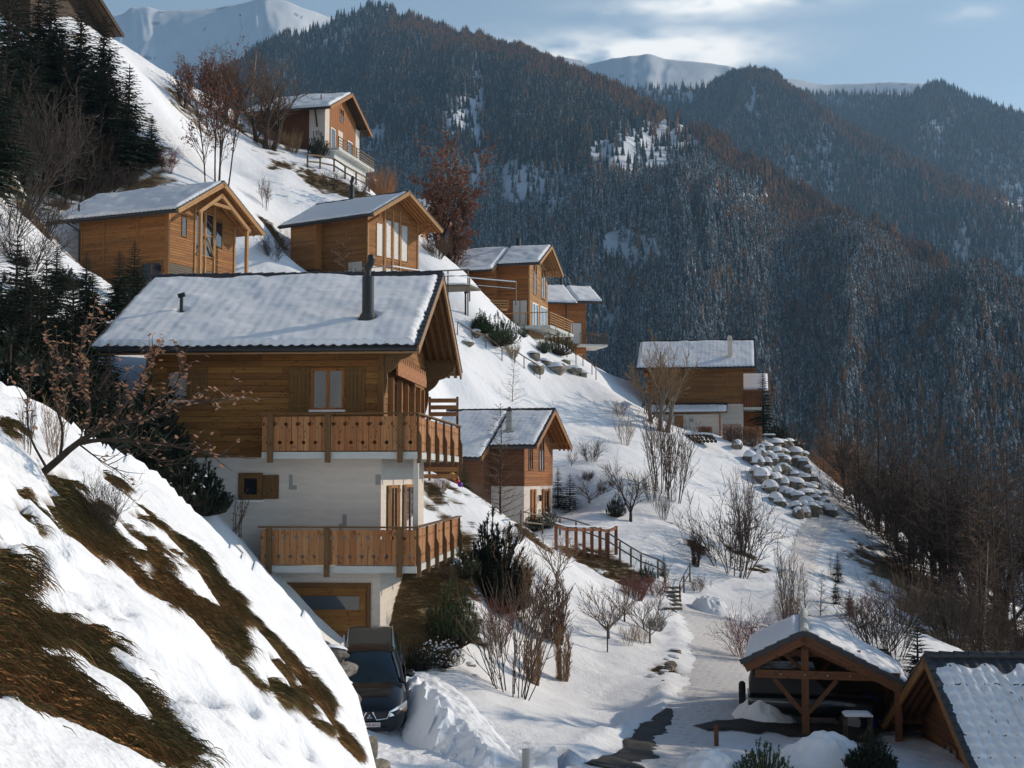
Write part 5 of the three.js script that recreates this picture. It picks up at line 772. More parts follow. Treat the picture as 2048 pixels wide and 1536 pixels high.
// bare broad-leaved tree or shrub, unit metres; returns the shapes of its stems, twigs and leaves
function grow(o) {
  const stem = S3(), twig = S3(), leaf = S3();
  const go = (p, d, len, r, lv) => {
    const n = lv === 0 ? 6 : lv === 1 ? 4 : 3, pts = [p], rad = [r]; let q = p, dir = d; const end = lv >= o.levels ? r * 0.35 : r * (lv === 0 ? o.taper ?? 0.45 : 0.45);
    for (let i = 1; i <= n; i++) { const wob = o.wob * (lv ? 1 : 0.5); dir = nrm([dir[0] + rr(-wob, wob), dir[1] + rr(-wob, wob) + (o.up ?? 0.06) * (lv ? 1 : 0.4), dir[2] + rr(-wob, wob)]); q = [q[0] + dir[0] * len / n, q[1] + dir[1] * len / n, q[2] + dir[2] * len / n]; pts.push(q); rad.push(lerp(r, end, i / n)); }
    (lv < (o.stemLevels ?? 2) ? stem : twig).tube(pts, rad, lv === 0 ? 6 : lv === 1 ? 4 : 3);
    if (o.leaves && lv >= o.levels - 1) for (let i = 0; i < o.leaves; i++) { const k = 1 + floor(rnd() * n); leafQuad(leaf, pts[k], o.leafSize); }
    if (lv >= o.levels) return;
    const kids = floor(o.kids[lv] * rr(0.8, 1.25));
    for (let i = 0; i < kids; i++) {
      const f = lerp(o.from[lv], 1, (i + rnd()) / kids), k = min(n - 1, floor(f * n)), t = f * n - k, b = [0, 1, 2].map(j => lerp(pts[k][j], pts[k + 1][j], t)), dd = nrm([0, 1, 2].map(j => pts[k + 1][j] - pts[k][j]));
      const az = i * 2.4 + rr(-0.6, 0.6), per = abs(dd[1]) < 0.95 ? nrm([dd[2], 0, -dd[0]]) : [1, 0, 0], bi = [dd[1] * per[2] - dd[2] * per[1], dd[2] * per[0] - dd[0] * per[2], dd[0] * per[1] - dd[1] * per[0]], an = o.angle[lv] * rr(0.75, 1.25);
      const nd = nrm([0, 1, 2].map(j => dd[j] * cos(an) + (per[j] * cos(az) + bi[j] * sin(az)) * sin(an)));
      go(b, nd, len * o.ratio[lv] * rr(0.7, 1.2) * (o.cone && lv === 0 ? 1.15 - 0.95 * f : 1), max(lerp(r, end, f) * (o.rr ?? 0.55), o.minR), lv + 1);
    }
  };
  for (let i = 0; i < (o.stems ?? 1); i++) { const a = i * 2.4 + rnd(), sp = o.spread ?? 0; const st = sp ? rr(0.35, 1) * sp : 0; go([cos(a) * 0.05 * (o.stems > 1 ? o.foot ?? 1.5 : 0), -0.15, sin(a) * 0.05 * (o.stems > 1 ? o.foot ?? 1.5 : 0)], nrm([cos(a) * st + (o.lean?.[0] ?? 0), 1, sin(a) * st + (o.lean?.[1] ?? 0)]), o.height * rr(0.8, 1.1) * (o.trunk ?? 1), o.r0 * rr(0.8, 1.1), 0); }
  return { stem: stem.build(), twig: twig.p.length ? twig.build() : null, leaf: leaf.p.length ? leaf.build() : null };
}
function treeProto(g, mats, names) { return { g, mats, names: names || ['trunk', 'crown', 'leaves'] }; }
function spawn(name, label, cat, proto, pos, scale, turn, group) {
  const o = thing(name, label, cat, pos, turn, group); if (typeof scale === 'number') o.scale.setScalar(scale); else o.scale.set(...scale);
  [['stem', 0], ['twig', 1], ['leaf', 2]].forEach(([k, i]) => { if (proto.g[k]) part(o, proto.names[i], proto.g[k], proto.mats[i]); }); return o;
}
// spruce of unit height with drooping sprays of needles
function spruce(levels, per, rad, o = {}) {
  const trunk = S3().tube([[0, -0.04, 0], [0, 0.5, 0], [0, 1, 0]], [0.018, 0.011, 0.002], 6), n = S3(), snow = S3();
  for (let l = 0; l < levels; l++) {
    const f = (l + rnd() * 0.6) / levels, y = lerp(o.bottom ?? 0.06, 0.985, pow(f, 0.92)), R = rad * pow(1 - f, 0.78) * rr(0.8, 1.12) + 0.012, k = max(4, Math.round(per * (1 - 0.45 * f)));
    for (let i = 0; i < k; i++) {
      const a = (i + rr(-0.35, 0.35)) / k * 2 * PI + l * 1.3, c = cos(a), s = sin(a), L = R * rr(0.7, 1.12), droop = (o.droop ?? 0.35) * L * (1 - 0.7 * f), lift = L * (0.1 + 0.5 * f), m = max(3, Math.round(9 * L / rad));
      const pt = t => [c * L * t, y + lift * t - droop * t * t * 1.6 + 0.25 * droop * t * t * t, s * L * t]; trunk.tube([pt(0), pt(0.5), pt(1)], [0.005, 0.003, 0.001], 3);
      for (let j = 1; j <= m; j++) {
        const t = (j - 0.3) / m, p = pt(t), wl = L * 0.34 * (1.15 - t * 0.75) * rr(0.7, 1.2);
        for (const sd of [-1, 1]) { const b = a + sd * rr(0.65, 1.05), q = [p[0] + cos(b) * wl, p[1] - wl * rr(0.15, 0.5), p[2] + sin(b) * wl], h = wl * 0.30; n.tri([p[0] - c * h * 0.5, p[1], p[2] - s * h * 0.5], [p[0] + c * h * 0.7, p[1] + 0.002, p[2] + s * h * 0.7], q); n.tri([p[0], p[1] + h * 0.25, p[2]], [p[0] + c * 0.003, p[1] - h * rr(0.5, 0.9), p[2] + s * 0.003], q); }
        if (o.snow && rnd() < o.snow * (0.4 + 0.8 * t)) { const h = wl * 0.55; snow.tri([p[0] - s * h, p[1] + 0.008, p[2] + c * h], [p[0] + s * h, p[1] + 0.008, p[2] - c * h], [p[0] + c * h * 1.6, p[1] + 0.004 - h * 0.2, p[2] + s * h * 1.6]); snow.tri([p[0] - s * h, p[1] + 0.008, p[2] + c * h], [p[0] - c * h * 1.2, p[1] + 0.012, p[2] - s * h * 1.2], [p[0] + s * h, p[1] + 0.008, p[2] - c * h]); }
      }
      const e = pt(1), h = L * 0.1; n.tri([e[0] - s * h, e[1], e[2] + c * h], [e[0] + s * h, e[1], e[2] - c * h], [e[0] + c * h * 2.4, e[1] - h * 0.4, e[2] + s * h * 2.4]);
    }
  }
  return { stem: trunk.build(), twig: n.build(), leaf: snow.p.length ? snow.build() : null };
}
// mountain pine: upright bottle-brush shoots over a dome, unit height
function mugo(shoots, wide, o = {}) {
  const st = S3(), n = S3(), snow = S3();
  for (let i = 0; i < shoots; i++) {
    const a = i * 2.39996, q = sqrt((i + 0.5) / shoots), x = cos(a) * q * wide, z = sin(a) * q * wide, top = (o.cone ? 1 - 0.85 * q : sqrt(max(0.02, 1 - q * q * 0.9))) * rr(0.72, 1.05), y0 = top * rr(0.15, 0.9), L = rr(0.10, 0.2) * (o.long ?? 1), out = rr(0.1, 0.6) * q;
    const d = nrm([cos(a) * out + rr(-0.2, 0.2), 1, sin(a) * out + rr(-0.2, 0.2)]), p0 = [x, y0, z], p1 = [x + d[0] * L, y0 + d[1] * L, z + d[2] * L]; st.tube([[x * 0.3, 0, z * 0.3], [x * 0.8, y0 * 0.6, z * 0.8], p0, p1], [0.012, 0.008, 0.006, 0.003], 3);
    const m = o.needles ?? 26; for (let j = 0; j < m; j++) { const t = rnd(), b = rnd() * 6.28, p = [lerp(p0[0], p1[0], t), lerp(p0[1], p1[1], t), lerp(p0[2], p1[2], t)], l = rr(0.045, 0.085) * (o.long ?? 1), e = nrm([cos(b) + d[0] * 0.8, rr(0.3, 1.1), sin(b) + d[2] * 0.8]), w = l * 0.2; n.tri([p[0] - sin(b) * w, p[1], p[2] + cos(b) * w], [p[0] + sin(b) * w, p[1], p[2] - cos(b) * w], [p[0] + e[0] * l, p[1] + e[1] * l, p[2] + e[2] * l]); }
    if (o.snow && rnd() < o.snow) { const r = rr(0.03, 0.07); for (let k = 0; k < 5; k++) { const b = k / 5 * 6.28, c = (k + 1) / 5 * 6.28; snow.tri([p1[0], p1[1] + r * 0.8, p1[2]], [p1[0] + cos(c) * r, p1[1] - r * 0.2, p1[2] + sin(c) * r], [p1[0] + cos(b) * r, p1[1] - r * 0.2, p1[2] + sin(b) * r]); } }
  }
  return { stem: st.build(), twig: n.build(), leaf: snow.p.length ? snow.build() : null };
}
seed(300);
const NB = ['trunk', 'crown', 'leaves'], NS = ['trunk', 'needles', 'snow'], ND = ['stems', 'twigs', 'leaves'];
const P = {
  orchard: [0, 1, 2].map(() => grow({ height: 0.42, trunk: 1, r0: 0.03, levels: 3, kids: [7, 6, 6], from: [0.62, 0.3, 0.2], angle: [0.75, 0.6, 0.5], ratio: [1.25, 0.55, 0.5], wob: 0.16, up: 0.10, minR: 0.0035 })),
  shrub: [0, 1, 2].map(() => grow({ stems: 14, spread: 0.55, foot: 1.4, height: 0.75, r0: 0.0075, levels: 2, kids: [6, 4], from: [0.3, 0.2], angle: [0.4, 0.45], ratio: [0.5, 0.5], wob: 0.12, up: 0.08, minR: 0.0035, stemLevels: 1, rr: 0.5 })),
  dense: [0, 1].map(() => grow({ stems: 18, spread: 0.7, foot: 2, height: 0.7, r0: 0.008, levels: 3, kids: [6, 4, 3], from: [0.25, 0.2, 0.2], angle: [0.5, 0.6, 0.6], ratio: [0.5, 0.5, 0.5], wob: 0.2, up: 0.05, minR: 0.003, stemLevels: 1, rr: 0.5 })),
  wands: [0, 1].map(() => grow({ stems: 11, spread: 0.3, foot: 1.2, height: 0.9, r0: 0.007, levels: 3, kids: [8, 3, 3], from: [0.25, 0.2, 0.2], angle: [0.4, 0.5, 0.5], ratio: [0.3, 0.5, 0.5], wob: 0.10, up: 0.1, minR: 0.003, stemLevels: 1, rr: 0.5 })),
  column: [0].map(() => grow({ stems: 26, spread: 0.15, foot: 1.5, height: 0.85, r0: 0.008, levels: 2, kids: [9, 4], from: [0.08, 0.2], angle: [0.4, 0.5], ratio: [0.17, 0.5], wob: 0.08, up: 0.1, minR: 0.004, stemLevels: 1, rr: 0.5, leaves: 2, leafSize: 0.02 })),
  willow: [0].map(() => grow({ stems: 3, spread: 0.25, foot: 1, height: 0.5, r0: 0.03, levels: 4, kids: [6, 6, 5, 4], from: [0.45, 0.25, 0.2, 0.2], angle: [0.6, 0.55, 0.5, 0.5], ratio: [0.75, 0.55, 0.5, 0.5], wob: 0.15, up: 0.04, minR: 0.002, stemLevels: 2 })),
  ball: [0].map(() => grow({ stems: 30, spread: 0.9, foot: 2.5, height: 0.65, r0: 0.009, levels: 2, kids: [10, 5], from: [0.15, 0.2], angle: [0.5, 0.5], ratio: [0.4, 0.5], wob: 0.1, up: 0.12, minR: 0.003, stemLevels: 1, rr: 0.5 })),
  larch: [0, 1, 2].map(() => grow({ height: 1, r0: 0.0085, levels: 2, kids: [62, 8], from: [0.12, 0.12], angle: [1.35, 0.7], ratio: [0.22, 0.30], wob: 0.09, up: 0.07, cone: true, minR: 0.0011, stemLevels: 1, rr: 0.32, taper: 0.12 })),
  rust: [0, 1].map(() => grow({ height: 0.55, r0: 0.018, levels: 3, kids: [16, 7, 5], from: [0.15, 0.2, 0.2], angle: [0.6, 0.6, 0.6], ratio: [0.72, 0.5, 0.5], wob: 0.12, up: 0.1, cone: false, minR: 0.002, stemLevels: 2, leaves: 6, leafSize: 0.022, taper: 0.3 })),
  clump: [0].map(() => grow({ stems: 6, spread: 0.35, foot: 2, height: 0.75, r0: 0.010, levels: 3, kids: [8, 5, 3], from: [0.4, 0.2, 0.2], angle: [0.6, 0.6, 0.6], ratio: [0.42, 0.5, 0.5], wob: 0.13, up: 0.08, minR: 0.0016, stemLevels: 1, leaves: 3, leafSize: 0.022 })),
  birch: [0].map(() => grow({ height: 0.95, r0: 0.010, levels: 3, kids: [34, 6, 5], from: [0.2, 0.2, 0.2], angle: [0.75, 0.6, 0.7], ratio: [0.2, 0.55, 0.6], wob: 0.08, up: -0.02, cone: true, minR: 0.0009, stemLevels: 1, rr: 0.4, taper: 0.15 })),
  spruce: [spruce(26, 11, 0.23), spruce(24, 11, 0.26, { snow: 0.10 }), spruce(22, 10, 0.24, { snow: 0.25 })],
  mugo: [mugo(170, 0.62), mugo(150, 0.75, { snow: 0.06 }), mugo(120, 0.8, { snow: 0.8 })],
  pineTall: [mugo(330, 0.36, { long: 0.75, cone: true }), mugo(260, 0.32, { long: 0.8, cone: true })],
};
// put a plant so that its foot stands where the sight line meets the ground; size in photo pixels
function plantAt(name, label, cat, geo, mats, names, px, py, hpx, o = {}) {
  const g = o.w ? (() => { const v = at(px, py, o.w); return { x: v.x, y: o.onGround ? height(v.x, o.w) : v.y, w: o.w }; })() : meet(px, py, o.from ?? 30); if (!g) return null;
  if (o.top !== undefined) hpx = toPhoto(g.x, g.y, g.w)[1] - o.top; const h = hpx * g.w / FOCAL, sx = (o.wide ?? 1) * h; return spawn(name, label, cat, { g: geo, mats, names }, [g.x, g.y + 0.05, -g.w], [sx, h, sx], o.turn ?? rnd() * 6.28, o.group);
}
{
  seed(400);
  const br = [M.bark, M.twigBrown, M.leafRust], dk = [M.bark, M.twigDark, M.leafRust], gy = [M.barkGrey, M.twigBrown, M.leafTan], rd = [M.twigRed, M.twigRed, M.leafRust], tn = [M.twigTan, M.twigTan, M.leafTan], og = [M.twigOrange, M.twigOrange, M.leafTan], gr = [M.bark, M.needle, M.snow], gd = [M.bark, M.needleDark, M.snow], go = [M.bark, M.needleOlive, M.snow];
  const T = (label, px, py, h, kind, v, mats, o = {}) => plantAt(o.name || 'fruit_tree', label, o.cat || 'tree', P[kind][v], mats, o.names || NB, px, py, h, o);
  const Sh = (label, px, py, h, kind, v, mats, o = {}) => plantAt(o.name || 'bare_shrub', label, 'shrub', P[kind][v], mats, ND, px, py, h, o);
  const Ev = (label, px, py, h, kind, v, mats, o = {}) => plantAt(o.name || 'mountain_pine', label, o.cat || 'shrub', P[kind][v], mats, NS, px, py, h, o);
  // orchard slope
  T('dark bare fruit tree on the snow beside the red railing', 1262, 1046, 150, 'orchard', 0, dk);
  T('low flat bare tree between small spruces and red railing', 1178, 1010, 78, 'orchard', 1, gy, { wide: 1.5 });
  T('small bare tree halfway up the orchard, left of the open fruit tree', 1222, 966, 46, 'orchard', 2, dk);
  T('bare sapling at the gable corner of the orange fronted chalet', 1143, 936, 50, 'orchard', 1, gy, { wide: 0.7 });
  Sh('tall upright bare shrub on the orchard slope, left of two', 1322, 985, 185, 'wands', 0, br, { wide: 0.8 });
  Sh('tall upright bare shrub on the orchard slope, right of two', 1348, 1005, 165, 'wands', 1, br, { wide: 0.85 });
  Sh('low bare shrub growing out of the orchard snow', 1250, 892, 66, 'shrub', 0, tn, { wide: 0.8 });
  Sh('bushy dry shrub on the orchard, nearest the orange chalet gable', 1184, 926, 54, 'dense', 0, dk);
  Sh('small dry tuft of twigs highest on the orchard slope', 1240, 838, 40, 'shrub', 1, tn);
  Sh('round dry bush below the bushy shrub on the orchard', 1176, 962, 28, 'ball', 0, dk);
  Sh('dry bush at the foot of the small orchard tree', 1224, 974, 16, 'ball', 0, br);
  Sh('little dry bush beside the open fruit tree', 1204, 985, 18, 'ball', 0, dk);
  Sh('bare shrub just right of the open fruit tree', 1302, 1006, 70, 'shrub', 2, br, { wide: 0.7 });
  Sh('dark prickly shrub below the upright pair of shrubs', 1326, 1042, 70, 'shrub', 1, dk, { wide: 0.8 });
  Sh('dark round bush on the slope behind the red railing end', 1232, 1012, 20, 'ball', 0, dk);
  T('large pale willow leaning before the brown terrace chalet', 1318, 858, 245, 'willow', 0, [M.barkGrey, M.twigTan, M.leafTan], { name: 'willow_tree', wide: 0.85 });
  T('thin bare sapling below the big willow', 1313, 900, 90, 'birch', 0, br, { name: 'sapling' });
  Sh('large dark rounded bush beside the winding path', 1470, 1150, 190, 'dense', 1, dk, { wide: 0.85 });
  Sh('thin pale wands rising from the dark path bush', 1490, 1110, 170, 'wands', 1, gy, { wide: 0.5 });
  Sh('dead dark shrub on the slope above the garden steps', 1392, 1135, 90, 'column', 0, dk, { wide: 0.7 });
  Sh('dry bush left of the garden step rail', 1395, 1186, 40, 'dense', 0, br);
  Sh('dark red dogwood bush beside the lane, behind the carport', 1498, 1325, 120, 'dense', 1, rd, { wide: 0.9 });
  Sh('tall thin shrub behind the carport roof, left of two', 1578, 1250, 165, 'wands', 0, dk, { wide: 0.6 });
  Sh('bushy twigs at the foot of the thin shrub behind the carport', 1582, 1262, 90, 'dense', 0, br, { wide: 0.7 });
  T('young bare tree behind the carport ridge', 1612, 1235, 165, 'birch', 0, dk, { name: 'young_tree', wide: 0.8 });
  T('young bare tree right of the carport ridge with curved twigs', 1640, 1235, 140, 'birch', 0, gy, { name: 'young_tree', wide: 1.0 });
  for (const [l, px, py, h] of [['small spruce beside the path, highest of three', 1676, 1168, 62], ['small spruce beside the path, middle of three', 1672, 1212, 56], ['small spruce beside the path, lowest of three', 1700, 1232, 52]]) Ev(l, px, py, h, 'spruce', 0, gd, { name: 'spruce', cat: 'tree', wide: 1.2 });
  T('slender sapling beside the three small path spruces', 1662, 1160, 75, 'birch', 0, dk, { name: 'sapling', wide: 0.8 });
  Sh('dry reddish scrub below the small path spruces', 1720, 1240, 60, 'dense', 0, rd, { wide: 1.2 });
  Sh('tangled bare scrub on the snow right of the carport ridge', 1755, 1300, 130, 'dense', 1, dk, { wide: 1.2 });
  Sh('bare scrub between the carport and the dark spruce', 1790, 1320, 120, 'shrub', 2, dk, { wide: 1.1 });
  // bank between the lane and the big chalet
  T('bare tree with forked crown standing over the lane bank', 1216, 1280, 155, 'orchard', 1, gy);
  T('small bare tree behind the forked tree on the lane bank', 1250, 1250, 100, 'orchard', 2, br);
  T('small bare tree nearest the lane bend', 1287, 1262, 84, 'orchard', 0, br);
  T('leaning bare tree at the edge of the lane bank', 1300, 1292, 118, 'orchard', 2, gy, { wide: 1.1 });
  T('grey bare tree below the fence, in front of the earth bank', 1114, 1182, 150, 'orchard', 0, [M.barkGrey, M.twigTan, M.leafTan], { wide: 1.05 });
  Sh('small dry shrub in the snow under the forked tree, left one', 1257, 1295, 46, 'shrub', 0, tn);
  Sh('small dry shrub in the snow under the forked tree, right one', 1283, 1293, 52, 'shrub', 1, tn);
  Sh('brown bush hanging over the lane at the bend', 1312, 1264, 50, 'ball', 0, dk, { wide: 0.9 });
  Sh('large reddish bramble mass above the lane bend', 1272, 1200, 70, 'ball', 0, rd, { wide: 1.0 });
  Sh('reddish bramble next to the garden steps', 1315, 1195, 46, 'dense', 0, rd, { wide: 1.3 });
  Sh('pinkish twiggy bush behind the leaning bank tree', 1225, 1255, 44, 'shrub', 2, rd);
  Ev('small green shrub beside the garden steps', 1294, 1168, 46, 'mugo', 0, gr, { wide: 0.6 });
  Ev('tiny spruce beside the garden steps', 1328, 1156, 44, 'spruce', 1, gr, { name: 'spruce', cat: 'tree', wide: 1.1 });
  Sh('tall fan of hazel rods on the bank above the drive', 1028, 1398, 255, 'shrub', 1, br, { name: 'hazel', wide: 0.85 });
  Sh('brown columnar hornbeam standing alone on the bank', 1126, 1366, 128, 'column', 0, tn, { name: 'columnar_shrub', wide: 0.8 });
  Sh('leaning brown columnar shrub behind the hazel fan', 1068, 1372, 112, 'column', 0, tn, { name: 'columnar_shrub', wide: 0.9 });
  Sh('tall brown thicket between the hazel and the grey tree', 1108, 1288, 150, 'column', 0, br, { name: 'columnar_shrub', wide: 1.3 });
  Sh('brown thicket of rods behind the hazel fan', 1060, 1262, 130, 'shrub', 0, br, { wide: 0.9 });
  Sh('dense upright rods in front of the tall green pine', 1030, 1240, 150, 'wands', 0, tn, { wide: 1.1 });
  Sh('reddish shrub at the foot of the tall green pine', 998, 1292, 104, 'dense', 0, rd, { wide: 0.8 });
  Sh('low brown tuft below the reddish shrub on the bank', 992, 1316, 70, 'shrub', 2, br, { wide: 0.8 });
  Ev('tall dark green pine beside the lower balcony', 985, 1195, 215, 'pineTall', 0, gd, { cat: 'tree', name: 'pine_tree', wide: 0.95 });
  Ev('second green pine just in front of the tall one', 1000, 1230, 120, 'pineTall', 1, gd, { cat: 'tree', name: 'pine_tree', wide: 1.0 });
  Ev('rounded green pine on the bank below the lower balcony', 905, 1300, 135, 'mugo', 0, gr, { wide: 0.62 });
  Ev('snow laden yew at the head of the drive', 882, 1338, 62, 'mugo', 2, gd, { wide: 0.9 });
  Ev('dark yew against the earth beside the garage', 838, 1345, 58, 'mugo', 0, gd, { wide: 1.0 });
  Ev('olive green bush under the corner of the lower balcony', 926, 1160, 60, 'mugo', 1, go, { wide: 0.8 });
  Ev('dark green bush in the brown thicket on the bank', 1036, 1222, 60, 'mugo', 0, gd, { wide: 0.8 });
  Sh('dry brown bush on the earth under the lower balcony', 890, 1165, 46, 'ball', 0, br);
  // around the orange fronted chalet
  Ev('young spruce against the orange chalet, nearest the wall', 1116, 1020, 84, 'spruce', 0, gd, { name: 'spruce', cat: 'tree', wide: 1.3 });
  Ev('young snowy spruce right of the orange chalet', 1140, 1024, 76, 'spruce', 2, gd, { name: 'spruce', cat: 'tree', wide: 1.5 });
  Ev('green shrub before the garden doors, left one', 1066, 1066, 46, 'mugo', 0, gd, { wide: 0.7 });
  Ev('green shrub before the garden doors, right one', 1092, 1060, 48, 'mugo', 1, go, { wide: 0.7 });
  Ev('pine shrub behind the right end of the red railing', 1232, 1036, 46, 'mugo', 0, gd, { wide: 0.7 });
  T('thin bare larch before the catslide roof', 1000, 1012, 300, 'larch', 0, [M.bark, M.twigBrown, M.leafTan], { name: 'larch_tree', w: 57, onGround: true, wide: 1.25 });
  Sh('brown thicket against the end of the catslide roof', 945, 960, 70, 'dense', 0, br, { w: 62, onGround: true });
  Sh('brown brambles along the fence left end', 1030, 1085, 50, 'ball', 0, br, { wide: 1.2 });
  Sh('dry bush on the mound behind the upper balcony', 880, 985, 40, 'ball', 0, tn);
  // upper village
  Ev('group of mountain pine on the rocks, tallest clump', 962, 668, 62, 'pineTall', 1, gr, { wide: 1.1 });
  Ev('broad mountain pine on the rocks above the snow slope', 992, 694, 70, 'mugo', 0, gr, { wide: 0.75 });
  Ev('mountain pine on the rocks, right of the broad one', 1012, 690, 58, 'mugo', 1, go, { wide: 0.7 });
  Ev('little pine on the rocks below the railed balcony', 1046, 676, 26, 'mugo', 0, gr, { wide: 0.7 });
  Ev('dark pine under the railed balcony', 1078, 668, 44, 'mugo', 0, gd, { wide: 0.5 });
  Ev('spreading pine on the hill edge right of the balcony', 1116, 712, 54, 'mugo', 1, gr, { wide: 0.9 });
  Ev('small pine among the grey boulders', 1086, 708, 34, 'mugo', 0, gr, { wide: 0.7 });
  Sh('round tan shrub below the mountain pines', 1024, 716, 48, 'ball', 0, tn, { wide: 0.7 });
  Sh('red twigs under the railed balcony', 1034, 636, 46, 'shrub', 0, rd, { wide: 0.6 });
  T('small larch sapling on the snow below the pines', 1024, 806, 150, 'larch', 1, gy, { name: 'larch_tree', wide: 1.1 });
  Ev('young pine right of the big roof', 930, 812, 82, 'spruce', 0, gr, { name: 'pine_tree', cat: 'tree', w: 60, onGround: true, wide: 1.1 });
  T('tall thin larch before the blinds chalet', 683, 560, 270, 'larch', 2, [M.bark, M.twigBrown, M.leafTan], { name: 'larch_tree', w: 60, top: 285, onGround: true, wide: 0.9 });
  T('rust leaved hornbeam rising beside the blinds chalet', 882, 530, 400, 'rust', 0, br, { name: 'hornbeam_tree', w: 113, onGround: true, wide: 0.85 });
  T('second rust leaved tree low behind the blinds chalet', 905, 535, 130, 'rust', 1, br, { name: 'hornbeam_tree', w: 112, onGround: true });
  Sh('brown hedge on the bank behind the blinds chalet', 872, 545, 60, 'ball', 0, br, { w: 106, onGround: true });
  Ev('clipped dark green bush at the highest chalet', 636, 318, 58, 'mugo', 0, gd, { w: 120, onGround: true, wide: 0.6 });
  Sh('tan bush at the side wall of the highest chalet', 584, 292, 68, 'ball', 0, tn, { w: 119, onGround: true, wide: 0.6 });
  Sh('orange willow bush right of the highest chalet', 762, 372, 105, 'ball', 0, og, { w: 126, onGround: true, wide: 0.62 });
  Sh('brown thicket on the earth below the highest chalet', 664, 376, 40, 'dense', 0, br, { wide: 1.4 });
  Sh('brown thicket beside the fence below the highest chalet', 716, 392, 40, 'dense', 1, br, { wide: 1.4 });
  Sh('dry scrub beside the upper fence, left of highest chalet', 540, 300, 50, 'dense', 0, br, { wide: 1.4 });
  Sh('bare bush between the porch chalet and blinds chalet', 548, 520, 66, 'dense', 1, dk, { wide: 0.9 });
  T('clump of slender trees with rust leaves above the porch chalet', 432, 378, 300, 'clump', 0, dk, { name: 'leafy_tree_clump', wide: 0.62 });
  T('dark leafy tree on the skyline right of the old chalet', 368, 218, 140, 'rust', 1, dk, { name: 'leafy_tree', wide: 0.85 });
  T('tall pale birch on the skyline', 498, 235, 260, 'birch', 0, [M.barkBirch, M.twigBrown, M.leafTan], { name: 'birch_tree', w: 118, top: -5, onGround: true, wide: 1.2 });
  T('thin leaning birch on the skyline, right of the tall one', 556, 235, 150, 'birch', 0, [M.barkBirch, M.twigBrown, M.leafTan], { name: 'birch_tree', w: 124, onGround: true, wide: 0.9 });
  for (const [l, px, h, v] of [['brown bare tree left of the tall birch', 455, 190, 0], ['brown bare tree right of the tall birch', 530, 230, 0], ['rusty brown tree before the tall birch', 420, 170, 1]]) T(l, px, 225, h, v ? 'rust' : 'willow', v, [M.bark, M.twigBrown, M.leafRust], { name: 'bare_tree', w: 117, onGround: true, wide: 1.0 });
  // dark upper left
  Ev('dark spruce left of the steep snow slope', 255, 352, 230, 'spruce', 0, gd, { name: 'spruce', cat: 'tree', wide: 1.25 });
  Ev('small dark spruce at the right of the spruce group', 302, 338, 112, 'spruce', 1, gd, { name: 'spruce', cat: 'tree', wide: 1.3 });
  for (const [l, px, py, top] of [['huge dark spruce in front of the old chalet', 158, 268, -10], ['huge dark spruce at the left of the old chalet balcony', 96, 250, -60], ['dark spruce against the old chalet roof', 205, 225, 20], ['dark spruce at the top left border', 30, 300, -20], ['dark spruce above the porch chalet', 128, 310, 90], ['dark spruce left of the russet bush', 70, 330, 70]]) Ev(l, px, py, 100, 'spruce', 0, gd, { name: 'spruce', cat: 'tree', top, wide: 1.25 });
  Sh('big dark bare bush at the left border', 30, 410, 290, 'dense', 1, dk, { wide: 0.85 });
  Sh('second dark bare bush left of the porch chalet', 105, 405, 240, 'dense', 0, dk, { wide: 0.7 });
  Sh('russet bush left of the dark spruce', 196, 345, 120, 'ball', 0, [M.twigOrange, M.twigBrown, M.leafRust], { wide: 0.8 });
  Sh('russet bush at the foot of the dark spruce', 335, 345, 60, 'dense', 0, rd, { wide: 0.9 });
  Sh('dark scrub above the porch chalet roof', 250, 372, 50, 'dense', 1, dk, { wide: 1.5 });
  Sh('dry bush behind the porch chalet gable', 530, 420, 70, 'clump', 0, dk, { wide: 0.6 });
  // dark trees at the left of the big chalet
  for (const [l, px, top, w, v] of [['dark spruce left of the big chalet, nearest its roof', 232, 500, 50, 0], ['dark spruce behind the left end of the big roof', 178, 540, 46, 0], ['dark spruce left of the big chalet, second from its roof', 140, 560, 40, 0], ['dark spruce left of the big chalet, third from its roof', 85, 510, 41, 0], ['dark spruce at the left border beside the bank', 25, 470, 39, 0], ['dark spruce between the border and the third one', 55, 600, 35, 0], ['dark spruce under the left corner of the big roof', 215, 700, 35.5, 0], ['small dark spruce just above the snow crest', 120, 690, 33.5, 0]]) Ev(l, px, 900, 100, 'spruce', v, gd, { name: 'spruce', cat: 'tree', w, top, onGround: true, wide: 1.3 });
  for (const [l, px, top, w, wd] of [['broad dark spruce behind the snow crest, leftmost', -30, 480, 36, 1.7], ['broad dark spruce behind the snow crest, second', 45, 500, 44, 1.7], ['broad dark spruce behind the snow crest, third', 105, 490, 48, 1.6], ['broad dark spruce behind the snow crest, fourth', 165, 505, 55, 1.5], ['broad dark spruce behind the snow crest, fifth', 70, 560, 36.5, 1.7], ['broad dark spruce behind the snow crest, sixth', 190, 620, 43, 1.5], ['broad dark spruce behind the snow crest, seventh', 0, 540, 48, 1.7], ['broad dark spruce behind the snow crest, rightmost', 262, 480, 62, 1.4]]) Ev(l, px, 900, 100, 'spruce', 0, gd, { name: 'spruce', cat: 'tree', w, top, onGround: true, wide: wd });
  for (const [l, px, py, top] of [['big dark spruce high at the left border, left one', -20, 400, 60], ['big dark spruce high at the left border, right one', 55, 395, 110], ['dark spruce right of the big bare bush', 150, 375, 170], ['dark spruce on the slope above the russet bush', 215, 300, 120], ['dark spruce below the old chalet', 120, 230, 40]]) Ev(l, px, py, 100, 'spruce', 0, gd, { name: 'spruce', cat: 'tree', top, wide: 1.4 });
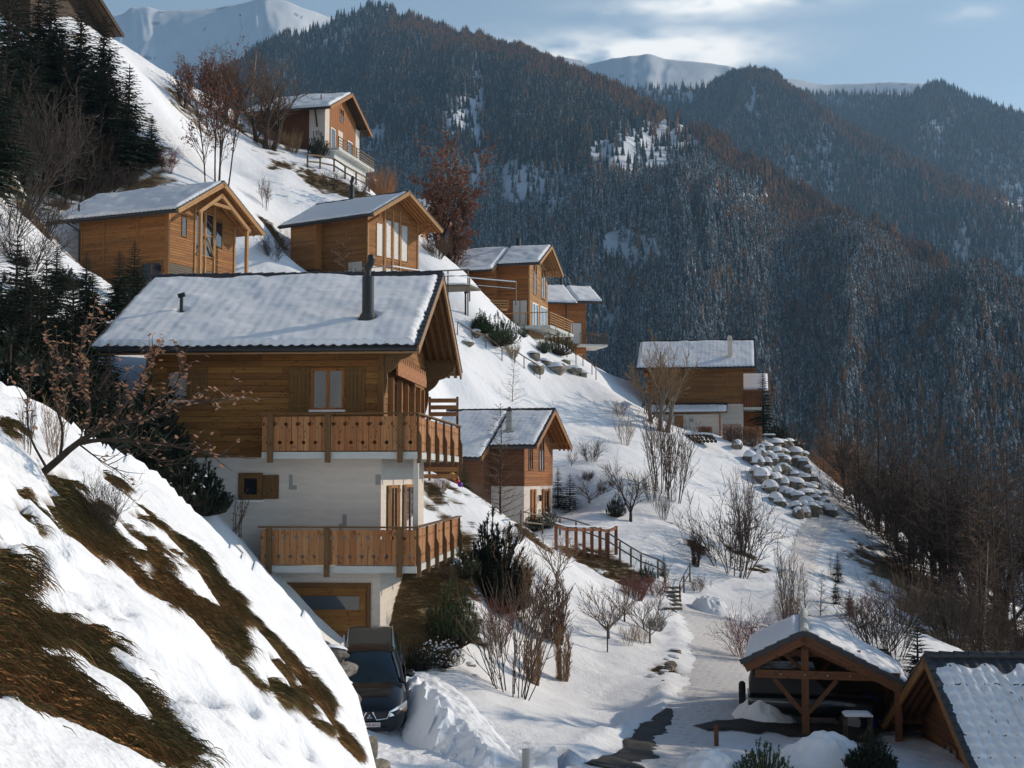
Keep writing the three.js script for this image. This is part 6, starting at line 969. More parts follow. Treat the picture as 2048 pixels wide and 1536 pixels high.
  for (const [l, px, top, w] of [['shaggy dark pine above the crest, nearest the border', -10, 560, 43], ['shaggy dark pine above the crest, second from the border', 28, 610, 35], ['shaggy dark pine above the crest, third from the border', 62, 560, 50], ['shaggy dark pine above the crest, fourth from the border', 98, 590, 43], ['shaggy dark pine above the crest, fifth from the border', 135, 610, 37], ['shaggy dark pine above the crest, sixth from the border', 160, 580, 46], ['shaggy dark pine above the crest, seventh from the border', 200, 600, 50], ['shaggy dark pine above the crest, eighth from the border', 125, 520, 58], ['shaggy dark pine above the crest, ninth from the border', 30, 500, 57], ['shaggy dark pine above the crest, tenth from the border', 240, 560, 60]]) Ev(l, px, 900, 100, 'pineTall', abs(px) % 2, gd, { cat: 'tree', name: 'pine_tree', w, top, onGround: true, wide: 1.5 });
  Ev('dark pine bush under the left eave of the big chalet', 300, 950, 230, 'pineTall', 0, gd, { w: 36.6, onGround: true, wide: 0.9 });
  Ev('dark yew at the left corner of the plaster wall', 345, 985, 120, 'mugo', 0, gd, { w: 36.4, onGround: true, wide: 0.7 });
  Ev('dark ragged pine with snow before the plaster wall', 402, 1065, 150, 'pineTall', 1, gd, { w: 36.2, onGround: true, wide: 1.1 });
  Ev('low dark bush with snow on the plaster wall corner', 362, 1020, 90, 'mugo', 1, gd, { w: 35.4, onGround: true, wide: 0.9 });
  Sh('bare bush behind the snow crest left of the big chalet', 120, 880, 200, 'dense', 0, dk, { w: 33, onGround: true });
  for (const [l, px, py, h, v, wd] of [['dark scrub high on the left slope, nearest the border', 8, 330, 120, 1, 1.3], ['dark scrub high on the left slope, second from the border', 60, 300, 110, 0, 1.4], ['dark scrub high on the left slope, third from the border', 110, 350, 110, 1, 1.3], ['dark scrub high on the left slope, fourth from the border', 160, 330, 90, 0, 1.5], ['dark scrub on the left slope below the big bare bush', 20, 470, 110, 1, 1.4], ['dark scrub beside the porch chalet roof end', 85, 470, 90, 0, 1.4], ['dark scrub below the porch chalet roof end', 55, 540, 110, 1, 1.3], ['dark scrub right of the big bare bush', 150, 400, 100, 0, 1.4], ['low dark scrub between spruce and porch roof', 215, 385, 60, 1, 1.8]]) Sh(l, px, py, h, 'dense', v, dk, { wide: wd });
  for (const [l, px, top, w] of [['dark pine mass left of the big chalet, leftmost', 10, 600, 31], ['dark pine mass left of the big chalet, second', 95, 640, 31.5], ['dark pine mass left of the big chalet, third', 165, 700, 33], ['dark pine mass left of the big chalet, fourth', 250, 740, 35], ['dark pine mass left of the big chalet, beside the plaster', 300, 850, 35.2]]) Ev(l, px, 900, 100, 'pineTall', px % 2, gd, { cat: 'tree', name: 'pine_tree', w, top, onGround: true, wide: 1.25 });
  // larch wood on the right
  const wood_ = [[1648, 985, 230, 112], [1690, 1000, 330, 106], [1722, 1030, 350, 100], [1758, 1040, 430, 98], [1790, 1065, 380, 95], [1822, 1080, 440, 92], [1862, 1110, 500, 88], [1905, 1160, 520, 84], [1945, 1180, 560, 82], [1990, 1210, 590, 80], [2035, 1235, 620, 78], [1880, 1060, 420, 104], [1930, 1090, 430, 102], [1975, 1110, 470, 99], [2020, 1130, 480, 97], [1700, 960, 260, 125], [1775, 990, 330, 120], [1840, 1010, 360, 118], [2075, 1200, 600, 84], [2130, 1240, 640, 80], [2060, 1300, 640, 68], [1960, 1290, 480, 72], [1738, 985, 300, 128], [1810, 1030, 400, 110], [1870, 1020, 400, 122], [1915, 1040, 440, 115], [1960, 1050, 470, 112], [2005, 1070, 480, 110], [2045, 1100, 520, 104], [1890, 1000, 330, 135], [1990, 1010, 400, 130]];
  const where = ['leftmost', 'second', 'third', 'fourth', 'fifth', 'sixth', 'seventh', 'eighth', 'ninth', 'tenth', 'eleventh', 'twelfth', 'thirteenth', 'fourteenth', 'fifteenth', 'sixteenth'];
  wood_.map((a, i) => [a, i]).sort((p, q) => p[0][0] - q[0][0]).forEach(([[px, py, h, w], i], k) => T(`tall bare larch in the dark wood on the right, ${k < 16 ? where[k] + ' from the left' : where[wood_.length - 1 - k].replace('leftmost', 'rightmost') + (k === wood_.length - 1 ? ' of all' : ' from the right')}`, px, py, h, 'larch', i % 3, [M.bark, i % 3 ? M.twigDark : M.twigBrown, M.leafTan], { name: 'larch_tree', w, onGround: true, wide: 1.0, group: 'larches in the wood on the right' }));
  for (const [l, px, py, h, w, k, m] of [['rusty thicket at the left edge of the dark wood', 1672, 985, 110, 112, 'dense', og], ['rusty thicket under the larches beside the path end', 1720, 1040, 130, 103, 'dense', br], ['dark undergrowth below the path end', 1765, 1090, 120, 96, 'dense', dk], ['dark undergrowth in the middle of the wood', 1830, 1150, 150, 88, 'dense', dk], ['dark undergrowth at the right of the wood', 1920, 1230, 170, 78, 'dense', dk], ['dark undergrowth at the right border', 2010, 1290, 170, 70, 'dense', dk], ['bare thicket above the dark roof', 1900, 1290, 150, 66, 'shrub', dk], ['brown thicket between larches near the carport', 1800, 1230, 130, 72, 'shrub', br]]) Sh(l, px, py, h, k, k === 'dense' ? 1 : 2, m, { w, onGround: true, wide: 1.1 });
  for (const [l, x, w, h] of [['spruce beyond the right border, nearest the dark roof', 22.5, 36, 15], ['spruce beyond the right border, second from the dark roof', 24, 40, 17], ['spruce beyond the right border, third from the dark roof', 23.5, 45, 16], ['spruce beyond the right border, fourth from the dark roof', 27, 43, 17], ['spruce beyond the right border, fifth from the dark roof', 26, 37, 16], ['spruce beyond the right border, sixth from the dark roof', 28, 48, 18], ['spruce beyond the right border, seventh from the dark roof', 31, 44, 18], ['spruce beyond the right border, eighth from the dark roof', 30, 39, 17], ['spruce beyond the right border, ninth from the dark roof', 25, 50, 15], ['spruce beyond the right border, farthest from the dark roof', 33, 52, 18]]) spawn('spruce', l, 'tree', { g: P.spruce[1], mats: gd, names: NS }, [x, height(x, w) - 0.1, -w], [h * 1.15, h, h * 1.15], x);
  for (const [l, px, h, w] of [['dark spruce beside the old chalet balcony, left one', 15, -60, 88], ['dark spruce beside the old chalet balcony, right one', 72, -20, 92]]) Ev(l, px, 200, 100, 'spruce', 0, gd, { name: 'spruce', cat: 'tree', w, top: h, onGround: true, wide: 1.3 });
  for (const [l, px, py, h, w] of [['dense dark bare tree in the wood, leftmost', 1705, 1010, 200, 108], ['dense dark bare tree in the wood, second', 1768, 1060, 260, 100], ['dense dark bare tree in the wood, third', 1825, 1100, 300, 93], ['dense dark bare tree in the wood, fourth', 1880, 1130, 330, 90], ['dense dark bare tree in the wood, fifth', 1935, 1160, 360, 88], ['dense dark bare tree in the wood, sixth', 1985, 1190, 380, 85], ['dense dark bare tree in the wood, rightmost', 2040, 1210, 400, 84]]) T(l, px, py, h, 'willow', 0, dk, { name: 'bare_tree', w, onGround: true, wide: 0.9 });
  T('pale leaning birch among the dark larches', 1962, 1210, 400, 'birch', 0, [M.barkBirch, M.twigBrown, M.leafTan], { name: 'birch_tree', w: 74, onGround: true, wide: 1.0 });
  Ev('dark spruce between the carport and the dark roof', 1836, 1345, 210, 'spruce', 0, gd, { name: 'spruce', cat: 'tree', w: 43, onGround: true, wide: 1.2 });
  Ev('pine shrub at the lower edge before the carport', 1528, 1560, 80, 'mugo', 0, gr, { w: 31.5, onGround: true, wide: 1.1 });
  Ev('dark pine between the carport heap and the dark roof', 1742, 1560, 110, 'pineTall', 0, gd, { w: 32, onGround: true, wide: 1.2 });
}
// shrub at the left edge whose long branches reach across the view
{
  seed(455);
  const g = meet(78, 950, 5), s = S3(), tw = S3(), lf = S3(), o = [g.x, g.y, -g.w], W = g.w;
  const to = (px, py, dw = 0) => { const v = at(px, py, W + dw); return [v.x - o[0], v.y - o[1], v.z - o[2]]; };
  const limb = (pts, r0, r1, twigs, leaves) => {
    const c = new THREE.CatmullRomCurve3(pts.map(p => new THREE.Vector3(...to(...p)))), n = 14, q = c.getPoints(n).map(v => [v.x, v.y, v.z]); s.tube(q, q.map((_, i) => lerp(r0, r1, i / n)), 6);
    for (let i = 0; i < twigs; i++) {
      const t = lerp(0.25, 1, (i + rnd()) / twigs), p = c.getPoint(t), d = c.getTangent(t), side = [d.x + rr(-0.9, 0.9), d.y + rr(-0.5, 1.1), d.z + rr(-0.9, 0.9)], L = rr(0.12, 0.42); let dir = nrm(side), a = [p.x, p.y, p.z], pl = [a];
      for (let k = 0; k < 4; k++) { dir = nrm([dir[0] + rr(-0.25, 0.25), dir[1] + rr(-0.15, 0.3), dir[2] + rr(-0.25, 0.25)]); a = [a[0] + dir[0] * L / 4, a[1] + dir[1] * L / 4, a[2] + dir[2] * L / 4]; pl.push(a); }
      tw.tube(pl, [0.006, 0.005, 0.004, 0.003, 0.002], 3); for (let k = 0; k < leaves; k++) leafQuad(lf, pl[1 + floor(rnd() * 4)], 0.055);
    }
  };
  limb([[78, 952], [110, 925], [150, 890], [190, 865], [240, 845], [300, 835], [360, 812], [430, 800], [500, 795, 1]], 0.042, 0.007, 60, 3);
  limb([[150, 888], [200, 880], [260, 882], [330, 890], [400, 902], [450, 915]], 0.028, 0.006, 30, 2);
  limb([[190, 866], [230, 830], [265, 790], [290, 740], [310, 700]], 0.022, 0.005, 34, 4);
  limb([[240, 846], [300, 815], [350, 770], [365, 740]], 0.018, 0.004, 20, 3);
  limb([[120, 915], [125, 860], [110, 800], [118, 740], [100, 690]], 0.018, 0.004, 26, 4);
  limb([[170, 870], [180, 820], [170, 770], [160, 700], [185, 650]], 0.016, 0.004, 30, 5);
  limb([[260, 882], [300, 910], [340, 935]], 0.012, 0.003, 12, 1);
  limb([[95, 940], [60, 870], [55, 800], [70, 740]], 0.014, 0.004, 18, 3);
  limb([[160, 890], [200, 920], [240, 945]], 0.010, 0.003, 8, 1);
  const t = thing('foreground_shrub', 'dry leaved shrub leaning from the near bank across the timber wall', 'shrub', o); part(t, 'branches', s.build(), M.bark); part(t, 'twigs', tw.build(), M.twigDark); part(t, 'leaves', lf.build(), M.leafTan);
}
for (const [l, px, py, h, k, v, m, wd] of [['dark drooping dead shrub on the near bank', 205, 1085, 150, 'dense', 0, [M.twigDark, M.twigDark, M.leafRust], 0.7], ['tuft of dry stalks at the foot of the leaning shrub', 110, 935, 130, 'wands', 0, [M.twigTan, M.twigTan, M.leafTan], 0.8], ['thin dry stalks at the left edge of the near bank', 55, 925, 120, 'wands', 1, [M.twigDark, M.twigDark, M.leafRust], 0.5], ['single dead stalk leaning on the near snow', 80, 1205, 60, 'wands', 1, [M.twigDark, M.twigDark, M.leafRust], 0.5]]) { seed(470 + px); plantAt('dead_shrub', l, 'shrub', P[k][v], m, ND, px, py, h, { from: 4, wide: wd }); }
// long dry grass on the bare turf of the near bank
{
  seed(480);
  const tuft = (n, L, sp, flat) => { const s = S3().colored(); for (let i = 0; i < n; i++) { const a = rr(-0.9, 0.9), l = L * rr(0.6, 1.3), w = 0.0026, bx = rr(-sp, sp), bz = rr(-sp, sp), up = rr(0.15, 0.55) * flat, k = rr(0.5, 1.35), r = rnd(), c = r < 0.4 ? [0.19 * k, 0.105 * k, 0.043 * k] : r < 0.65 ? [0.12 * k, 0.10 * k, 0.036 * k] : [0.31 * k, 0.19 * k, 0.085 * k]; s.col = c; const p = t => { const h = l * up * 2.2 * t * (1 - 0.8 * t), d = l * t * (0.55 + 0.45 * t), x = cos(a) * d, z = sin(a) * d; return [bx + 0.7 * x + 0.7 * h, -0.7 * x + 0.7 * h, bz + z]; }; let q = p(0); for (let j = 1; j <= 3; j++) { const g = p(j / 3), w0 = w * (1 - (j - 1) / 3.2), w1 = w * (1 - j / 3.2); s.quad([q[0], q[1], q[2] - w0], [q[0], q[1], q[2] + w0], [g[0], g[1], g[2] + w1], [g[0], g[1], g[2] - w1]); s.quad([q[0] - w0, q[1] - w0, q[2]], [q[0] + w0, q[1] + w0, q[2]], [g[0] + w1, g[1] + w1, g[2]], [g[0] - w1, g[1] - w1, g[2]]); q = g; } } return s.build(); };
  const geos = [tuft(28, 0.12, 0.08, 0.8), tuft(24, 0.17, 0.09, 0.8), tuft(26, 0.09, 0.09, 1.5)], lists = [[], [], []], m = new THREE.Matrix4(), q = new THREE.Quaternion(), up = new THREE.Vector3(0, 1, 0);
  for (let i = 0; i < 430000; i++) {
    const x = rr(-9, -1.6), w = lerp(4, 29, pow(rnd(), 0.9)); if (w > crestAt(x)) continue; const y = height(x, w), [px, py] = toPhoto(x, y, w); if (px < -60 || px > 800 || py > 1600) continue; if (!turfAt(x, y, w)) continue; if (w < 9 && rnd() < 0.2) { }
    q.setFromAxisAngle(up, rr(-0.5, 0.9)); const s = rr(0.6, 1.3) * (1 + 0.4 * noise(x * 2, w * 2)); m.compose(new THREE.Vector3(x, y - 0.01, -w), q, new THREE.Vector3(s, s, s)); lists[floor(rnd() * 3)].push(m.clone());
  }
  lists.forEach((l, i) => { const im = new THREE.InstancedMesh(geos[i], M.grass, l.length); l.forEach((a, k) => im.setMatrixAt(k, a)); { const c = new THREE.Color(); l.forEach((a, k) => { const x = a.elements[12], z = a.elements[14], n = 0.5 + 0.5 * noise(x * 1.1, z * 0.7) + 0.25 * noise(x * 5, z * 5); c.setRGB(lerp(0.75, 1.45, n), lerp(0.95, 1.15, n), lerp(0.9, 0.95, n)); im.setColorAt(k, c); }); } im.name = numbered('dry_grass'); im.castShadow = im.receiveShadow = true; im.userData = { kind: 'stuff', label: 'long dry brown grass on the near snowy bank', category: 'grass' }; scene.add(im); });

  // dry grass and litter on the earth patches further off
  const l2 = []; for (let i = 0; i < 60000 && l2.length < 9000; i++) { const e = earthSpots[floor(rnd() * earthSpots.length)], x = e[0] + rr(-1.6, 1.6) * e[2], w = e[1] + rr(-1.6, 1.6) * e[3]; if (!earthAt(x, w)) continue; q.setFromAxisAngle(up, rr(-0.5, 0.9)); const s = rr(1.2, 2.6); m.compose(new THREE.Vector3(x, height(x, w), -w), q, new THREE.Vector3(s, s, s)); l2.push(m.clone()); }
  const im = new THREE.InstancedMesh(geos[2], M.grass, l2.length); l2.forEach((a, k) => im.setMatrixAt(k, a)); im.name = numbered('dry_grass'); im.castShadow = im.receiveShadow = true; im.userData = { kind: 'stuff', label: 'tufts of dry grass on the bare earth of the hillside', category: 'grass' }; scene.add(im);
}
// ---------------------------------------------------------------- car in the drive
const { FontLoader } = await import('three/addons/loaders/FontLoader.js');
const { TextGeometry } = await import('three/addons/geometries/TextGeometry.js');
const font = await new FontLoader().loadAsync('fonts/droid/droid_sans_bold.typeface.json');
const Mc = {
  paint: new THREE.MeshPhysicalMaterial({ color: rgb(0.008, 0.0085, 0.010), roughness: 0.35, metalness: 0.3, clearcoat: 1, clearcoatRoughness: 0.06 }),
  glass: new THREE.MeshPhysicalMaterial({ color: rgb(0.012, 0.018, 0.02), roughness: 0.05, clearcoat: 1, clearcoatRoughness: 0.03 }),
  lens: new THREE.MeshPhysicalMaterial({ color: rgb(0.62, 0.62, 0.60), roughness: 0.12, metalness: 0.5, clearcoat: 1 }),
  chrome: std({ color: rgb(0.75, 0.75, 0.76), roughness: 0.18, metalness: 1 }), rubber: std({ color: rgb(0.014, 0.014, 0.014), roughness: 0.9 }), plastic: std({ color: rgb(0.02, 0.02, 0.021), roughness: 0.6 }), silver: std({ color: rgb(0.35, 0.35, 0.35), roughness: 0.45, metalness: 0.6 }), plate: std({ color: rgb(0.74, 0.70, 0.68), roughness: 0.5 }), plateRed: std({ color: rgb(0.36, 0.05, 0.04), roughness: 0.5 }), amber: std({ color: rgb(0.6, 0.25, 0.05), roughness: 0.3 }),
};
// skin through cross sections [z, half width, y low, y shoulder, y top, half width at top]
function hull(st, n = 26) {
  const ring = ([z, w, lo, sh, top, tw]) => { const p = []; for (let i = 0; i < n; i++) { const a = i / n * 2 * PI, c = cos(a), s = sin(a), e = 0.42, cx = Math.sign(c) * pow(abs(c), e), sy = Math.sign(s) * pow(abs(s), e); const y = s >= 0 ? lerp(sh, top, sy) : lerp(sh, lo, -sy), hw = s >= 0 ? lerp(w, tw, pow(max(0, sy), 1.6)) : lerp(w, w * 0.94, -sy); p.push([hw * cx, y, z]); } return p; };
  const R = st.map(ring), m = R.length, g = sheet(n, m - 1, (u, v) => { const i = Math.round(u * n) % n, j = Math.round(v * (m - 1)); return [...R[j][i], u, v]; }, true);
  const s = S3(); for (const [j, f] of [[0, 1], [m - 1, 0]]) { const c = [0, (R[j][Math.floor(n / 4)][1] + R[j][Math.floor(3 * n / 4)][1]) / 2, R[j][0][2]]; for (let i = 0; i < n; i++) { const a = R[j][i], b = R[j][(i + 1) % n]; if (f) s.tri(c, b, a); else s.tri(c, a, b); } }
  const cap = s.build(), merged = mergeGeometries([g.toNonIndexed(), cap]); return merged;
}
function wheelOn(car, x, z, r, y = r) {
  const side = x > 0 ? 1 : -1, w = part(car, 'wheel', new THREE.TorusGeometry(r * 0.8, r * 0.24, 10, 28).rotateY(PI / 2).translate(x, y, z), Mc.rubber), s = S3(); s.tube([[x - side * 0.06, y, z], [x + side * 0.06, y, z]], r * 0.62, 20, true); const rim = part(w, 'rim', s.build(), Mc.silver);
  return w;
}
{
  seed(501);
  const C = thing('parked_car', 'black sport utility car nosing out of the drive beside the garage', 'car', [-3.66, -5.98, -35.25], 0.10); C.rotation.order = 'YXZ'; C.rotation.x = 0.215;
  part(C, 'body', hull([[-2.30, 0.74, 0.42, 0.70, 1.02, 0.70], [-2.22, 0.86, 0.34, 0.72, 1.10, 0.78], [-1.8, 0.90, 0.28, 0.80, 1.14, 0.80], [-0.6, 0.90, 0.26, 0.80, 1.12, 0.82], [0.6, 0.90, 0.26, 0.80, 1.12, 0.83], [1.05, 0.90, 0.26, 0.82, 1.12, 0.80], [1.45, 0.90, 0.27, 0.80, 1.09, 0.76], [1.85, 0.89, 0.28, 0.74, 1.03, 0.72], [2.08, 0.86, 0.27, 0.68, 0.95, 0.68], [2.18, 0.81, 0.26, 0.62, 0.86, 0.66], [2.25, 0.72, 0.28, 0.58, 0.80, 0.62]]), Mc.paint);
  part(C, 'cabin', hull([[-2.15, 0.74, 1.05, 1.10, 1.18, 0.70], [-1.95, 0.76, 1.05, 1.16, 1.52, 0.62], [-1.6, 0.78, 1.05, 1.18, 1.63, 0.62], [-0.8, 0.79, 1.05, 1.18, 1.67, 0.62], [0.0, 0.79, 1.05, 1.18, 1.66, 0.61], [0.35, 0.79, 1.05, 1.16, 1.61, 0.59], [0.75, 0.79, 1.04, 1.12, 1.36, 0.66], [1.12, 0.78, 1.03, 1.08, 1.12, 0.72]]), Mc.glass);
  part(C, 'roof_panel', sheet(10, 16, (u, v) => { const x = lerp(-0.60, 0.60, u), z = lerp(-1.85, 0.28, v); return [x, 1.685 - 0.05 * pow(abs(x) / 0.6, 3) - 0.06 * pow(max(0, (z + 0.4) / 0.7), 2) - 0.10 * pow(max(0, (-1.2 - z) / 0.65), 2), z, u, v]; }), Mc.paint);
  for (const s of [-1, 1]) {
    part(C, 'windscreen_pillar', S3().tube([[s * 0.82, 1.10, 1.12], [s * 0.74, 1.38, 0.72], [s * 0.62, 1.64, 0.28]], [0.05, 0.045, 0.04], 6).build(), Mc.paint);
    part(C, 'roof_rail', S3().tube([[s * 0.58, 1.655, 0.12], [s * 0.58, 1.70, -0.1], [s * 0.58, 1.715, -0.8], [s * 0.58, 1.69, -1.4], [s * 0.58, 1.60, -1.7]], 0.022, 6).build(), Mc.chrome);
    const mir = part(C, 'wing_mirror', new THREE.SphereGeometry(0.13, 14, 10).scale(0.85, 0.75, 0.6).translate(s * 1.02, 1.18, 0.72), Mc.paint); part(mir, 'mirror_arm', S3().beam([s * 0.84, 1.12, 0.72], [s * 0.98, 1.15, 0.72], 0.05, 0.06).build(), Mc.plastic);
    const hl = part(C, 'headlight', sheet(10, 8, (u, v) => { const x = lerp(0.47, 0.905, u), y0 = lerp(0.68, 0.74, u), y1 = lerp(0.80, 0.96, u), y = lerp(y0, y1, v), z = 2.285 - 0.95 * pow(x - 0.47, 1.6) - 0.40 * (y - 0.70); return [s * x, y, z, u, v]; }, s < 0), Mc.lens); part(hl, 'indicator', new THREE.SphereGeometry(0.045, 10, 8).scale(1, 0.8, 0.7).translate(s * 0.86, 0.76, 2.06), Mc.amber);
    const fl = part(C, 'fog_light', S3().tube([[s * 0.62, 0.42, 2.14], [s * 0.63, 0.42, 2.22]], [0.09, 0.08], 14, true).build(), Mc.plastic); part(fl, 'lamp_glass', S3().tube([[s * 0.63, 0.42, 2.21], [s * 0.63, 0.42, 2.228]], [0.055, 0.05], 14, true).build(), Mc.lens);
    part(C, 'door', S3().box(0.885, 0.905, 0.42, 1.08, -0.55, 0.72, (x, y, z) => [s * x, y, z]).build(), Mc.paint);
    for (const z of [1.42, -1.35]) wheelOn(C, s * 0.80, z, 0.35);
  }
  part(C, 'grille', S3().box(-0.46, 0.46, 0.62, 0.80, 2.20, 2.275, (x, y, z) => [x, y, z - 0.12 * (y - 0.62) - 0.05 * x * x]).build(), Mc.plastic);
  for (const s of [-1, 1]) part(C, 'grille_trim', S3().tube([[s * 0.50, 0.80, 2.255], [s * 0.42, 0.64, 2.28], [s * 0.17, 0.61, 2.29], [s * 0.07, 0.80, 2.28]], 0.018, 6, true).build(), Mc.chrome);
  { const s = S3(), z = 2.30, cx = 0, cy = 0.69, d = (a) => { const L = 0.075, w = 0.026, px = cx + sin(a) * L, py = cy + cos(a) * L, mx = cx + sin(a) * L / 2, my = cy + cos(a) * L / 2, qx = cos(a) * w, qy = -sin(a) * w; s.quad([cx, cy, z], [mx + qx, my + qy, z], [px, py, z], [mx - qx, my - qy, z]); }; d(0); d(2 * PI / 3); d(-2 * PI / 3); part(C, 'emblem', s.build(), Mc.chrome); }
  const np = part(C, 'number_plate', S3().box(-0.26, 0.26, 0.44, 0.55, 2.30, 2.315).build(), Mc.plate); const tg = new TextGeometry('1-AFK-813', { font, size: 0.066, depth: 0.004, curveSegments: 4 }); tg.computeBoundingBox(); const bw = tg.boundingBox.max.x; tg.scale(0.46 / bw, 1, 1); tg.translate(-0.23, 0.462, 2.314); part(np, 'lettering', tg, Mc.plateRed);
  part(C, 'air_intake', S3().box(-0.42, 0.42, 0.32, 0.43, 2.22, 2.29).build(), Mc.plastic); part(C, 'skid_plate', S3().box(-0.45, 0.45, 0.22, 0.31, 2.10, 2.27, (x, y, z) => [x, y, z + (y - 0.22) * 0.3]).build(), Mc.silver);
  for (const s of [-0.25, 0.35]) part(C, 'wiper', S3().beam([s, 1.12, 1.14], [s + 0.34, 1.24, 0.98], 0.012, 0.02).build(), Mc.plastic);
}
// ---------------------------------------------------------------- carport, the off-roader under it and odds and ends
{
  seed(502);
  const p = at(1612, 1482, 37.5), base = p.y - 0.1, C = thing('carport', 'open timber carport with snowy tiled roof beside the lane', 'carport', [p.x, base, -37.5], -0.21), Yp = v => v - base;
  const yr = Yp(-4.29), D = 5.2, pit = 0.47, cp = cos(pit), sp = sin(pit), SL = 1.9, SR = 3.15, zf = 0.35;
  const left = (z, s, n) => [-s * cp - n * sp, yr - s * sp + n * cp, z], right = (z, s, n) => [s * cp + n * sp, yr - s * sp + n * cp, z];
  const roof = part(C, 'roof', S3().box(-D, zf, 0, SL, -0.12, -0.03, left).box(-D, zf, 0, SR, -0.12, -0.03, right).build(), M.larchDeep);
  [[left, SL, true], [right, SR, false]].forEach(([f, S, fl], k) => {
    part(roof, 'tiles', sheet(60, 20, (u, v) => { const z = lerp(-D - 0.02, zf + 0.02, u), s = S * v; return [...f(z, s, 0.01 + 0.016 * cos(2 * PI * z / 0.3) + 0.015 * (s / 0.36 % 1)), z, s]; }, fl), M.tile);
    part(roof, 'snow', sheet(70, 50, (u, v) => { const z = lerp(-D + (k ? 0.9 : 0.5), zf - 0.10 - 0.05 * noise(v * 9, k), u), s = lerp(0.10, S - 0.06 - 0.04 * noise(u * 12, 5 + k), v), ed = sqrt(clamp(min(u, 1 - u, v, 1 - v) * 9)); return [...f(z, s, 0.015 + ed * (0.14 + 0.012 * cos(2 * PI * z / 0.3) + 0.014 * (s / 0.36 % 1) + 0.03 * fbm(z, s, 2))), z, s]; }, fl), M.roofSnow);
    const nv = Math.round(S / 0.36); for (let i = 0; i < nv; i++) part(roof, 'verge_tile', S3().box(zf - 0.14, zf + 0.05, S * i / nv, S * (i + 1) / nv + 0.03, -0.06, 0.07, (z, s, n) => f(z, s, n + 0.03 * (s - S * i / nv) / (S / nv))).build(), M.tile);
    part(roof, 'barge_board', S3().box(zf - 0.03, zf + 0.02, 0.02, S - 0.02, -0.28, -0.06, f).build(), M.chestnut);
    for (const z of [-0.7, -1.9, -3.1, -4.3]) part(roof, 'rafter', S3().box(z - 0.06, z + 0.06, 0.05, S - 0.08, -0.26, -0.12, f).build(), M.chestnut);
  });
  for (let i = 0; i < 14; i++) { const z = zf - i * 0.39; part(roof, 'ridge_tile', S3().tube([[0, yr + 0.02, z], [0, yr + 0.05, z - 0.42]], [0.13, 0.11], 9, true).build(), M.concrete); }
  const t = M.redRail, beam = (name, a, b, w, h) => part(C, name, S3().beam(a, b, w, h, [0, 1, 0.001]).build(), M.chestnut);
  for (const z of [0, -4.6]) { part(C, 'king_post', S3().box(-0.10, 0.10, -0.3, yr - 0.25, z - 0.10, z + 0.10).build(), M.chestnut); beam('tie_beam', [-1.35, yr - 1.16, z + 0.12], [2.5, yr - 1.16, z + 0.12], 0.12, 0.22); beam('brace', [0.08, yr - 2.2, z], [0.85, yr - 1.3, z], 0.10, 0.12); beam('brace', [-0.08, yr - 2.2, z], [-0.85, yr - 1.3, z], 0.10, 0.12); beam('strut', [0.1, yr - 0.45, z], [1.5, yr - 1.1, z], 0.1, 0.14); beam('strut', [-0.1, yr - 1.05, z - 0.3], [-0.7, yr - 0.55, z - 0.3], 0.07, 0.09); }
  beam('collar_beam', [-0.9, yr - 0.62, -0.3], [1.5, yr - 0.62, -0.3], 0.1, 0.2); for (const [x, y] of [[-1.3, yr - 0.8], [2.45, yr - 1.45]]) part(C, 'wall_plate', S3().box(x - 0.08, x + 0.08, y - 0.22, y, -4.9, 0.2).build(), M.chestnut);
  for (const [x, z] of [[2.45, 0], [2.45, -4.6], [-1.3, -4.6]]) part(C, 'post', S3().box(x - 0.09, x + 0.09, -0.3, yr - (x > 0 ? 1.5 : 1.0), z - 0.09, z + 0.09).build(), M.chestnut);
  part(C, 'back_boards', S3().box(-1.2, 2.5, -0.2, yr - 1.0, -4.75, -4.70).box(2.5, 2.55, -0.2, yr - 1.1, -4.7, -0.2).build(), M.oldWood); for (const x of [-0.65, 0, 0.6, 1.2]) part(C, 'bolt', new THREE.SphereGeometry(0.03, 8, 6).translate(x, yr - 1.16, 0.19), M.steel);
  // off-roader parked across, its spare wheel to the left
  const J = thing('off_roader', 'dark off-road vehicle with spare wheel under the carport', 'car', [p.x + 0.55, base + 0.02, -39.6], PI / 2 - 0.15);
  part(J, 'body', hull([[-1.75, 0.72, 0.5, 0.8, 1.08, 0.70], [-1.65, 0.78, 0.42, 0.8, 1.12, 0.74], [0.4, 0.78, 0.42, 0.8, 1.12, 0.74], [0.6, 0.78, 0.42, 0.8, 1.10, 0.72], [1.7, 0.76, 0.42, 0.76, 1.02, 0.68], [1.85, 0.66, 0.45, 0.7, 0.92, 0.6]]), Mc.paint); part(J, 'cabin', hull([[-1.70, 0.70, 1.05, 1.12, 1.40, 0.66], [-1.6, 0.72, 1.05, 1.15, 1.80, 0.62], [0.1, 0.72, 1.05, 1.15, 1.82, 0.62], [0.6, 0.72, 1.05, 1.1, 1.14, 0.68]]), Mc.plastic); part(J, 'roof_panel', S3().box(-0.60, 0.60, 1.80, 1.86, -1.6, 0.15).build(), Mc.paint);
  for (const s of [-1, 1]) for (const z of [1.15, -1.1]) wheelOn(J, s * 0.72, z, 0.36); const sp_ = part(J, 'spare_wheel', new THREE.TorusGeometry(0.27, 0.10, 10, 26).translate(0, 0.98, -1.90), Mc.rubber); part(sp_, 'wheel_cover', S3().tube([[0, 0.98, -1.82], [0, 0.98, -2.0]], 0.27, 22, true).build(), Mc.plastic); part(J, 'mirror', S3().box(0.74, 0.90, 1.12, 1.3, 0.3, 0.38).build(), Mc.plastic);
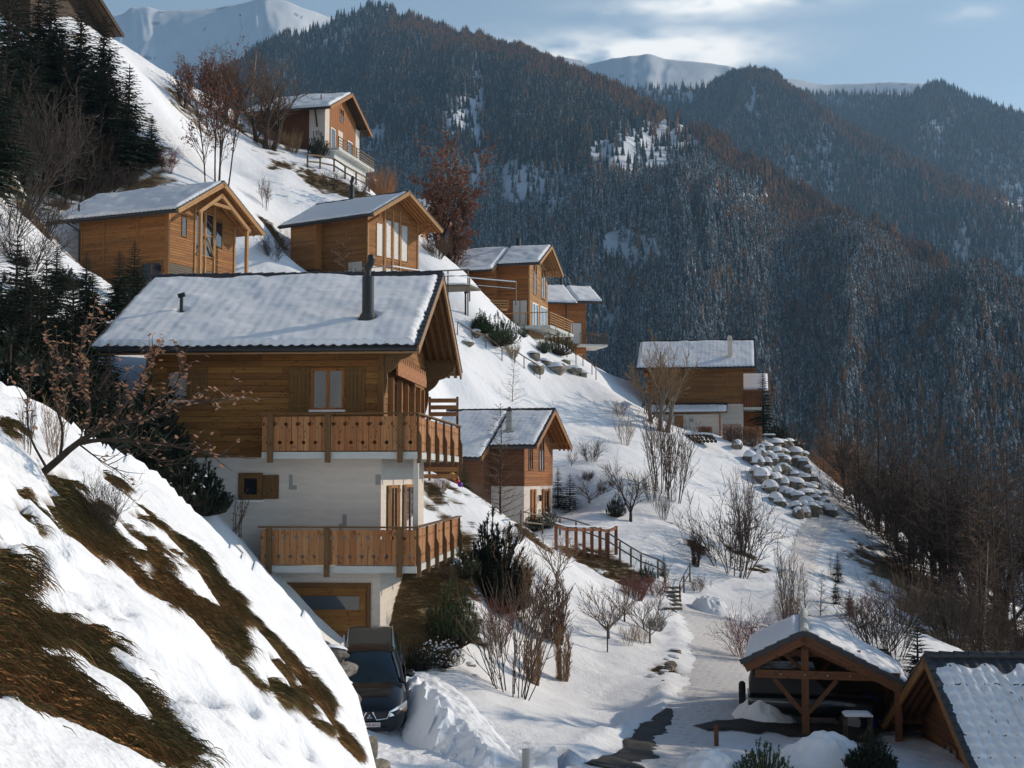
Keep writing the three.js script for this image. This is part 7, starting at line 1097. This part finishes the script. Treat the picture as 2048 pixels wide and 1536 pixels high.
  const bq = at(1737, 1475, 39.2), bg = height(bq.x, 39.2) + 0.1, BA = thing('barrel', 'blue plastic barrel at the back of the carport', 'barrel', [bq.x, bg, -39.2]); const blue = std({ color: rgb(0.012, 0.03, 0.20), roughness: 0.45 }); part(BA, 'drum', new THREE.LatheGeometry([[0.0, 0], [0.27, 0], [0.29, 0.04], [0.29, 0.3], [0.30, 0.32], [0.29, 0.34], [0.29, 0.6], [0.30, 0.62], [0.29, 0.64], [0.28, 0.9], [0.24, 0.93], [0, 0.93]].map(q => new THREE.Vector2(...q)), 24), blue); part(BA, 'lid', S3().tube([[0, 0.925, 0], [0, 0.955, 0]], 0.2, 16, true).build(), blue);
  const tq = at(1716, 1500, 36.2), ty = height(tq.x, 36.2) + 0.1, TB = thing('garden_table', 'small table with snow on its white top beside the carport', 'table', [tq.x, ty, -36.2], -0.1); part(TB, 'table_top', S3().box(-0.36, 0.36, 0.72, 0.76, -0.3, 0.3).build(), M.white); for (const [x, z] of [[-0.32, -0.26], [0.32, -0.26], [-0.32, 0.26], [0.32, 0.26]]) part(TB, 'leg', S3().box(x - 0.025, x + 0.025, -0.05, 0.72, z - 0.025, z + 0.025).build(), M.oldWood); part(TB, 'snow', sheet(12, 10, (u, v) => [lerp(-0.35, 0.35, u), 0.762 + 0.05 * sqrt(clamp(min(u, 1 - u, v, 1 - v) * 6)), lerp(0.29, -0.29, v), u, v]), M.snow);
}
{ // dark roof in the lower right corner
  seed(503);
  const base = -10.2, Y = v => v - base, p = at(1866, 1313, 34), H = thing('chalet', 'dark gabled roof with snow over wavy tiles, lower right corner', 'chalet', [p.x + 0.9, base, -38.0], PI - 0.03);
  const W = 7.4, ov = 0.95, rise = 2.55, ey = Y(-7.1), R = roofOn(H, { W, ov, rR: 0.9, rise, ey, Lt: 9, res: 0.07, snow: 0.045, wave: 0.034, step: 0.045, tile: 0.27, course: 0.38, inset: 0.14, topInset: 0.6, rafters: 2, timber: M.chestnut, soffit: M.chestnut, barge: M.larchDeep, pieces: true });
  coreOn(H, 7, W, 0, ey + 0.3, ey + rise - 0.15, M.oldWood, 'wall'); part(H, 'front_cladding', mergeCourses(gableMap, 0, W, Y(-9.8), ey + 3, 0.18, [[2.2, 3.4, Y(-8.4), Y(-6.9)]], { d1: 0.03, limit: gableLimit(W, ey, ov, rise) }), M.chestnut.toned).userData.kind = 'stuff'; windowOn(H, gableMap, 2.2, 3.4, Y(-8.4), Y(-6.9), { cols: 2, fw: 0.08, frame: M.chestnut });
  const can = part(H, 'door_canopy', S3().box(0, 1.1, Y(-7.75), Y(-7.67), -5.6, -4.2).build(), M.chestnut); part(can, 'canopy_snow', sheet(12, 12, (u, v) => [lerp(0.03, 1.06, u), Y(-7.665) + 0.12 * sqrt(clamp(min(u, 1 - u, v, 1 - v) * 6)), lerp(-4.25, -5.55, v), u, v]), M.snow);
}
// ---------------------------------------------------------------- stones
function boulderGeo(d, k) { const g = new THREE.IcosahedronGeometry(1, d), p = g.attributes.position; for (let i = 0; i < p.count; i++) { const x = p.getX(i), y = p.getY(i), z = p.getZ(i), n = 1 + 0.28 * noise(x * 1.5 + k * 7, y * 1.5, z * 1.5 + 3) + 0.12 * noise(x * 4 + k, y * 4, z * 4); let q = [x * n, y * n * 0.86, z * n]; for (let j = 0; j < 9; j++) { const a = hash3(k, j, 1) * 6.28, b = hash3(k, j, 2) * 2 - 1, e = sqrt(1 - b * b), d = [e * cos(a), b, e * sin(a)], lim = 0.62 + 0.22 * hash3(k, j, 3), dd = q[0] * d[0] + q[1] * d[1] + q[2] * d[2]; if (dd > lim) q = q.map((v, m) => v - (dd - lim) * 0.9 * d[m]); } p.setXYZ(i, ...q); } g.computeVertexNormals(); const uv = g.attributes.uv; for (let i = 0; i < p.count; i++) uv.setXY(i, p.getX(i) * 0.4 + p.getZ(i) * 0.2, p.getY(i) * 0.4); return g; }
function capGeo(k) { return sheet(18, 7, (u, v) => { const a = u * 2 * PI, r = v * 1.06, n = 1 + 0.2 * noise(cos(a) * 1.6 + k, sin(a) * 1.6, k), y = sqrt(max(0, 1 - r * r * 0.82)); return [cos(a) * r * n, y * 1.02 + 0.05 - 0.1 * pow(v, 5), sin(a) * r * n, u, v]; }, true); }
seed(520);
const rocks = [0, 1, 2, 3, 4].map(k => boulderGeo(3, k)), caps = [0, 1, 2].map(capGeo);
function boulder(parent, x, y, z, sx, sy, sz, snow) { const i = floor(rnd() * 5), m = part(parent, 'boulder', rocks[i], M.stone[floor(rnd() * 4)]); m.position.set(x, y, z); m.scale.set(sx, sy, sz); m.rotation.set(rr(-0.15, 0.15), rnd() * 6.28, rr(-0.15, 0.15)); if (snow) { const c = part(m, 'snow_cap', caps[floor(rnd() * 3)], M.snow); c.scale.set(0.92, snow, 0.92); c.position.y = 0.86 - 0.98 * snow + 0.06; } return m; }
function stoneWork(name, label, cat, list, from, tall = 1) {
  const T = thing(name, label, cat, [0, 0, 0]); let first = null;
  for (const [px, py, s, snow, w] of list) { const g = w ? (() => { const v = at(px, py, w); return { x: v.x, y: v.y, w }; })() : meet(px, py, from); if (!g) continue; if (!first) { first = g; T.position.set(g.x, g.y, -g.w); } const r = s * g.w / FOCAL / 2; boulder(T, g.x - first.x, g.y - first.y + r * (0.15 + 0.35 * (tall - 1)), -g.w + first.w, r * rr(0.9, 1.25), r * tall * rr(0.8, 1.05), r * rr(0.8, 1.1), snow); }
  return T;
}
stoneWork('rock_edging', 'row of rough rocks holding the bank beside the parked car', 'rocks', [[670, 1312, 46, 0.5, 27.9], [688, 1345, 50, 0, 27.8], [682, 1382, 44, 0.4, 27.6], [698, 1405, 54, 0, 27.6], [702, 1440, 50, 0, 27.5], [712, 1472, 48, 0.4, 27.4], [732, 1502, 58, 0, 27.2], [750, 1545, 56, 0, 26.2], [722, 1490, 44, 0.3, 27.6]], 27);
{
  const l = []; seed(531);
  for (let row = 0; row < 8; row++) { const n = 10 + (row > 1 ? 2 : 0); for (let i = 0; i < n; i++) { const f = (i + 0.5 * (row % 2)) / n, px = lerp(1462 + row * 15, 1606 + row * 9, f) + rr(-4, 4), py = 896 + row * 19 + f * 10 + 8 * sin(f * 5 + row) + rr(-3, 3); if (rnd() < (f < 0.35 ? 0.35 : 0.03)) continue; l.push([px, py, rr(22, 33), f < 0.5 ? 0.8 : rr(0.3, 0.55)]); } }
  stoneWork('boulder_wall', 'stepped boulder wall under snow below the terrace chalet', 'stone wall', l, 60, 1.5);
}
stoneWork('boulder_bank', 'large grey boulders in snow below the railed balcony', 'rocks', [[1072, 742, 34, 0.5], [1112, 745, 44, 0.6], [1145, 748, 36, 0.7], [1066, 716, 26, 0.6], [1090, 728, 26, 0.7], [1132, 728, 20, 0.5], [950, 672, 26, 0.6], [935, 690, 22, 0.6], [1052, 650, 22, 0.7], [1165, 752, 26, 0.8]], 60);
stoneWork('lane_stones', 'low dry stone wall at the bend of the lane', 'stone wall', [[1305, 1360, 22, 0.3], [1318, 1354, 24, 0], [1328, 1350, 22, 0.3], [1336, 1342, 24, 0], [1342, 1332, 24, 0], [1347, 1320, 22, 0.4], [1350, 1308, 20, 0.3], [1322, 1340, 20, 0.4], [1334, 1326, 18, 0.5], [1326, 1366, 14, 0]], 36);
stoneWork('garden_stones', 'snowy stones among the flowers at the foot of the bank', 'rocks', [[962, 1432, 20, 0.6], [975, 1455, 22, 0.5], [985, 1470, 20, 0], [968, 1470, 16, 0.6], [1012, 1500, 18, 0.3], [1200, 1150, 18, 0.4], [940, 1335, 22, 0.5]], 27);
// ---------------------------------------------------------------- heaps of cleared snow
function heap(label, px, py, wpx, hpx, w, deep, lump, cut) {
  const c = at(px, py, w), k = w / FOCAL, a = wpx * k / 2, h = hpx * k, d = deep, y0 = height(c.x, w) - 0.1;
  const g = sheet(60, 46, (u, v) => { const x = lerp(-1.15, 1.15, u), z = lerp(1.15, -1.15, v), r = hypot(x, z); let y = h * pow(max(0, 1 - r * r * 0.8), cut ? 0.7 : 1.0) + (r < 1.12 ? lump * (fbm(x * a * 2.2 + px, z * d * 2.2, 4) + 0.5 * noise(x * a * 7, z * d * 7)) * smooth(1.12, 0.7, r) : 0); if (cut) y *= smooth(-1.0, -0.72, x + 0.1 * noise(z * 4, 1)); const gx = x * a, gz = z * d; return [gx, height(c.x + gx, w - gz) + 0.06 - y0 + max(0, y) - (r > 1.1 ? 0.25 : 0), gz, gx / 1.2, gz / 1.2]; });
  const t = thing('snow_heap', label, 'snow heap', [c.x, y0, -w]); part(t, 'mound', g, M.snow); return t;
}
seed(540);
{ // the plough's spoil between the drive and the bank: steep cut face, broad top
  const line = l => new THREE.CatmullRomCurve3(l.map(q => at(...q))), foot = line([[792, 1425, 35.2], [800, 1466, 33.2], [842, 1506, 31.6], [888, 1534, 30.4], [940, 1575, 29.0]]), top = line([[796, 1352, 36.6], [822, 1368, 34.6], [862, 1402, 33.0], [905, 1444, 31.9], [946, 1488, 30.9], [1000, 1560, 29.4]]), rim = line([[880, 1352, 38.2], [915, 1368, 37.0], [960, 1400, 35.4], [1000, 1450, 33.6], [1040, 1510, 31.8], [1080, 1590, 29.8]]), a = new THREE.Vector3(), b = new THREE.Vector3(), c = new THREE.Vector3(), o = at(842, 1506, 31.6);
  const g = sheet(150, 110, (u, v) => {
    foot.getPoint(u, a); top.getPoint(u, b); rim.getPoint(u, c); let q; const m = 0.38;
    if (v < m) { const t = v / m; q = a.clone().lerp(b, t); q.y = lerp(height(a.x, -a.z) - 0.15, b.y, pow(t, 0.75)); } else { const t = (v - m) / (1 - m); q = b.clone().lerp(c, t); q.y = lerp(b.y, max(c.y, height(c.x, -c.z)) - 0.02, t) + 0.12 * sin(PI * t); }
    const k = smooth(0, 0.1, v) * smooth(1, 0.75, v) * smooth(0, 0.05, u), face = smooth(0.6, 0.3, v), n = (0.12 + 0.20 * face) * fbm(q.x * 1.6, q.z * 1.6 + q.y, 3) + (0.06 + 0.24 * face) * fbm(q.x * 4.5, q.z * 4.5 + q.y * 3, 4);
    q.y += k * n; q.x += k * face * 0.8 * n; if (v > 0.75) q.y = lerp(q.y, height(q.x, -q.z) + 0.09, smooth(0.8, 1, v)); return [q.x - o.x, q.y - o.y, q.z - o.z, q.x / 1.1, q.z / 1.1];
  });
  const t = thing('snow_heap', 'tall lumpy bank of ploughed snow beside the parked car', 'snow heap', [o.x, o.y, o.z]); part(t, 'mound', g, M.snow);
}
heap('heap of cleared snow at the carport corner', 1530, 1440, 120, 48, 39.5, 0.9, 0.08);
heap('rounded snow heap in front of the carport post', 1640, 1540, 190, 60, 33.4, 0.8, 0.10);
heap('ploughed snow lump at the end of the lane', 1425, 1222, 80, 34, 66, 0.9, 0.16);
heap('snow heap at the lower edge left of the forecourt', 1420, 1545, 130, 40, 32.0, 0.8, 0.12);
// ---------------------------------------------------------------- fences, steps and small things
function fence(name, label, cat, pts, o) {
  const G = pts.map(([px, py, w]) => w ? (() => { const v = at(px, py, w); return { x: v.x, y: height(v.x, w), w }; })() : meet(px, py, o.from ?? 34)).filter(Boolean), T = thing(name, label, cat, [G[0].x, G[0].y, -G[0].w]), L = g => [g.x - G[0].x, g.y - G[0].y + 0.05, -g.w + G[0].w];
  G.forEach(g => { const [x, y, z] = L(g), q = o.post ?? 0.05; part(T, 'post', o.round ? S3().tube([[x, y - 0.3, z], [x, y + o.h, z]], q, 7, true).build() : S3().box(x - q, x + q, y - 0.3, y + o.h, z - q, z + q).build(), o.mat); });
  for (const f of o.rails) for (let i = 1; i < G.length; i++) { const a = L(G[i - 1]), b = L(G[i]), e = 0.06; part(T, 'rail', o.round ? S3().tube([[a[0], a[1] + f * o.h + e, a[2]], [b[0], b[1] + f * o.h + e, b[2]]], (o.rail ?? 0.04), 6, true).build() : S3().beam([a[0], a[1] + f * o.h, a[2] + 0.06], [b[0], b[1] + f * o.h, b[2] + 0.06], o.rail ?? 0.04, (o.railH ?? 0.09)).build(), o.mat); }
  if (o.snowRail) for (let i = 1; i < G.length; i++) { const a = L(G[i - 1]), b = L(G[i]); part(T, 'snow', S3().beam([a[0], a[1] + o.h + 0.07, a[2]], [b[0], b[1] + o.h + 0.07, b[2]], 0.10, 0.05).build(), M.snow); }
  return T;
}
seed(550);
fence('pole_fence', 'two rail pole fence running down the steps past the orange chalet', 'fence', [[1042, 1074], [1085, 1072], [1120, 1074], [1152, 1082], [1182, 1092], [1212, 1104], [1240, 1122], [1262, 1136], [1282, 1148], [1316, 1160], [1330, 1170]], { h: 0.95, rails: [0.55, 1], mat: M.greyWood, round: true, post: 0.055, rail: 0.04 });
fence('balustrade', 'red brown balustrade topped with snow beside the orange chalet', 'railing', [[1112, 1075, 67], [1134, 1078, 67.5], [1152, 1085, 68], [1168, 1086, 68.5], [1184, 1085, 69], [1200, 1085, 69.5], [1216, 1082, 70], [1232, 1068, 71]], { h: 1.5, rails: [0.93], mat: M.redRail, post: 0.08, rail: 0.08, railH: 0.14, snowRail: true });
fence('step_rail', 'thin handrail beside the garden steps above the lane', 'railing', [[1360, 1208], [1368, 1190], [1380, 1168]], { h: 0.9, rails: [1, 0.55], mat: M.oldWood, round: true, post: 0.04, rail: 0.03 });
fence('rail_fence', 'rail fence on the bank left of the highest chalet', 'fence', [[470, 246], [498, 254], [524, 266], [548, 278], [572, 292]], { h: 1.1, rails: [0.5, 1], mat: M.fenceWood, post: 0.06, from: 60, railH: 0.12 });
fence('rail_fence', 'rail fence sloping down below the highest chalet', 'fence', [[615, 338], [640, 340], [668, 346], [690, 360], [712, 372], [738, 386], [760, 398], [775, 410]], { h: 1.2, rails: [0.5, 1], mat: M.fenceWood, post: 0.07, from: 60, railH: 0.14 });
fence('hand_rail', 'thin wooden handrail of the hillside steps below the pines', 'railing', [[915, 672], [944, 690], [972, 698], [1004, 724], [1030, 728], [1048, 740], [1068, 752], [1080, 760]], { h: 0.95, rails: [1], mat: M.fenceWood, post: 0.035, rail: 0.035, from: 60 });
fence('hand_rail', 'thin wooden handrail of the steps at the hill edge', 'railing', [[1090, 690], [1116, 696], [1134, 716], [1152, 734], [1166, 734], [1184, 752], [1192, 762]], { h: 0.95, rails: [1], mat: M.fenceWood, post: 0.035, rail: 0.035, from: 60 });
{ // garden steps
  const g = meet(1344, 1225, 40), T = thing('garden_steps', 'short flight of wooden steps up from the lane end', 'steps', [g.x, g.y, -g.w]);
  for (let i = 0; i < 6; i++) { const q = meet(1346 - i * 0.5, 1224 - i * 8.5, 40); if (q) part(T, 'tread', S3().box(-0.42, 0.42, 0.10, 0.20, -0.12, 0.12, (x, y, z) => [x + q.x - g.x, y + q.y - g.y, z - q.w + g.w]).build(), M.greyWood); }
}
{ // lookout deck left of the stepped-eave chalet
  const c = at(905, 575, 96), T = thing('deck', 'snow covered wooden deck with railing left of the railed balcony chalet', 'deck', [c.x, c.y - 2.2, -96], -0.3); part(T, 'floor', S3().box(-1.6, 1.6, 2.1, 2.25, -1.6, 1.0).build(), M.greyWood); part(T, 'snow', sheet(16, 12, (u, v) => [lerp(-1.58, 1.55, u), 2.26 + 0.18 * sqrt(clamp(min(u, 1 - u, v, 1 - v) * 6)), lerp(0.98, -1.55, v), u, v]), M.snow); for (const x of [-1.5, 0, 1.5]) part(T, 'rail_post', S3().box(x - 0.04, x + 0.04, 0, 3.3, 0.92, 1.0).build(), M.greyWood); part(T, 'rail', S3().box(-1.6, 1.6, 3.25, 3.33, 0.9, 1.02).box(-1.6, 1.6, 2.85, 2.9, 0.94, 0.98).build(), M.greyWood);
  const q = meet(931, 632, 60), LP = thing('garden_lamp_post', 'slim dark lamp post on the slope below the deck', 'lamp post', [q.x, q.y, -q.w]); part(LP, 'pole', S3().tube([[0, -0.2, 0], [0, 1.7, 0]], 0.07, 8, true).build(), M.metalDark); part(LP, 'lamp_head', S3().tube([[-0.1, 1.72, 0], [0.35, 1.8, 0]], [0.09, 0.07], 8, true).build(), M.metalDark);
  const u = meet(998, 622, 60), PL = thing('pallet_stack', 'stack of pale pallets on the slope below the lean-to', 'pallets', [u.x, u.y + 0.1, -u.w], 0.2); for (let i = 0; i < 4; i++) part(PL, 'slat', S3().box(-0.7, 0.7, i * 0.2, i * 0.2 + 0.12, -0.5, 0.5).build(), M.larchLight); for (const x of [-0.6, 0, 0.6]) part(PL, 'bearer', S3().box(x - 0.06, x + 0.06, -0.05, 0.75, 0.5, 0.56).build(), M.larch);
}
{ // things on the terrace of the right-hand chalet
  const hedge = (label, px, py, wpx, hpx, w) => { const c = at(px, py, w), k = w / FOCAL, W = wpx * k, Hh = hpx * k, T = thing('hedge', label, 'hedge', [c.x, height(c.x, w), -w], -0.1), s = S3(), lf = S3(); for (let i = 0; i < 90; i++) { const x = rr(-W / 2, W / 2), z = rr(-0.45, 0.45); s.tube([[x, -0.2, z], [x + rr(-0.1, 0.1), Hh * 0.5, z + rr(-0.1, 0.1)], [x + rr(-0.15, 0.15), Hh * rr(0.85, 1.03), z + rr(-0.15, 0.15)]], [0.02, 0.014, 0.006], 3); } for (let i = 0; i < 1500; i++) leafQuad(lf, [rr(-W / 2, W / 2), rr(0.05, Hh), rr(0, 1) < 0.5 ? rr(-0.5, 0.5) : rr(0.3, 0.5)], 0.11); part(T, 'stems', s.build(), M.twigBrown).userData.kind = 'stuff'; part(T, 'leaves', lf.build(), M.leafTan); };
  seed(561); hedge('clipped brown beech hedge before the terrace chalet, left of two', 1464, 878, 36, 38, 108.5); hedge('clipped brown beech hedge before the terrace chalet, right of two', 1504, 880, 38, 40, 108.5); hedge('low round brown hedge below the lean-to shed', 1410, 866, 26, 22, 108);
  const c = meet(1392, 884, 60), T = thing('log_stack', 'dark stack of logs under snow before the lean-to shed', 'logs', [c.x, c.y, -c.w], -0.2); for (let r = 0; r < 3; r++) for (let i = 0; i < 12 - r; i++) part(T, 'log', S3().tube([[-1.7 + (i + r * 0.5) * 0.29, 0.05 + r * 0.22, -0.4], [-1.7 + (i + r * 0.5) * 0.29 + rr(-0.03, 0.03), 0.05 + r * 0.22, 0.45]], 0.125, 7, true).build(), M.oldWood); part(T, 'snow', sheet(24, 8, (u, v) => [lerp(-1.8, 1.8, u), 0.58 + 0.16 * sqrt(clamp(min(u, 1 - u, v, 1 - v) * 7)) - 0.25 * pow(abs(u - 0.5) * 2, 3), lerp(0.5, -0.5, v), u, v]), M.snow);
  const d = at(1537, 868, 111), TB = thing('terrace_table', 'snow topped table on the edge of the terrace', 'table', [d.x, height(d.x, 111), -111]); part(TB, 'table_top', S3().box(-0.55, 0.55, 0.7, 0.75, -0.4, 0.4).build(), M.greyWood); for (const [x, z] of [[-0.45, -0.3], [0.45, -0.3], [-0.45, 0.3], [0.45, 0.3]]) part(TB, 'leg', S3().box(x - 0.03, x + 0.03, -0.1, 0.7, z - 0.03, z + 0.03).build(), M.greyWood); part(TB, 'snow', sheet(10, 8, (u, v) => [lerp(-0.54, 0.54, u), 0.755 + 0.12 * sqrt(clamp(min(u, 1 - u, v, 1 - v) * 6)), lerp(0.39, -0.39, v), u, v]), M.snow);
  const gd = [M.bark, M.needleDark, M.snow]; for (const [l, px, h, w, k, v] of [['dark spruce at the corner of the terrace chalet', 1527, 130, 113, 'spruce', 0], ['round pine at the terrace edge, left of two', 1556, 48, 113, 'mugo', 0], ['round pine at the terrace edge, right of two', 1580, 56, 115, 'mugo', 1]]) plantAt(k === 'spruce' ? 'spruce' : 'mountain_pine', l, k === 'spruce' ? 'tree' : 'shrub', P[k][v], gd, NS, px, 880, h, { w, onGround: true, wide: k === 'spruce' ? 1.1 : 0.75 });
  // tree house platform and ladder by the willow
  const e = at(1304, 782, 105), yb = height(e.x, 105), TH = thing('tree_platform', 'small railed tree platform with ladder beside the willow', 'tree house', [e.x, yb, -105]), yp = e.y - yb; part(TH, 'platform', S3().box(-0.5, 0.5, yp - 0.1, yp, -0.5, 0.4).build(), M.larchLight); part(TH, 'railing', S3().box(-0.5, 0.5, yp + 0.72, yp + 0.8, 0.34, 0.4).box(-0.5, 0.5, yp + 0.35, yp + 0.42, 0.35, 0.39).box(-0.5, -0.43, yp, yp + 0.8, 0.34, 0.4).box(0.43, 0.5, yp, yp + 0.8, 0.34, 0.4).build(), M.larchLight); for (const x of [-0.45, -0.15]) part(TH, 'ladder_rail', S3().beam([x - 0.3, -0.1, 0.9], [x, yp, 0.45], 0.05, 0.06).build(), M.greyWood); for (let i = 1; i < 7; i++) { const t = i / 7; part(TH, 'rung', S3().beam([lerp(-0.75, -0.45, t), yp * t, lerp(0.9, 0.45, t)], [lerp(-0.45, -0.15, t), yp * t, lerp(0.9, 0.45, t)], 0.04, 0.04).build(), M.greyWood); } for (const x of [-0.4, 0.4]) part(TH, 'stilt', S3().box(x - 0.05, x + 0.05, -0.3, yp - 0.1, -0.4, -0.3).build(), M.greyWood);
}
{ // coloured balls hung on the mound, posts, stake
  const g = meet(905, 975, 45) || { x: -2.4, y: 0, w: 55 }, T = thing('garden_pinwheel', 'string of yellow, orange, red and violet garden ornaments behind the upper balcony', 'ornament', [g.x, g.y, -g.w]); [[0, 0.42, [0.75, 0.45, 0.03]], [0.10, 0.30, [0.70, 0.20, 0.02]], [0.20, 0.16, [0.60, 0.05, 0.04]], [0.32, 0.02, [0.16, 0.04, 0.42]], [0.16, 0.30, [0.70, 0.42, 0.05]]].forEach(([x, y, c]) => part(T, 'ornament', new THREE.IcosahedronGeometry(0.11, 1).translate(x, y + 0.1, 0.1), std({ color: rgb(...c), roughness: 0.5 }))); part(T, 'cord', S3().tube([[-0.1, 0.62, 0.1], [0.15, 0.35, 0.1], [0.42, 0, 0.1]], 0.012, 5).build(), M.twigDark);
  for (const [l, px, py, h, m] of [['short round post at the lower edge below the bank', 1052, 1545, 36, M.mortar], ['wooden marker post at the edge of the forecourt', 1433, 1500, 42, M.chestnut], ['wooden stake behind the carport snow heap', 1535, 1420, 46, M.chestnut], ['thin tree stake below the forked bank tree', 1215, 1310, 60, M.oldWood]]) { const q = meet(px, py, 27), k = q.w / FOCAL; single('marker_post', S3().tube([[q.x, q.y - 0.2, -q.w], [q.x, q.y + h * k + 0.1, -q.w]], px === 1052 ? 0.085 : px === 1215 ? 0.025 : 0.06, 10, true).build(), m, l, 'post'); }
  // climber on the plaster wall
  seed(577); const s = S3(), lf = S3(), b = at(455, 1100, 38.2); for (let i = 0; i < 9; i++) { let p = [rr(-0.12, 0.2), -0.6, rr(0, 0.06)], pl = [p]; for (let k = 0; k < 9; k++) { p = [p[0] + 0.05 + rr(-0.06, 0.07), p[1] + rr(0.16, 0.30), rr(0.02, 0.10)]; pl.push(p); if (k > 2) for (let q = 0; q < 4; q++) leafQuad(lf, p, 0.06); } s.tube(pl, pl.map((_, k) => 0.016 - 0.0012 * k), 4); } const V = thing('climber', 'withered climbing plant on the plaster wall below the small window', 'climber', [b.x, b.y, -38.2]); part(V, 'stems', s.build(), M.twigBrown).userData.kind = 'stuff'; part(V, 'leaves', lf.build(), M.leafRust);
}
renderer.render(scene, camera);
